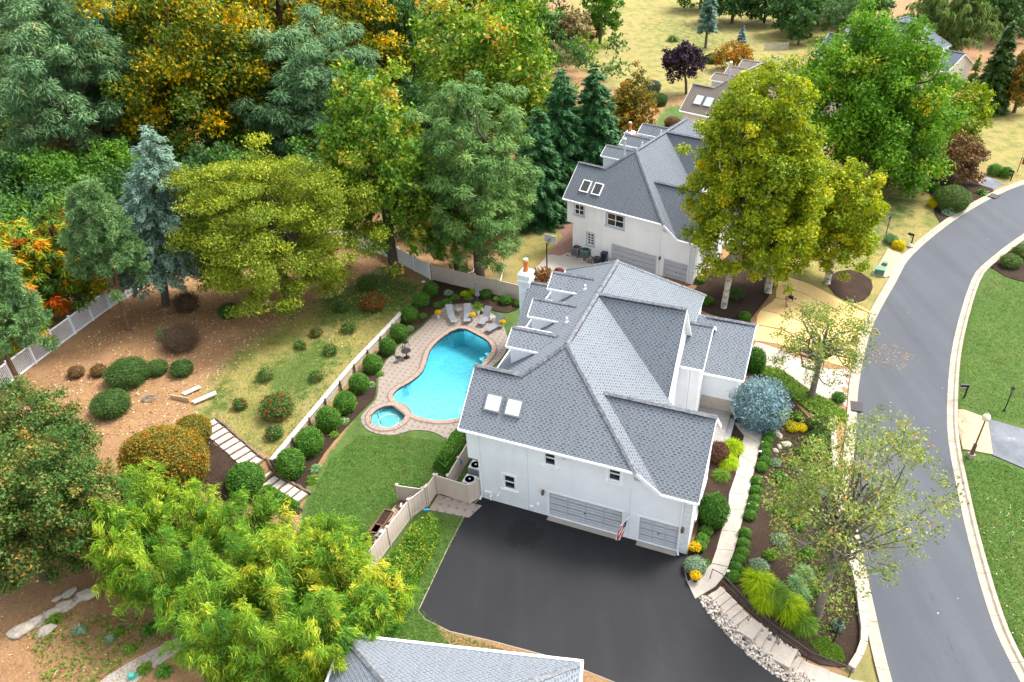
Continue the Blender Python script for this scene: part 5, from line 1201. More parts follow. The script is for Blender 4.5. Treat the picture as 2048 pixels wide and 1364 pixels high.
# darker wood behind, one tree at a time
BACK = [((60, 330), -120, 120, 'deep', 'dark tree behind the corner locust'), ((300, 260), -150, 110, 'deep', 'dark tree behind the large golden tulip tree'), ((500, 330), 60, 95, 'deep', 'dark understorey tree right of the golden tulip tree'), ((560, 200), -150, 100, 'gold', 'golden tree at the top edge left of the dark hollow'),
        ((820, 230), -80, 90, 'deep', 'dark tree beside the bare white branch'), ((840, 380), 150, 60, 'deep', 'dark understorey tree behind the yellowing maple'), ((920, 150), -130, 80, 'deep', 'dark tree at the top edge behind the broad maple'), ((1030, 110), -110, 75, 'green', 'green tree at the top edge right of the broad maple'), ((1100, 110), 20, 55, 'locustlight', 'slender light green locust left of the tan tree'),
        ((100, 470), 310, 100, 'green', 'green understorey tree left of the blue-green pine'), ((30, 480), 290, 90, 'deep', 'dark green tree under the corner locust'), ((440, 420), 290, 70, 'deep', 'dark young tree behind the blue-green pine top'), ((620, 420), 300, 70, 'deep', 'dark understorey tree below the dense locust'), ((240, 440), 270, 70, 'green', 'green young tree below the tan locust'),
        ((-70, 520), 330, 80, 'green', 'green tree cut off by the left edge behind the sumacs'), ((1010, 480), 330, 60, 'deep', 'dark tree behind the right side of the feathery ash')]
for px, ty, hw, sp, lab in BACK: tree('woodland_tree', lab, px, ty, hw, sp, .1, limbs=6, cov=.8, group='trees of the wood')
for px, ty, hw, lab in (((1122, 412), 136, 74, 'left of the three dark spruces behind the white house'), ((1188, 402), 128, 74, 'right of the three dark spruces behind the white house'), ((1075, 440), 215, 70, 'front and lowest of the three dark spruces')):
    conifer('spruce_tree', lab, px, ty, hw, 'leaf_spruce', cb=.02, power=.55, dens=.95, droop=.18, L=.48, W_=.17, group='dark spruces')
tree('cherry_tree', 'tan-leaved tree at the edge of the far lawn', (1150, 118), 12, 36, 'tan', .1)
tree('maple_tree', 'dark red tree at the edge of the far lawn', (1184, 84), 26, 26, 'redbrown', .1, cvshift=-.15)
tree('woodland_tree', 'dark green tree at the left edge of the far lawn', (1202, 88), -70, 42, 'green', .05)
tree('autumn_shrub', 'olive autumn shrub right of the dark spruces', (1262, 300), 150, 52, 'olive', .05, cat='bush')
tree('autumn_shrub', 'brownish tall shrub behind the left chimney of the white house', (1232, 300), 205, 34, 'olive', .05, cat='bush')
tree('plum_tree', 'dark purple leaning plum tree by the brown-roofed house', (1372, 188), 86, 43, 'purple', .26, lean=(-.6, 0), shift=(-.9, 0))
conifer('spruce_tree', 'tall grey-blue spruce with bare lower trunk on the far lawn', (1417, 96), -30, 20, 'leaf_bluepine', cb=.3, power=.5, L=.4, W_=.15)
conifer('spruce_tree', 'small blue spruce beside the orange shrub', (1484, 90), 50, 14, 'leaf_bluespruce', cb=.05, L=.3)
tree('autumn_shrub', 'orange autumn shrub behind the brown roof', (1470, 140), 82, 42, 'olive', .05, cat='bush', cvshift=.18, cov=.6)
FAR = [((1470, 46), -60, 62, 'deep'), ((1535, 46), -55, 55, 'deep'), ((1595, 70), -40, 52, 'deep'), ((1645, 50), -60, 60, 'green'), ((1730, 50), -50, 62, 'deep'), ((1405, 18), -80, 52, 'green'), ((2005, 80), -50, 62, 'deep'), ((2050, 60), -60, 55, 'green')]
FL = ['first', 'second', 'third', 'fourth', 'fifth', 'sixth', 'seventh', 'eighth', 'ninth', 'tenth', 'eleventh', 'twelfth', 'thirteenth', 'fourteenth', 'fifteenth', 'sixteenth', 'seventeenth', 'eighteenth', 'nineteenth', 'twentieth']
for i, k in enumerate(sorted(FAR)): tree('woodland_tree', FL[i]+' from the left of the dark trees along the top edge', k[0], k[1], k[2], k[3], .03, group='trees along the top edge', limbs=5)
tree('woodland_tree', 'dark bushy tree at the far corner of the lawn', (1602, 90), 20, 26, 'deep', .05)
tree('pine_tree', 'soft green white pine behind the large green maple', (1672, 80), -20, 42, 'pine', .1)
plume('willow_tree', 'weeping willow hanging behind the slate-roofed house', (1895, 118), -55, 95, 'leaf_willow', stems=110, per=420, L=1.3, W_=.17, cat='tree', wood=True, hang=1.6)
conifer('spruce_tree', 'tall dark drooping spruce at the right edge', (2000, 222), 40, 46, 'leaf_yew', cb=.04, power=.7, droop=.4, L=.5, W_=.15)
conifer('arborvitae', 'slim clipped arborvitae cone beside the white gable', (1952, 172), 108, 13, 'leaf_boxlight', cb=.02, power=.6, L=.3, dens=1.6)
conifer('spruce_tree', 'low dark spruce bush at the corner of the mown lawn', (1990, 222), 170, 30, 'leaf_spruce', cb=.02, power=.6, L=.4)
tree('woodland_tree', 'olive tree cut off by the right edge above the mown lawn', (2050, 225), 90, 36, 'olive', .1)
tree('maple_tree', 'very large bright green maple in front of the slate-roofed house', (1738, 365), 34, 182, 'maple', .12, limbs=16, kmul=1.15, cov=1.2, top_taper=.25)
tree('maple_tree', 'smaller green maple at the lower right of the large maple', (1782, 372), 215, 92, 'green', .08, limbs=9)
tree('dogwood_tree', 'olive tree between the large maple and the mown lawn', (1915, 318), 150, 58, 'sycamore', .12, limbs=10, cvshift=-.15)
tree('japanese_maple', 'low reddish-brown japanese maple beside the round clipped yew', (1912, 366), 278, 56, 'redbrown', .15)
tree('sycamore_tree', 'tall yellow-green sycamore with white trunk in front of the white house', (1447, 616), 158, 140, 'sycamore', .34, limbs=14, lean=(.9, .5), shift=(1.8, 1.2), trunk_r=.26, fix=False, cov=1.5, kmul=1.35)
tree('sycamore_tree', 'yellow-green tree standing at the upper end of the straw matting', (1560, 585), 300, 78, 'sycamore', .2, limbs=8, cov=1.3, kmul=1.2)
tree('zelkova_tree', 'yellow-green tree with ringed mulch bed beside the road', (1680, 566), 326, 80, 'sycamore', .16, limbs=10, cvshift=.06, cov=1.4, kmul=1.2)
tree('crab_apple', 'open-branched small tree over the straw matting and concrete drive', (1622, 796), 606, 94, 'sparse', .22, limbs=40, cov=.95, cvshift=.0, kmul=.9)
tree('crab_apple', 'sparse half-bare tree leaning over the road beside the front steps', (1634, 1232), 900, 188, 'sparse', .3, limbs=64, cov=.85, shift=(.6, 1.0), trunk_r=.22, kmul=.8)
ball('blue_spruce', 'dense low blue spruce at the porch corner', (1520, 812), 45, 'leaf_bluespruce', 1.12, .20, .07, .16, cat='tree', dens=1.5, spread=.26)
# dark crape myrtles and bamboo, lower left
for px, ty, hw, lab in (((70, 1010), 800, 120, 'upper of the dark brownish crape myrtles at the left edge'), ((150, 1130), 900, 105, 'right of the dark brownish crape myrtles beside the bamboo'), ((20, 1160), 920, 105, 'lowest of the dark brownish crape myrtles above the boulders')):
    tree('crape_myrtle', lab, px, ty, hw, 'crape', .1, limbs=9)
BAM = [((270, 1110), 925, 95, 'uppermost bamboo clump beside the crape myrtle'), ((385, 1100), 965, 78, 'bamboo clump just below the round hedge'), ((490, 1120), 985, 82, 'bamboo clump below the garden steps'), ((585, 1160), 1025, 82, 'bamboo clump with tips over the mulch edge'), ((680, 1185), 1035, 66, 'bamboo clump beside the pool equipment'),
       ((330, 1230), 1050, 95, 'dark lower bamboo clump above the gravel path'), ((450, 1240), 1060, 100, 'bamboo clump in the middle of the stand'), ((570, 1250), 1075, 95, 'bright bamboo clump left of the tan fence end'), ((690, 1270), 1090, 85, 'yellowing bamboo clump at the end of the tan fence'), ((770, 1250), 1150, 60, 'small yellow bamboo clump beside the hedge'),
       ((430, 1380), 1160, 95, 'bamboo clump at the bottom edge by the gravel path'), ((550, 1380), 1180, 100, 'bamboo clump at the bottom edge in the middle'), ((650, 1390), 1200, 90, 'bamboo clump at the bottom edge left of the hip roof'), ((235, 1200), 1010, 70, 'narrow bamboo clump against the crape myrtle'), ((740, 1330), 1180, 70, 'bamboo clump directly above the hip roof')]
for i, (px, ty, hw, lab) in enumerate(BAM): plume('bamboo', lab, px, ty, hw, group='bamboo stand', cvshift=(.12 if 'yellow' in lab or 'bright' in lab else (-.1 if 'dark' in lab else 0)))
# sumac thicket at the left fence
for px, ty, hw, lab in (((48, 640), 425, 80, 'sumac with pinkish seed heads at the left edge'), ((125, 625), 415, 76, 'yellow and orange sumac behind the picket fence'), ((10, 720), 520, 66, 'orange-flecked sumac low at the left edge'), ((185, 600), 470, 52, 'sumac with red stems right of the orange one')):
    tree('sumac', lab, px, ty, hw, 'sumac', .05, cat='bush', limbs=6)

# ---- clipped and loose bushes
BALLS = [(862, 579, 14), (842, 600, 16), (818, 629, 16.5), (797, 666, 16.5), (775, 694, 16), (745, 728, 18), (718, 767, 19), (690, 805, 20), (657, 838, 23), (619, 884, 25), (581, 928, 26)]
for i, (x, y, r) in enumerate(BALLS): ball('boxwood_ball', FL[len(BALLS)-1-i]+' clipped boxwood ball from the garden steps along the retaining wall', (x, y), r, 'leaf_box', R.uniform(1.0, 1.25), .10, .07, .07, 'clipped balls along the retaining wall', sy=R.uniform(.85, 1.12), lvm=R.uniform(.42, .58))
SM = [(1540, 871), (1535, 881), (1531, 894), (1531, 907), (1530, 923), (1523, 934), (1514, 961), (1512, 981), (1509, 1000), (1505, 1014), (1500, 1030), (1490, 1066), (1487, 1087), (1485, 1105), (1478, 1119), (1472, 1135), (1466, 1152)]
for i, (x, y) in enumerate(SM): ball('boxwood_ball', FL[i]+' small clipped boxwood from the porch end of the front walk edging', (x, y), 10.5+i*.12, 'leaf_box', R.uniform(.8, 1.0), .075, .05, .06, 'small boxwoods edging the front walk')
def B(name, label, x, y, r, mat, **kw): return ball(name, label, (x, y), r, mat, **kw)
B('clipped_shrub', 'large rounded autumn-tinted clipped shrub left of the garden steps', 330, 920, 82, 'leaf_autumn', ratio=.85, L=.13, W_=.1, rough=.05, sy=.75)
B('clipped_shrub', 'smaller rounded shrub at the top of the garden steps', 385, 862, 34, 'leaf_autumn', ratio=.85, lvm=.4)
B('clipped_shrub', 'round dark green shrub in the mulch below the garden steps', 491, 958, 34, 'leaf_box', ratio=.95, lvm=.4)
B('clipped_shrub', 'oblong dark yew in the middle of the bare bank', 254, 746, 36, 'leaf_yew', ratio=.7, L=.13, W_=.05, rough=.1)
B('clipped_shrub', 'dark yew nearest the crape myrtle on the bare bank', 221, 808, 33, 'leaf_yew', ratio=.7, L=.13, W_=.05, rough=.1)
B('clipped_shrub', 'left of two small dark yews in the yew row', 313, 736, 19, 'leaf_yew', ratio=.75, L=.12, W_=.05, rough=.1)
B('clipped_shrub', 'right of two small dark yews in the yew row', 363, 737, 20, 'leaf_yew', ratio=.75, L=.12, W_=.05, rough=.1)
B('clipped_shrub', 'left small brown-tinged shrub below the picket fence', 152, 744, 14, 'leaf_redbrown', ratio=.8, L=.1, W_=.05, rough=.1)
B('clipped_shrub', 'right small brown-tinged shrub below the picket fence', 197, 741, 14, 'leaf_redbrown', ratio=.8, L=.1, W_=.05, rough=.1, lvm=.6)
B('clipped_shrub', 'tiny brown shrub low on the bare bank', 140, 818, 11, 'leaf_redbrown', ratio=.8, L=.1, W_=.05, rough=.12)
B('clipped_shrub', 'dark shrub under the broad yellow-green tree', 457, 622, 18, 'leaf_yew', ratio=.8, L=.12, W_=.06, rough=.1)
B('twiggy_bush', 'brown leafless-looking bush on the bank under the pine', 360, 676, 36, 'leaf_brown', ratio=.75, L=.22, W_=.03, core=False, dens=.55, rough=.14)
B('twiggy_bush', 'second brown bush behind the bare one near the fence', 372, 605, 26, 'leaf_brown', ratio=.8, L=.22, W_=.03, core=False, dens=.5, rough=.14)
B('twiggy_bush', 'green sprout beside the brown bush on the bank', 327, 668, 14, 'leaf_pine', ratio=1.0, L=.2, W_=.05, core=False, dens=.4)
ROSE = [(746, 604, 25, .2, 'rose bush covered in faded red blooms near the tan fence'), (553, 813, 33, .07, 'largest rose bush with red flowers on the lawn bank'), (632, 665, 13, .08, 'small rose bush in the middle of the lawn bank'), (480, 808, 15, .05, 'small rose bush near the timber planter'), (548, 865, 18, .06, 'rose bush above the garden steps'), (735, 566, 22, .03, 'dark rose bush below the trees'), (685, 612, 16, .02, 'faded low rose bush left of the blooming one'),
        (600, 690, 13, .02, 'small dry rose bush left of the small red one'), (530, 750, 17, .03, 'loose rose bush on the left of the lawn bank'), (660, 700, 15, .02, 'low rose bush near the retaining wall'), (632, 752, 15, .02, 'lowest dry rose bush by the retaining wall'), (697, 655, 16, .02, 'thin rose bush below the blooming one')]
for x, y, r, fl, lab in ROSE: B('rose_bush', lab, x, y, r, 'leaf_rose', ratio=.8, L=.14, W_=.09, core=False, dens=.75 if fl > .04 else .4, rough=.12, flower=fl, group='rose bushes on the lawn bank', lvm=.45)
# front garden
B('clipped_shrub', 'tall egg-shaped clipped holly at the front corner of the porch wing', 1510, 722, 20, 'leaf_box', ratio=1.5, lvm=.35)
B('clipped_shrub', 'rusty rounded shrub behind the blue spruce', 1552, 795, 17, 'leaf_autumn', ratio=.8, rough=.08, lvm=.35)
B('perennial', 'round yellow-green perennial in the front bed', 1595, 832, 9.5, 'leaf_boxlight', ratio=.85, rough=.1, lvm=.8)
B('perennial', 'left yellow and orange perennial in the front bed', 1583, 854, 12, 'leaf_yellow', ratio=.7, rough=.12, lvm=.4)
B('perennial', 'right yellow and orange perennial in the front bed', 1602, 855, 10, 'leaf_yellow', ratio=.7, rough=.12, lvm=.55)
B('azalea', 'dark loose shrub against the stone border', 1640, 852, 24, 'leaf_crape', ratio=.7, core=False, rough=.12)
B('azalea', 'dark green loose shrub below the first in the front bed', 1636, 880, 22, 'leaf_rose', ratio=.75, core=False, rough=.12, lvm=.4, flower=.01)
B('azalea', 'small bush with orange flowers beside the kerb', 1678, 795, 13, 'leaf_box', ratio=.9, core=False, rough=.1)
B('azalea', 'loose shrub under the half-bare tree', 1560, 954, 13, 'leaf_box', ratio=.8, core=False, rough=.12)
B('azalea', 'bronze shrub against the garage front wall', 1437, 905, 19, 'leaf_bronze', ratio=1.2, rough=.08)
B('clipped_shrub', 'tall dark clipped laurel at the garage front corner', 1427, 1022, 28, 'leaf_box', ratio=1.45, lvm=.25, L=.13, W_=.08)
for i, (x, y, r) in enumerate([(1412, 1062, 12), (1405, 1078, 12), (1398, 1092, 13)]): B('clipped_shrub', ['upper', 'middle', 'lower'][i]+' of three clipped shrubs descending to the yellow mum', x, y, r, 'leaf_box', ratio=.9, lvm=.6)
B('sedum', 'grey-green rounded sedum at the driveway corner', 1391, 1132, 20, 'leaf_sage', ratio=.75, L=.09, W_=.07, rough=.1)
B('azalea', 'small green plant right of the sedum', 1410, 1124, 9, 'leaf_box', ratio=.7, core=False)
grassy('ornamental_grass', 'lime green ornamental grass beside the porch walk', (1464, 898), 24, 'leaf_lime', 2200, .7, .05)
grassy('ornamental_grass', 'second lime green grass beside the porch walk', (1456, 928), 22, 'leaf_lime', 2000, .7, .05)
grassy('ornamental_grass', 'darker grass tuft against the garage front', (1442, 955), 18, 'leaf_boxlight', 1100, .6, .05)
for i, (x, y, r) in enumerate([(1515, 1172, 42), (1542, 1196, 46), (1575, 1222, 44), (1600, 1248, 36), (1525, 1205, 30)]): grassy('ornamental_grass', FL[i]+' mound from the top of the lime grasses above the front steps', (x, y), r, 'leaf_lime' if i % 2 == 0 else 'leaf_boxlight', 2600, .75, .05, 'grass mounds above the front steps')
for i, (x, y, r) in enumerate([(1605, 1150, 22), (1600, 1190, 22), (1590, 1170, 20)]): grassy('fern', FL[i]+' fern from the top behind the lime grass mounds', (x, y), r, 'leaf_pine', 900, .6, .09, 'ferns behind the grass mounds')
B('sedum', 'silvery loose perennial above the lime grasses', 1518, 1135, 20, 'leaf_sage', ratio=.8, core=False, L=.12, W_=.07)
B('azalea', 'small shrub beside the black lantern post', 1676, 1252, 13, 'leaf_sage', ratio=.9, core=False, lvm=.2)
B('sedum', 'pale low perennial under the half-bare tree', 1550, 925, 12, 'leaf_sage', ratio=.6, core=False, dens=.6)
B('azalea', 'reddish low bush in the middle of the front bed', 1640, 1040, 20, 'leaf_rose', ratio=.7, core=False, flower=.05, dens=.6)
for i, (x, y, r, mt, rt) in enumerate([(1610, 905, 15, 'leaf_box', .7), (1588, 925, 13, 'leaf_boxlight', .6), (1630, 940, 17, 'leaf_crape', .7), (1575, 975, 14, 'leaf_boxlight', .6), (1610, 985, 16, 'leaf_box', .6), (1648, 990, 15, 'leaf_sage', .6), (1560, 1020, 14, 'leaf_boxlight', .6), (1595, 1045, 17, 'leaf_box', .65), (1655, 1085, 16, 'leaf_boxlight', .6), (1560, 1080, 18, 'leaf_sage', .6), (1610, 1105, 18, 'leaf_box', .7), (1540, 1110, 15, 'leaf_boxlight', .6), (1660, 1140, 15, 'leaf_box', .6), (1625, 1180, 14, 'leaf_boxlight', .6)]):
    B('perennial', FL[i]+' loose low shrub from the porch end under the half-bare tree', x, y, r, mt, ratio=rt, core=False, rough=.16, dens=.7, sy=R.uniform(.75, 1.2), group='low shrubs of the front bed')
scatter('low_plants', 'low green plants spread through the front mulch bed', 'groundcover', atw([(1560,880),(1650,870),(1668,1000),(1690,1120),(1715,1230),(1650,1300),(1600,1260),(1620,1150),(1540,1090),(1530,980)]), 2600, 'leaf_boxlight', .16, .08, .22, .4, .45, .3, off=.05)
scatter('grass', 'small patch of grass at the foot of the front bed', 'grass', atw([(1615,1285),(1650,1275),(1685,1300),(1690,1325),(1650,1320)]), 2500, 'leaf_boxlight', .14, .04, .06, .7, .5, .3, off=.08)
# groundcover, hedges
scatter('ground_cover_plants', 'yellow-green groundcover sweeping below the open-branched tree', 'groundcover', atw([(1525,735),(1560,742),(1610,780),(1660,805),(1697,835),(1690,846),(1640,838),(1585,800),(1545,765),(1520,752)]), 9000, 'leaf_boxlight', .17, .11, .3, .3, .6)
def hedge(name, label, px_poly, ht, mat, n, rough=.12, L=.12, W_=.08, lvm=.5, sp=.2):
    poly = atw(px_poly); P = np.array(poly); lo, hi = P.min(0), P.max(0); Q = rng.uniform(lo, hi, (n*4, 2)); Q = Q[inside(Q, poly)][:n]; e = edist(Q, poly); m = len(Q); topz = ht*(1+rough*np.sin(Q[:, 0]*2.3)*np.sin(Q[:, 1]*1.9)+.5*rough*rng.normal(size=m))*sstep(-.25, .45, e)
    z = topz*np.where(e < .3, rng.random(m), rng.uniform(.82, 1, m)); c = P.mean(0); g = Tv(Q); C = np.c_[Q, g+z]; LV = Leaves(); nr = np.array([0, 0, .8])+.6*rng.normal(size=(m, 3)); s = rng.uniform(.7, 1.3, m)
    LV.add(C, rdir(m)+np.array([0, 0, .2]), nr, L*s, W_*s, lvm+sp*rng.normal(size=m)+.12*np.sin(Q[:, 0]*3)*np.sin(Q[:, 1]*2.6)); NLEAF[0] += m
    root = thing(name, label, 'hedge', (0, 0, 0)); put('foliage', LV.mesh('foliage'), mat, root)
    o = sheet('inner_growth', offset_poly(poly, -.18), mat, ht*.72, ht*.8, parent=root, step=1.2); return root
hedge('clipped_hedge', 'clipped evergreen hedge along the pool side of the house', [(868,935),(900,880),(935,858),(945,880),(925,915),(895,955)], 1.1, 'leaf_box', 16000)
hedge('loose_hedge', 'loose yellowing hedge between the tan fence and the driveway verge', [(752,1180),(790,1110),(830,1060),(862,1040),(880,1050),(875,1090),(850,1140),(825,1190),(800,1235),(770,1240)], 1.15, 'leaf_mapleyellow', 26000, .25, .13, .09, .36, .26)
hedge('grass_border', 'low liriope border along the foot of the garden steps', [(524,978),(540,972),(600,1008),(592,1024),(560,1012)], .42, 'leaf_box', 5000, .2, .3, .04, .6)
for i, (x, y, r, mt) in enumerate([(930, 590, 10, 'leaf_lime'), (910, 597, 10, 'leaf_boxlight'), (893, 608, 12, 'leaf_box'), (945, 586, 9, 'leaf_lime'), (897, 588, 10, 'leaf_sage'), (877, 612, 10, 'leaf_box'), (937, 598, 9, 'leaf_boxlight')]): grassy('hosta', FL[i]+' leafy perennial in the bed behind the loungers', (x, y), r, mt, 420, .4, .12, 'perennials behind the loungers')
for i, (x, y, r) in enumerate([(972, 588, 11), (1012, 600, 12), (1036, 606, 9), (993, 598, 6)]): B('clipped_shrub', FL[i]+' from the left of the round shrubs along the tan fence', x, y, r, 'leaf_box', ratio=.85, lvm=.4 if i < 3 else .9, group='round shrubs along the tan fence')
for i, (x, y, r) in enumerate([(846, 634, 9), (820, 660, 9), (760, 750, 9), (742, 772, 10), (706, 810, 9), (690, 845, 10), (668, 872, 11), (632, 940, 13), (625, 962, 13)]): grassy('hosta', FL[i]+' leafy perennial from the top in front of the boxwood balls', (x, y), r, 'leaf_pine' if i % 2 else 'leaf_boxlight', 360, .35, .09, 'perennials in front of the boxwood balls')
# beside the neighbours
B('clipped_shrub', 'round shrub at the front corner of the white house', 1400, 560, 9, 'leaf_box', ratio=.9)
B('azalea', 'green shrub beside the walk of the white house', 1413, 600, 13, 'leaf_box', ratio=.7, core=False)
B('azalea', 'shrub right of the white sycamore trunk', 1472, 588, 15, 'leaf_yew', ratio=.8, core=False)
B('clipped_shrub', 'shrub just above the porch wing roof', 1490, 632, 11, 'leaf_box', ratio=.8)
tree('barberry', 'red-leaved barberry by the chimney', (1085, 570), 540, 18, 'redbrown', .05, cat='bush', cvshift=.3)
B('barberry', 'pinkish-red shrub behind the roof by the neighbour driveway', 1118, 545, 12, 'leaf_pinkred', ratio=.8, core=False)
B('clipped_shrub', 'large round clipped yew beside the japanese maple', 1904, 398, 31, 'leaf_yew', ratio=.8, L=.16, W_=.06, lvm=.75)
B('clipped_shrub', 'small dark shrub left of the large clipped yew', 1868, 376, 11, 'leaf_box', ratio=.9)
B('perennial', 'yellow spirea left of the large clipped yew', 1869, 405, 11, 'leaf_yellow', ratio=.95, rough=.1)
B('perennial', 'yellow spirea beside the mailbox boulder', 1798, 491, 11, 'leaf_yellow', ratio=.9, rough=.1)
grassy('hosta', 'hosta patch at the kerb below the clipped yew', (1896, 428), 15, 'leaf_sage', 420, .5, .16)
grassy('hosta', 'hosta beside the far grey driveway', (1962, 388), 12, 'leaf_box', 350, .5, .16)
B('azalea', 'left shrub beside the far mailbox', 1990, 340, 14, 'leaf_box', ratio=.9, core=False, lvm=.6)
B('azalea', 'right shrub beside the far mailbox', 2012, 345, 13, 'leaf_box', ratio=.9, core=False, lvm=.5)
B('azalea', 'juniper at the right edge across the road', 2022, 522, 20, 'leaf_yew', ratio=.7, core=False, lvm=.8)
B('azalea', 'dark shrub behind the juniper across the road', 2040, 505, 16, 'leaf_rose', ratio=.8, core=False)
B('azalea', 'green shrub by the kerb-side lantern post', 1782, 478, 14, 'leaf_pine', ratio=.7, core=False)
B('azalea', 'greyish shrub left of the plum tree', 1305, 174, 16, 'leaf_sage', ratio=.8, lvm=.15)
B('azalea', 'dark shrub below the greyish one near the plum tree', 1318, 200, 16, 'leaf_yew', ratio=.8)
B('azalea', 'green round shrub on the far lawn border', 1425, 117, 13, 'leaf_box', ratio=.8)
grassy('ornamental_grass', 'tall grass clump standing alone on the far lawn', (1346, 82), 15, 'leaf_willow', 500, 1.6, .12)
B('azalea', 'rusty shrub at the corner of the lawn beside the white house roof', 1345, 245, 15, 'leaf_redbrown', ratio=.7)
conifer('cypress', 'grey-green conifer against the brown-roofed house wall', (1390, 275), 202, 26, 'leaf_bluepine', cb=.05, power=.6, dens=1.2)
grassy('ornamental_grass', 'yellow-tipped tuft among the groundcover beside the gravel path', (240, 1266), 14, 'leaf_boxlight', 300, .4, .05)
for i, (x, y, r, mt) in enumerate([(160, 1262, 15, 'leaf_sage'), (220, 1280, 12, 'leaf_sage'), (300, 1262, 18, 'leaf_box'), (260, 1300, 14, 'leaf_boxlight'), (330, 1345, 20, 'leaf_box'), (290, 1340, 16, 'leaf_boxlight'), (110, 1240, 16, 'leaf_boxlight')]): grassy('perennial', FL[i]+' low perennial along the gravel path below the bamboo', (x, y), r, mt, 320, .35, .08, 'perennials along the gravel path')
# fallen leaves
scatter('fallen_leaves', 'fallen leaves scattered over the bare bank below the wood', 'fallen leaves', atw([(40,790),(140,700),(360,550),(560,620),(640,600),(560,660),(420,790),(380,850),(200,880),(60,850)]), 3600, 'leaf_fallen', .16, .12, .04, .05, .45, .3, off=.02)
scatter('fallen_leaves', 'fallen leaves under the trees behind the retaining wall', 'fallen leaves', atw([(560,640),(700,500),(840,550),(830,600),(760,640),(680,700)]), 900, 'leaf_fallen', .14, .1, .03, .05, .5, .3, off=.02)
scatter('fallen_leaves', 'pale fallen leaves scattered on the road', 'fallen leaves', [tuple(p) for p in rl[3:40]]+[tuple(p) for p in rr[2:38]][::-1], 45, 'petal_white', .10, .08, .0, .02, .5, .3, off=.14)
scatter('fallen_leaves', 'fallen leaves on the lawns across the road', 'fallen leaves', atw([(1935,1000),(2048,980),(2048,1340),(1990,1180)]), 150, 'leaf_fallen', .09, .07, .02, .05, .7, .3, off=.03)
scatter('grass', 'short lawn grass between the pool paving and the tan fence', 'grass', atw([(620,1000),(660,920),(720,870),(800,872),(890,885),(930,905),(870,980),(800,1060),(720,1130),(610,1060)]), 24000, 'leaf_box', .13, .035, .05, .7, .55, .28, off=.02)
scatter('grass', 'short lawn grass on the verge beside the black driveway', 'grass', atw([(880,1040),(932,1035),(838,1215),(890,1262),(1050,1310),(1000,1330),(800,1280),(770,1240),(860,1130)]), 9000, 'leaf_box', .13, .035, .05, .7, .6, .28, off=.02)
scatter('grass', 'short lawn grass across the road above the brick apron', 'grass', atw([(1925,640),(1990,545),(2060,570),(2300,640),(2300,930),(1975,830),(1915,810)]), 24000, 'leaf_box', .15, .04, .05, .7, .68, .28, off=.02)
scatter('grass', 'short lawn grass across the road below the brick apron', 'grass', atw([(1930,925),(1985,920),(2060,950),(2300,1060),(2300,1400),(2060,1380),(1990,1190),(1950,1050)]), 22000, 'leaf_box', .15, .04, .05, .7, .62, .3, off=.02)
scatter('grass', 'patchy green and straw grass over the lawn bank', 'grass', atw([(400,840),(470,720),(640,620),(770,540),(830,575),(700,740),(600,860),(545,925)]), 18000, 'leaf_yellowgreen', .15, .035, .05, .6, .35, .3, off=.02)
scatter('fallen_leaves', 'fallen leaves on the soil in the lower left corner', 'fallen leaves', atw([(0,1180),(150,1190),(390,1250),(300,1364),(0,1364)]), 500, 'leaf_fallen', .12, .09, .03, .05, .3, .3, off=.04)
scatter('low_plants', 'low leafy groundcover among the boulders and gravel path', 'groundcover', atw([(60,1270),(140,1225),(260,1230),(380,1262),(270,1310),(200,1364),(80,1364)]), 1000, 'leaf_boxlight', .2, .1, .2, .4, .5, .3, off=.02)
scatter('straw_debris', 'loose straw blown across the road beside the matting', 'straw', atw([(1728,690),(1790,690),(1830,715),(1800,745),(1740,730)]), 420, 'leaf_fallen', .22, .025, .0, .02, .45, .2, off=.135)
print('LEAVES', NLEAF[0])
# ------------------------------------------------------------------ things on the ground
def placed(name, label, cat, px, rz=0, group=None, off=.04): p = at(*px); return thing(name, label, cat, (p[0], p[1], p[2]+off), rz, group)
# chaise loungers: foot and head points in the picture
def lounger(label, foot, head):
    f, h = at(*foot, .35), at(*head, .75); d = h[:2]-f[:2]; a = math.atan2(d[1], d[0]); L = 2.0; root = thing('chaise_lounger', label, 'lounger', (f[0], f[1], T(f[0], f[1])+.05), a, 'loungers around the pool')
    prof = [(0, .36), (.25, .40), (.7, .34), (1.15, .33), (1.3, .40), (1.7, .80), (2.0, 1.08)]
    n = 22; xs = np.linspace(0, 2.0, n+1); zs = np.interp(xs, *zip(*prof))
    for i in range(n):
        m = MB(); e = .012; m.hexa([(xs[i]+e, -.29, zs[i]-.015), (xs[i+1]-e, -.29, zs[i+1]-.015), (xs[i+1]-e, .29, zs[i+1]-.015), (xs[i]+e, .29, zs[i]-.015), (xs[i]+e, -.29, zs[i]+.012), (xs[i+1]-e, -.29, zs[i+1]+.012), (xs[i+1]-e, .29, zs[i+1]+.012), (xs[i]+e, .29, zs[i]+.012)]); m.build('slat', 'sling_grey', root)
    for s in (-1, 1):
        m = MB(); m.tube([(x, s*.32, z) for x, z in prof], .025, 6); m.build('side_rail', 'ac_grey', root)
        for x in (.25, 1.3): m = MB(); m.tube([(x, s*.30, .36), (x+(.12 if x < 1 else -.1), s*.32, 0)], .025, 6); m.build('leg', 'ac_grey', root)
    return root
lounger('first grey chaise lounger from the left at the far end of the pool', (909, 645), (894, 610))
lounger('second grey chaise lounger from the left, beside the tall potted plant', (934, 644), (936, 608))
lounger('third grey chaise lounger, angled towards the pool', (961, 649), (981, 616))
lounger('fourth grey chaise lounger, lowest and nearest the house', (974, 662), (1008, 633))
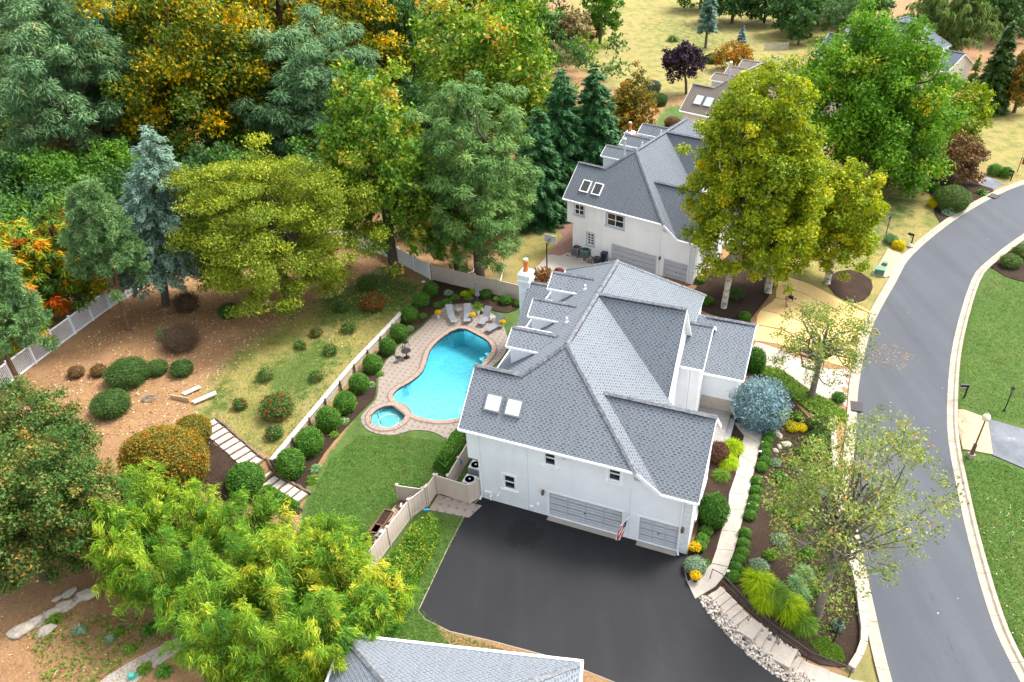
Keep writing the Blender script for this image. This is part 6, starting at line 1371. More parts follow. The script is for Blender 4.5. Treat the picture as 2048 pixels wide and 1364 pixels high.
for px, lab in (((919, 628), 'small dark side table between the two left loungers'), ((986, 643), 'small dark side table between the two right loungers')):
    r = placed('side_table', lab, 'side table', px, rad(30), 'side tables by the loungers'); m = MB(); m.box((0, 0, .47), (.5, .5, .03)); m.build('table_top', 'sling_grey', r)
    for x in (-1, 1):
        for y in (-1, 1): m = MB(); m.beam((x*.21, y*.21, .46), (x*.25, y*.25, 0), .035, .035); m.build('leg', 'ac_grey', r)
def flowers(root, r, z, mat, n, leafmat='leaf_box'):
    LV = Leaves(); d = rdir(n); d[:, 2] = np.abs(d[:, 2]); C = d*np.array([r, r, r*.8])*rng.uniform(.8, 1.05, (n, 1))+np.array([0, 0, z]); LV.add(C, rdir(n), d+.4*rng.normal(size=(n, 3)), .08*np.ones(n), .07*np.ones(n), rng.random(n)); put('blooms', LV.mesh('blooms'), mat, root)
    LV = Leaves(); n //= 2; d = rdir(n); C = d*np.array([r, r, r*.6])*.85+np.array([0, 0, z]); LV.add(C, rdir(n), d, .1*np.ones(n), .06*np.ones(n), rng.random(n)); put('foliage', LV.mesh('foliage'), leafmat, root)
def pot(label, px, mat, r=.2, h=.42, bloom='petal_yellow', br=.3):
    root = placed('flower_pot', label, 'flower pot', px); m = MB(); m.lathe([(r*.65, 0), (r*.75, h*.2), (r, h*.9), (r*1.1, h*.92), (r*1.1, h), (r*.9, h), (r*.85, h*.9), (.01, h*.88)], n=16); m.build('pot', mat, root, True); flowers(root, br, h+.12, bloom, 420); return root
pot('white pot of yellow mums at the left end of the lounger row', (877, 636), 'pvc'); pot('white pot of yellow mums between the middle loungers', (946, 641), 'pvc'); pot('white pot of yellow mums in front of the lounger nearest the house', (1005, 655), 'pvc')
pot('black pot of yellow mums against the garage corner', (1388, 1106), 'dark_plastic', .2, .35, br=.38); pot('black pot of yellow mums at the driveway end of the walk', (1390, 1163), 'dark_plastic', .2, .35, br=.34)
pt = pot('dark urn with a few yellow flowers on the porch', (1411, 812), 'dark_plastic', .24, .55, br=.3)
r = placed('potted_palm', 'tall white pot with a leafy green plant between the loungers', 'potted plant', (956, 628)); m = MB(); m.lathe([(.15, 0), (.2, .5), (.22, .52), (.18, .52), (.01, .48)], n=14); m.build('pot', 'pvc', r, True)
LV = Leaves(); n = 420; d = rdir(n); d[:, 2] = np.abs(d[:, 2]); k = rng.random((n, 1)); LV.add(d*k*np.array([.6, .6, .75])+np.array([0, 0, .5]), d-np.c_[np.zeros((n, 2)), .7*k], np.array([0, 0, 1])+.5*rng.normal(size=(n, 3)), .32*np.ones(n), .06*np.ones(n), .5+.2*rng.normal(size=n)); put('foliage', LV.mesh('foliage'), 'leaf_boxlight', r)
r = placed('parasol', 'closed grey garden parasol standing behind the loungers', 'parasol', (956, 609)); m = MB(); m.tube([(0, 0, 0), (0, 0, 2.5)], .025, 8); m.build('pole', 'ac_grey', r)
m = MB(); N = 14; pr = [(.02, 2.45), (.10, 2.3), (.17, 1.6), (.25, 1.0), (.2, .95)]
for (r0_, z0_), (r1_, z1_) in zip(pr[:-1], pr[1:]):
    for k in range(N):
        f = lambda i, rr, z: (rr*(1 if i % 2 else .62)*math.cos(2*math.pi*i/N), rr*(1 if i % 2 else .62)*math.sin(2*math.pi*i/N), z)
        m.face([f(k, r0_, z0_), f(k+1, r0_, z0_), f(k+1, r1_, z1_), f(k, r1_, z1_)])
m.build('folded_canopy', 'parasol_cloth', r)
m = MB(); m.lathe([(.26, 0), (.26, .06), (.05, .09), (.04, .3), (.03, .3)], n=18); m.build('base', 'black_metal', r)
r = placed('umbrella_base', 'empty black umbrella base beside the potted plant', 'umbrella base', (963, 627)); m = MB(); m.lathe([(.25, 0), (.25, .07), (.06, .1), (.045, .32), (.03, .33)], n=18); m.build('disc', 'black_metal', r)
# bistro set
r = placed('bistro_table', 'round black metal bistro table on the paving by the boxwoods', 'table', (814, 716)); m = MB(); m.lathe([(.42, .70), (.43, .73), (.40, .745), (.01, .745)], n=24); m.build('table_top', 'black_metal', r)
m = MB(); m.lathe([(.28, 0), (.28, .03), (.06, .06), (.045, .35), (.06, .4), (.04, .68), (.2, .71)], n=14); m.build('pedestal', 'black_metal', r)
m = MB()
for k in range(8): m.beam((-.38+.108*k, -math.sqrt(max(0, .16-(-.38+.108*k)**2)), .752), (-.38+.108*k, math.sqrt(max(0, .16-(-.38+.108*k)**2)), .752), .03, .012)
m.build('top_slats', 'iron', r)
for px, a, lab in (((798, 724), 40, 'black metal bistro chair in front of the bistro table'), ((812, 694), 220, 'black metal bistro chair behind the bistro table')):
    r = placed('bistro_chair', lab, 'chair', px, rad(a), 'bistro chairs'); m = MB(); m.lathe([(.22, .44), (.23, .46), (.21, .475), (.01, .475)], n=18); m.build('seat', 'black_metal', r)
    for x, y in ((.17, .15), (.17, -.15), (-.17, .15), (-.17, -.15)): m = MB(); m.tube([(x, y, .45), (x*1.35, y*1.35, 0)], .016, 6); m.build('leg', 'black_metal', r)
    m = MB(); m.tube([(-.19, -.18, .45), (-.25, -.19, .8), (-.27, 0, .92), (-.25, .19, .8), (-.19, .18, .45)], .016, 6)
    for y in (-.09, 0, .09): m.tube([(-.2, y, .46), (-.26, y, .86)], .01, 5)
    m.build('backrest', 'black_metal', r)
# air conditioners
def ac(label, px, mat, s=.8, h=.8, rz=0):
    r = placed('air_conditioner', label, 'air conditioner', px, rz); m = MB(); m.box((0, 0, h/2), (s, s, h)); m.build('cabinet', mat, r)
    m = MB(); m.lathe([(s*.42, h+.002), (s*.42, h+.03), (s*.40, h+.03), (s*.38, h-.0)], n=20); m.build('fan_ring', mat, r)
    m = MB(); m.lathe([(s*.38, h+.006), (.01, h+.012)], n=20); m.build('fan_well', 'grille', r)
    for k in range(4): m = MB(); m.box((math.cos(k*math.pi/2)*s*.2, math.sin(k*math.pi/2)*s*.2, h+.022), (s*.3, .09, .006), k*math.pi/2); m.build('fan_blade', 'ac_white', r)
    m = MB(); m.lathe([(.07, h+.03), (.07, h+.05), (.01, h+.055)], n=10); m.build('hub', 'ac_white', r)
    m = MB()
    for f in range(4):
        c, s2 = math.cos(f*math.pi/2), math.sin(f*math.pi/2)
        for k in range(9): m.box(((s/2+.003)*c, (s/2+.003)*s2, .1+k*(h-.2)/8), (.012 if abs(c) > .5 else s*.86, s*.86 if abs(c) > .5 else .012, .03))
    o = m.build('louvres', 'grille' if mat != 'ac_white' else 'ac_grey', r); o['kind'] = 'stuff'
ac('white air conditioner just behind the tan screen at the house corner', (941, 975), 'ac_white', .82, .75, AZ1); ac('white air conditioner closer to the house wall', (953, 946), 'ac_white', .82, .75, AZ1)
ac('grey air conditioner against the white house', (1153, 510), 'ac_grey', .8, .9, rad(-38)); ac('green air conditioner against the white house', (1171, 514), 'ac_green', .85, .85, rad(-38))

def stones(name, label, poly, n, r0, r1, off=0.0):
    V0 = np.array([(1,0,0),(-1,0,0),(0,1,0),(0,-1,0),(0,0,1),(0,0,-1)], float); F0 = np.array([(0,2,4),(2,1,4),(1,3,4),(3,0,4),(2,0,5),(1,2,5),(3,1,5),(0,3,5)])
    mid = {}; V = list(V0); F1 = []
    for t_ in F0:
        q = []
        for i in range(3):
            e = tuple(sorted((t_[i], t_[(i+1) % 3])))
            if e not in mid: v = (V0[e[0]]+V0[e[1]]); V.append(v/np.linalg.norm(v)); mid[e] = len(V)-1
            q.append(mid[e])
        F1 += [(t_[0], q[0], q[2]), (t_[1], q[1], q[0]), (t_[2], q[2], q[1]), tuple(q)]
    V = np.array(V); F1 = np.array(F1); P = np.array(poly); lo, hi = P.min(0), P.max(0); Q = rng.uniform(lo, hi, (n*4, 2)); Q = Q[inside(Q, poly)][:n]; VV, FF, A = [], [], []
    for i, q in enumerate(Q):
        s = R.uniform(r0, r1); W = V*(1+.14*rng.normal(size=(len(V), 1)))*np.array([s*R.uniform(.8, 1.3), s*R.uniform(.7, 1.1), s*.6]); a = R.uniform(0, 6.3); W = np.c_[W[:, 0]*math.cos(a)-W[:, 1]*math.sin(a), W[:, 0]*math.sin(a)+W[:, 1]*math.cos(a), W[:, 2]]
        VV.append(W+np.array([*q, T(*q)+off+s*.25])); FF.append(F1+len(V)*i); A.append(np.full(len(F1), R.random()))
    o = put(name, np_mesh(name, np.concatenate(VV), np.concatenate(FF), {'lv': np.concatenate(A)}, 'FACE'), 'river_stone', smooth=True); tag(o, label, 'stones', None, 'stuff')

stones('river_stones', 'river stones strewn round the air conditioners of the white house', atw([(1130,510),(1150,500),(1190,512),(1215,525),(1195,535),(1160,524)]), 160, .07, .16, .04)
stones('river_stones', 'band of pale river stones between the front steps and the driveway', smooth(atw([(1402,1206),(1416,1192),(1472,1250),(1508,1282),(1555,1316),(1600,1345),(1650,1372),(1590,1372),(1530,1338),(1470,1288),(1425,1238)]), 2), 1500, .035, .10, .03)
stones('river_stones', 'river stones tucked behind the handrail of the front steps', atw([(1478,1218),(1496,1232),(1535,1262),(1560,1282),(1590,1300),(1604,1318),(1590,1312),(1545,1285),(1500,1250)]), 160, .06, .13, .05)
def boulder(label, px, w_, rz, mat='boulder', h=.55, el=.6, group=None):
    p = at(*px); bm = bmesh.new(); bmesh.ops.create_icosphere(bm, subdivisions=3, radius=1); sd = R.uniform(0, 50)
    for v in bm.verts:
        q = v.co; k = 1+.16*math.sin(q.x*2.6+sd)*math.cos(q.y*3.1+sd)+.1*math.sin(q.z*5+sd)+.06*math.sin(q.x*9+sd)*math.sin(q.y*8)
        v.co = Vector((q.x*k*w_, q.y*k*w_*el, max(-.5, min(.8, q.z*k))*w_*h))
    me = bpy.data.meshes.new('boulder'); bm.to_mesh(me); bm.free(); o = put('boulder', me, mat); o.location = (p[0], p[1], p[2]+w_*h*.2); o.rotation_euler = (0, 0, rz); return tag(o, label, 'boulder', group)
for px, w_, a, lab in (((45, 1262), 1.0, 40, 'large pale boulder nearest the lower left corner'), ((70, 1248), .8, 45, 'long pale boulder right of the corner boulder'), ((105, 1228), .75, 40, 'pale boulder in the middle of the boulder row'), ((130, 1215), .8, 30, 'flat boulder right of the middle one'), ((115, 1198), .4, 50, 'small boulder above the middle of the row'), ((140, 1188), .6, 55, 'tilted boulder at the upper end of the row'), ((175, 1190), .9, 10, 'broad low boulder below the bamboo'), ((155, 1202), .5, 20, 'small rounded boulder at the upper end of the row'), ((385, 1275), .55, 0, 'boulder at the end of the gravel path'), ((92, 1262), .7, 35, 'slab-like boulder at the foot of the row')): boulder(lab, px, w_*.72, rad(a), group='boulders in the lower left garden')
for px, w_, lab in (((1557, 872), .32, 'pale rock left of the small rock group in the front bed'), ((1575, 890), .3, 'upright pale rock in the front bed'), ((1567, 889), .28, 'middle rock of the front bed group'), ((1558, 895), .26, 'tan rock of the front bed group'), ((1550, 902), .25, 'lowest white rock of the front bed group'), ((1543, 855), .36, 'pinkish rock at the foot of the blue spruce'), ((1552, 866), .3, 'grey rock just below the blue spruce'), ((1819, 493), .45, 'rock at the foot of the mailbox beside the yellow spirea')): boulder(lab, px, w_, R.uniform(0, 3), h=.7, el=.75, group='rocks in the front bed')
# bins and hoop by the white house
def bin_(label, px, mat, rz):
    r = placed('wheeled_bin', label, 'bin', px, rz); m = MB(); m.hexa([(-.22, -.24, .08), (.22, -.24, .08), (.22, .24, .08), (-.22, .24, .08), (-.29, -.31, 1.0), (.29, -.31, 1.0), (.29, .31, 1.0), (-.29, .31, 1.0)]); m.build('body', mat, r)
    m = MB(); m.box((0, -.02, 1.04), (.62, .68, .07)); m.box((0, -.02, 1.09), (.5, .54, .04), 0, 0, .8); m.build('lid', mat, r)
    for s in (-1, 1): m = MB(); m.tube([(s*.24, .28, .12), (s*.30, .28, .12)], .12, 12); m.build('wheel', 'rubber', r)
    m = MB(); m.tube([(-.22, .36, .98), (.22, .36, .98)], .02, 6); m.build('handle', mat, r)
bin_('navy wheeled bin against the white house wall', (1208, 524), 'navy', rad(-30)); bin_('black wheeled bin in front of the navy one', (1194, 534), 'dark_plastic', rad(60))
r = placed('garden_hose', 'coiled green hose beside the bins', 'garden hose', (1216, 529)); m = MB()
for k in range(4): m.tube([(.28*math.cos(t_), .03*k, .35+.28*math.sin(t_)) for t_ in np.linspace(0, 2*math.pi, 15)], .03, 6)
m.build('coil', 'green_box', r)
r = placed('basketball_hoop', 'portable basketball hoop at the edge of the neighbour driveway', 'basketball hoop', (1094, 541), rad(55)); m = MB(); m.beam((0, 0, .1), (0, 0, 3.1), .1, .1); m.build('pole', 'black_metal', r)
m = MB(); m.box((-.5, 0, .12), (1.1, .75, .24), 0, 0, .8); m.build('base_tank', 'black_metal', r); m = MB(); m.box((-.45, 0, .32), (.35, .3, .2), 0, 0, .7); m.build('ballast_bag', 'pvc', r)
m = MB(); m.beam((0, 0, 2.7), (.7, 0, 3.0), .06, .06); m.beam((0, 0, 3.05), (.7, 0, 3.3), .06, .06); m.build('arm', 'black_metal', r)
m = MB(); m.b2(.70, .72, -.68, .68, 2.85, 3.65); m.build('backboard', 'trim_grey', r); m = MB()
for z in (2.87, 3.63): m.b2(.715, .735, -.68, .68, z-.03, z+.03)
for y in (-.66, .66): m.b2(.715, .737, y-.03, y+.03, 2.9, 3.6)
m.build('board_edge', 'pvc', r)
m = MB(); m.tube([(.95+.23*math.cos(t_), .23*math.sin(t_), 2.98) for t_ in np.linspace(0, 2*math.pi, 17)], .012, 6); m.build('rim', 'orange_plastic', r)
# bent white drain pipes in the neighbour garden
for pts, lab in (([(928, 550), (946, 545), (951, 530)], 'left bent white drain pipe behind the tan fence'), ([(1000, 566), (1008, 536), (985, 523)], 'right bent white drain pipe behind the tan fence')):
    m = MB(); m.tube([tuple(at(*q)+np.array([0, 0, .09])) for q in pts], .06, 8); tag(m.build('drain_pipe', 'pvc', None), lab, 'pipe', 'white drain pipes')
m = MB(); m.lathe([(.16, 0), (.2, .02), (.2, .06), (.1, .07), (.09, .03), (.01, .03)], n=16); o = m.build('yard_drain', 'pvc'); o.location = at(847, 564); tag(o, 'small white ring cap on the ground near the end of the pale fence', 'drain cap')
# timber planters and boards on the bank
r = placed('timber_planter', 'low wooden corner planter with pale boards on the bare bank', 'planter', (362, 800), rad(-18), off=0)
for k in range(2): m = MB(); m.b2(-.9, .8, -.06, 0, .0+.2*k, .19+.2*k); m.build('front_board', 'new_timber', r)
for (x0, y0, x1, y1) in ((-.3, .6, .5, 1.7), (-.05, .5, .7, 1.6), (1.1, -.1, 2.2, 1.4), (1.35, -.2, 2.4, 1.2)): m = MB(); m.beam((x0, y0, .12), (x1, y1, .18), .2, .06); m.build('loose_board', 'tread_stone', r)
r = placed('timber_planter', 'wooden board edging under the broad yellow-green tree', 'planter', (548, 612), rad(-12), off=0)
for k in range(3): m = MB(); m.b2(-.9, .8, -.06, 0, .0+.17*k, .16+.17*k); m.build('front_board', 'new_timber', r)
for s in range(3): m = MB(); m.beam((.9-.1*s, -.1-.4*s, .04), (-.2-.1*s, -1.0-.3*s, .04), .14, .06); m.build('loose_board', 'timber', r)
r = placed('wire_coil', 'wire coil and cage lying on the bare bank beside the yews', 'wire coil', (292, 800), 0, off=.05); m = MB()
for k in range(5): m.tube([((.3+.05*k)*math.cos(t_)+.12*k, .3*math.sin(t_), .1+.06*math.sin(3*t_+k)) for t_ in np.linspace(0, 2*math.pi, 15)], .018, 5)
m.build('coil', 'ac_grey', r)
# flag on the garage wall
fl = thing('flag', 'american flag on a short pole between the garage doors', 'flag'); fl.location = (-2.499, 36.83, 0); fl.rotation_euler = (0, 0, AZ1)
b0, b1 = Vector((10.2, 0, 2.15)), Vector((9.95, -1.55, 2.75)); m = MB(); m.tube([b0, b1], .018, 8); m.lathe([(.03, -.03), (.03, .03)], tuple(b1), 8); m.build('pole', 'pvc', fl)
t = NT('flag_red'); t.bsdf((.5, .03, .045), .8); t = NT('flag_white'); t.bsdf((.78, .76, .74), .8); t = NT('flag_blue'); t.bsdf((.02, .03, .11), .8)
NU, NV = 26, 20
def fp(i, j):
    a, b = i/NU, j/NV; P = b0.lerp(b1, .38+.6*a); fold = .10*math.sin(a*11+b*2.5)*(.3+b); sh = 1-.35*b
    c = b0.lerp(b1, .68); P = c+(P-c)*sh; return (P.x+fold-.28*b, P.y-.05*math.cos(a*9)*b-.12*b, P.z-1.45*b-.02)
cl = {'flag_red': MB(), 'flag_white': MB(), 'flag_blue': MB()}
for i in range(NU):
    for j in range(NV):
        k = 'flag_blue' if (i < NU*7/13 and j < NV*.4) else ('flag_red' if (i*13//NU) % 2 == 0 else 'flag_white')
        cl[k].face([fp(i, j), fp(i+1, j), fp(i+1, j+1), fp(i, j+1)])
for row in range(9):
    for c_ in range(6 if row % 2 == 0 else 5):
        i, j = .9+row*1.42, .5+(c_+(0 if row % 2 == 0 else .5))*1.25; P = Vector(fp(i, j))+Vector((-.012, -.012, .012)); e = .022
        cl['flag_white'].face([P+Vector((e, 0, 0)), P+Vector((0, 0, e)), P+Vector((-e, 0, 0)), P+Vector((0, 0, -e))]); cl['flag_white'].face([P+Vector((0, e, 0)), P+Vector((0, 0, e)), P+Vector((0, -e, 0)), P+Vector((0, 0, -e))])
for k, nm_ in (('flag_red', 'red_stripes'), ('flag_white', 'white_stripes_and_stars'), ('flag_blue', 'blue_canton')):
    o = cl[k].build(nm_, k, fl); o['kind'] = 'stuff'
# pool equipment behind the fence
r = placed('planter_frame', 'long brown raised bed frame beside the pool equipment', 'raised bed', (764, 1048), rad(68), off=0)
for y in (-.3, .3): m = MB(); m.b2(-1.0, 1.0, y-.03, y+.03, 0, .3); m.build('side_board', 'bark_red', r)
for x in (-1, 1): m = MB(); m.b2(x-.03, x+.03, -.27, .27, 0, .3); m.build('end_board', 'bark_red', r)
m = MB(); m.b2(-.97, .97, -.27, .27, 0, .2); m.build('soil', 'mulch', r)
r = placed('planter_frame', 'short brown raised bed frame under the bamboo tips', 'raised bed', (748, 1068), rad(68), off=0)
for y in (-.3, .3): m = MB(); m.b2(-.6, .6, y-.03, y+.03, 0, .3); m.build('side_board', 'bark_red', r)
for x in (-.6, .6): m = MB(); m.b2(x-.03, x+.03, -.27, .27, 0, .3); m.build('end_board', 'bark_red', r)
m = MB(); m.b2(-.57, .57, -.27, .27, 0, .2); m.build('soil', 'mulch', r)
struct(sheet('equipment_pad', atw([(742,1085),(770,1035),(798,1003),(826,1014),(800,1045),(775,1095)]), 'terracotta_rock', .05, .1))
def pump(label, px, rz, mat):
    r = placed('pool_pump', label, 'pump', px, rz, 'pool equipment'); m = MB(); m.tube([(-.3, 0, .25), (.1, 0, .25)], .13, 12); m.build('motor', mat, r); m = MB(); m.lathe([(.15, .05), (.17, .1), (.17, .4), (.12, .45)], (.28, 0, 0), 12); m.build('strainer', 'dark_plastic', r)
    m = MB(); m.tube([(.28, 0, .4), (.28, 0, .7), (.6, .1, .7), (.6, .1, .1)], .04, 8); m.build('pipe', 'pvc', r)
pump('pale pool pump nearest the tan panel', (812, 1018), rad(40), 'pvc'); pump('pool pump in the middle of the equipment row', (800, 1036), rad(70), 'ac_white'); pump('dark pool pump below the middle one', (793, 1050), rad(50), 'dark_plastic')
r = placed('pool_filter', 'tall black pool filter against the tan fence', 'pool filter', (783, 1066), off=.05); m = MB(); m.lathe([(.2, 0), (.26, .1), (.27, .5), (.22, .75), (.06, .85), (.05, .95)], n=16); m.build('tank', 'dark_plastic', r, True); m = MB(); m.tube([(.25, 0, .3), (.5, 0, .3), (.5, 0, .05)], .04, 8); m.build('pipe', 'pvc', r)
r = placed('pool_heater', 'grey pool heater box at the lower end of the equipment row', 'pool heater', (768, 1088), rad(66), off=.05); m = MB(); m.box((0, 0, .45), (.65, .5, .9)); m.box((0, 0, .93), (.69, .54, .06)); m.build('cabinet', 'ac_grey', r); m = MB(); m.tube([(0, 0, .95), (0, 0, 1.15)], .12, 10); m.build('flue', 'ac_white', r)
r = placed('garden_hose', 'brown coiled hose on the ground by the tan panel', 'garden hose', (805, 1012), off=.08); m = MB()
for k in range(5): m.tube([((.28+.03*k)*math.cos(t_), (.28+.02*k)*math.sin(t_), .03*k) for t_ in np.linspace(0, 2*math.pi, 17)], .022, 5)
m.build('coil', 'bark_red', r)
r = placed('water_toy', 'blue water toy hanging on the fence behind the hedge', 'toy', (921, 945), off=1.1); m = MB(); m.lathe([(.02, .25), (.1, .1), (.16, -.1), (.12, -.3), (.04, -.35)], n=9); m.tube([(-.12, 0, -.1), (.1, .02, .2), (.18, 0, -.2)], .04, 6); m.build('body', 'blue_plastic', r)
r = placed('hose_nozzle', 'small blue nozzle lying on the loose hedge', 'nozzle', (856, 1046), off=1.2); m = MB(); m.tube([(-.15, 0, 0), (.05, 0, .05), (.25, 0, .02)], [.1, .08, .04], 8); m.tube([(-.1, 0, 0), (-.12, .02, -.2)], .05, 6); m.build('body', 'blue_plastic', r)
# mailboxes, lamps
def mailbox(label, px, rz, mat='black_metal'):
    r = placed('mailbox', label, 'mailbox', px, rz, 'mailboxes along the road'); m = MB(); m.beam((0, 0, -.2), (0, 0, 1.25), .1, .1); m.beam((0, 0, .7), (-.45, 0, 1.0), .05, .05); m.build('post', mat, r)
    m = MB(); P = [(-.1, 1.03), (.1, 1.03), (.1, 1.18), (.07, 1.24), (0, 1.27), (-.07, 1.24), (-.1, 1.18)]; A = [(-.55, y, z) for y, z in P]; B_ = [(.05, y, z) for y, z in P]; m.face(A[::-1]); m.face(B_)
    for i in range(7): m.face([A[i], A[(i+1) % 7], B_[(i+1) % 7], B_[i]])
    m.build('box', mat, r); m = MB(); m.b2(-.57, -.55, -.1, .1, 1.03, 1.24); m.build('door', 'ac_grey', r); m = MB(); m.b2(-.4, -.1, -.03, .03, .92, .99); m.build('newspaper', 'pvc', r)
mailbox('black mailbox on the lawn across the road', (1928, 795), rad(-10)); mailbox('black mailbox behind the rock near the brick apron', (1822, 490), rad(-50)); mailbox('black mailbox beside the far grey driveway', (2021, 362), rad(-70))
def small_lamp(label, px, h=1.8):
    r = placed('lantern_post', label, 'lamp post', px, 0, 'black lantern posts'); m = MB(); m.tube([(0, 0, -.1), (0, 0, h)], .045, 8); m.lathe([(.08, 0), (.08, .1), (.045, .14)], n=8); m.build('post', 'black_metal', r)
    m = MB(); m.lathe([(.05, h), (.11, h+.05), (.14, h+.32), (.16, h+.34)], n=6); m.build('lantern', 'lamp_glass' if False else 'ac_grey', r); m = MB(); m.lathe([(.18, h+.33), (.05, h+.46), (.02, h+.52)], n=6); m.build('lantern_cap', 'black_metal', r)
small_lamp('black lantern post on the lawn across the road', (2008, 822)); small_lamp('black lantern post in the mulch above the front steps', (1667, 1285), 1.5); small_lamp('black lantern post by the kerb beyond the yellow-green tree', (1771, 472))
r = placed('street_lamp', 'bronze street lamp with cream globe beside the brick apron', 'street lamp', (1941, 914)); m = MB(); m.box((0, 0, .1), (.4, .4, .35)); m.build('footing', 'kerb', r)
m = MB(); m.lathe([(.16, .25), (.14, .35), (.12, 1.1), (.14, 1.15), (.09, 1.2), (.06, 1.3), (.045, 3.3), (.12, 3.4)], n=12); m.build('post', 'bronze', r, True)
m = MB(); m.lathe([(.12, 3.38), (.26, 3.5), (.28, 3.68), (.2, 3.86), (.08, 3.95), (.04, 4.05)], n=14); m.build('globe', 'lamp_glass', r, True)
for px, lab in (((1524, 894), 'upper of the small white path lights along the walk'), ((1519, 912), 'second small white path light along the walk'), ((1510, 967), 'third small white path light along the walk'), ((1497, 1018), 'fourth small white path light along the walk'), ((1455, 1152), 'lowest small white path light by the handrail')):
    r = placed('path_light', lab, 'path light', px, 0, 'path lights along the front walk'); m = MB(); m.tube([(0, 0, 0), (0, 0, .4)], .015, 6); m.build('stake', 'black_metal', r); m = MB(); m.lathe([(.09, .38), (.1, .42), (.03, .48)], n=10); m.build('shade', 'pvc', r)
# road furniture
def flat(name, label, cat, px, dims, mat, rz=0, round_=False, off=.0):
    p = at(*px); z = float(zroad(np.array([p[:2]]))[0])+.012; m = MB()
    if round_: m.lathe([(dims[0], -.05), (dims[0], .01), (dims[0]*.85, .012), (dims[0]*.84, .004), (.01, .006)], n=22)
    else:
        m.box((0, 0, -.03), (dims[0], dims[1], .08)); 
        for k in range(5): m.box((-dims[0]*.4+dims[0]*.2*k, 0, .015), (.06, dims[1]*.9, .015))
    o = m.build(name, mat); o.location = (p[0], p[1], z+off); o.rotation_euler = (0, 0, rz); return tag(o, label, cat)
flat('storm_drain', 'rusty storm drain grate at the kerb below the groundcover', 'drain', (1712, 817), (.9, 1.2), 'iron', rad(-20), off=.10); flat('storm_drain', 'dark storm drain grate at the kerb by the far driveway', 'drain', (1986, 395), (1.0, 1.2), 'iron', rad(-52), off=.10)
flat('manhole_cover', 'round manhole cover in the road beyond the storm drain', 'manhole', (1763, 817), (.36, 0), 'iron', 0, True)
def gbox(label, px, rz, s):
    r = placed('utility_box', label, 'utility box', px, rz, 'green utility boxes'); m = MB(); m.box((0, 0, .3*s), (.9*s, .8*s, .6*s)); m.build('cabinet', 'green_box', r); m = MB(); m.box((0, -.05*s, .63*s), (.96*s, .86*s, .08*s)); m.build('lid', 'green_box', r); m = MB(); m.box((0, 0, .02), (1.15*s, 1.05*s, .1)); m.build('plinth', 'concrete', r)
gbox('green utility box on the verge by the brick apron', (1758, 548), rad(-30), 1.0); gbox('small low green utility box on the brick apron edge', (1769, 531), rad(-35), .55)
r = placed('leaf_blower', 'orange and black backpack blower lying on the kerb', 'leaf blower', (1711, 684), rad(20), off=.12); m = MB(); m.lathe([(.1, 0), (.22, .08), (.24, .28), (.15, .4), (.02, .42)], n=12); m.build('engine', 'orange_plastic', r); m = MB(); m.box((.0, .22, .2), (.4, .14, .45)); m.tube([(-.2, 0, .15), (-.5, -.1, .15), (-.9, .1, .06)], [.07, .06, .05], 8); m.build('tube_and_frame', 'dark_plastic', r)
r = placed('tool_bag', 'black tool bag at the end of the concrete drive', 'bag', (1706, 712), rad(10), off=.06); m = MB(); m.box((0, 0, .12), (.6, .3, .24), 0, 0, .8); m.build('bag_body', 'dark_plastic', r); m = MB(); m.tube([(-.15, 0, .22), (-.1, 0, .36), (.1, 0, .36), (.15, 0, .22)], .02, 6); m.build('handle', 'dark_plastic', r)
m = MB(); m.tube([tuple(at(*q)+np.array([0, 0, .16])) for q in [(1735, 640), (1728, 650), (1740, 655), (1752, 662), (1760, 672), (1748, 672), (1740, 668)]], .03, 6); tag(m.build('rope', 'straw_rope'), 'loose yellow rope lying on the road at the kerb', 'rope')
m = MB(); a_, b_ = at(1706, 612), at(1744, 632); m.tube([(*a_[:2], a_[2]+.14), (*((a_+b_)/2)[:2], (a_+b_)[2]/2+.16), (*b_[:2], b_[2]+.14)], [.16, .18, .16], 10); tag(m.build('straw_roll', 'straw_mat'), 'rolled straw wattle lying at the top edge of the matting', 'straw roll')
r = placed('yard_sign', 'red sign hanging from a black post at the right edge', 'sign', (2034, 345), rad(-40)); m = MB(); m.beam((0, 0, 0), (0, 0, 2.0), .08, .08); m.beam((0, 0, 1.9), (.9, 0, 1.9), .07, .07); m.build('post', 'black_metal', r); m = MB(); m.b2(.15, .85, -.02, .02, 1.1, 1.8); m.build('sign_board', 'red_paint', r)
r = placed('play_fence', 'low grey picket enclosure at the far end of the lawn', 'fence', (1552, 100), rad(-5), off=0)
for k in range(14): m = MB(); m.box((-2.3+.35*k, 0, .7), (.22, .05, 1.4)); m.build('board', 'weathered_board', r)
for z in (.3, 1.1): m = MB(); m.b2(-2.5, 2.5, .03, .08, z, z+.1); m.build('rail', 'weathered_board', r)
r = placed('watering_can', 'teal watering can beside the gravel path at the bottom edge', 'watering can', (266, 1356), off=0); m = MB(); m.lathe([(.16, 0), (.17, .05), (.15, .32), (.08, .36)], n=12); m.tube([(.14, 0, .1), (.4, 0, .36)], [.04, .025], 6); m.tube([(-.12, 0, .3), (-.28, 0, .25), (-.15, 0, .06)], .02, 6); m.build('can', 'teal_plastic', r)
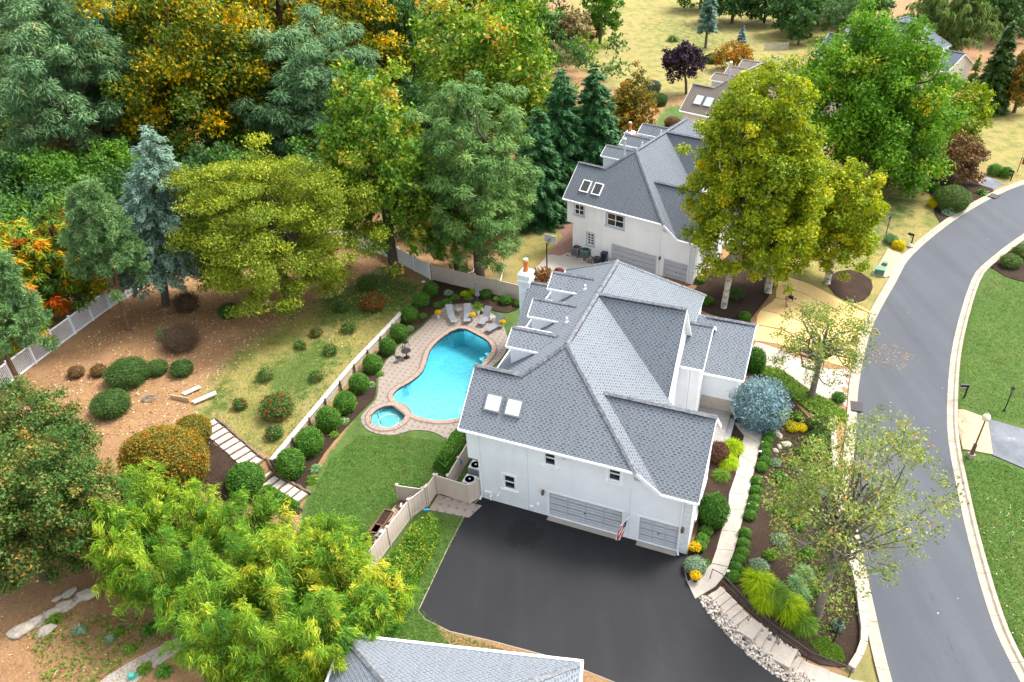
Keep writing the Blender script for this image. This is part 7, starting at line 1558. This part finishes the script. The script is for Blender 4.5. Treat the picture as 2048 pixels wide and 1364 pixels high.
# gardener bending over the matting
def skinned(name, joints, edges, mat, parent, sub=2):
    me = bpy.data.meshes.new(name); me.from_pydata([j[:3] for j in joints], edges, []); o = put(name, me, mat, parent); md = o.modifiers.new('Skin', 'SKIN'); md.use_smooth_shade = True
    for i, j in enumerate(joints): sv = me.skin_vertices[0].data[i]; sv.radius = (j[3], j[4] if len(j) > 4 else j[3]); sv.use_root = (i == 0)
    ss = o.modifiers.new('Subdivision', 'SUBSURF'); ss.levels = sub; ss.render_levels = sub; return o
pr = placed('person', 'person in black top and tan shorts bending over the straw matting', 'person', (1571, 613), rad(-15), off=.06)
J = [(0, 0, .90, .13, .15), (.05, 0, .93, .13, .16), (.25, 0, 1.0, .13, .17), (.45, 0, .98, .13, .18), (.56, 0, .93, .07), (.66, 0, .86, .095), (.74, 0, .78, .085)]; E = [(0, 1), (1, 2), (2, 3), (3, 4), (4, 5), (5, 6)]
def chain(start, pts):
    k = start
    for p in pts: J.append(p); E.append((k, len(J)-1)); k = len(J)-1
    return k
for s in (-1, 1):
    chain(0, [(.0, s*.10, .82, .095), (.05, s*.13, .48, .065), (-.03, s*.15, .10, .045), (.0, s*.15, .05, .045), (.15, s*.17, .03, .035)])
    w_ = chain(3, [(.46, s*.2, .9, .065), (.50, s*.23, .65, .045), (.60, s*.15, .42, .035), (.63, s*.12, .36, .03)])
    for q in range(5): chain(w_, [(.64+.012*q, s*(.09+.018*q), .30-(.01 if q not in (0, 4) else -.02), .009), (.645+.012*q, s*(.085+.018*q), .25+(.03 if q == 0 else 0), .008)])
skinned('body', J, E, 'skin', pr)
skinned('shirt', [(0.02, 0, .93, .155, .175), (.25, 0, 1.01, .15, .19), (.46, 0, .98, .15, .2), (.52, 0, .95, .1), (.46, .2, .9, .085), (.48, .22, .76, .075), (.46, -.2, .9, .085), (.48, -.22, .76, .075)], [(0, 1), (1, 2), (2, 3), (2, 4), (4, 5), (2, 6), (6, 7)], 'black_cloth', pr)
skinned('shorts', [(0.0, 0, .9, .15, .17), (0, .1, .8, .115), (.04, .13, .55, .10), (0, -.1, .8, .115), (.04, -.13, .55, .10)], [(0, 1), (1, 2), (0, 3), (3, 4)], 'tan_cloth', pr)
skinned('cap', [(.66, 0, .90, .10), (.72, 0, .86, .105), (.8, 0, .80, .06)], [(0, 1), (1, 2)], 'black_cloth', pr, 1)
for s in (-1, 1): skinned('shoe', [(-.05, s*.15, .05, .055), (.08, s*.16, .045, .055), (.19, s*.175, .03, .045)], [(0, 1), (1, 2)], 'dark_plastic', pr, 1)
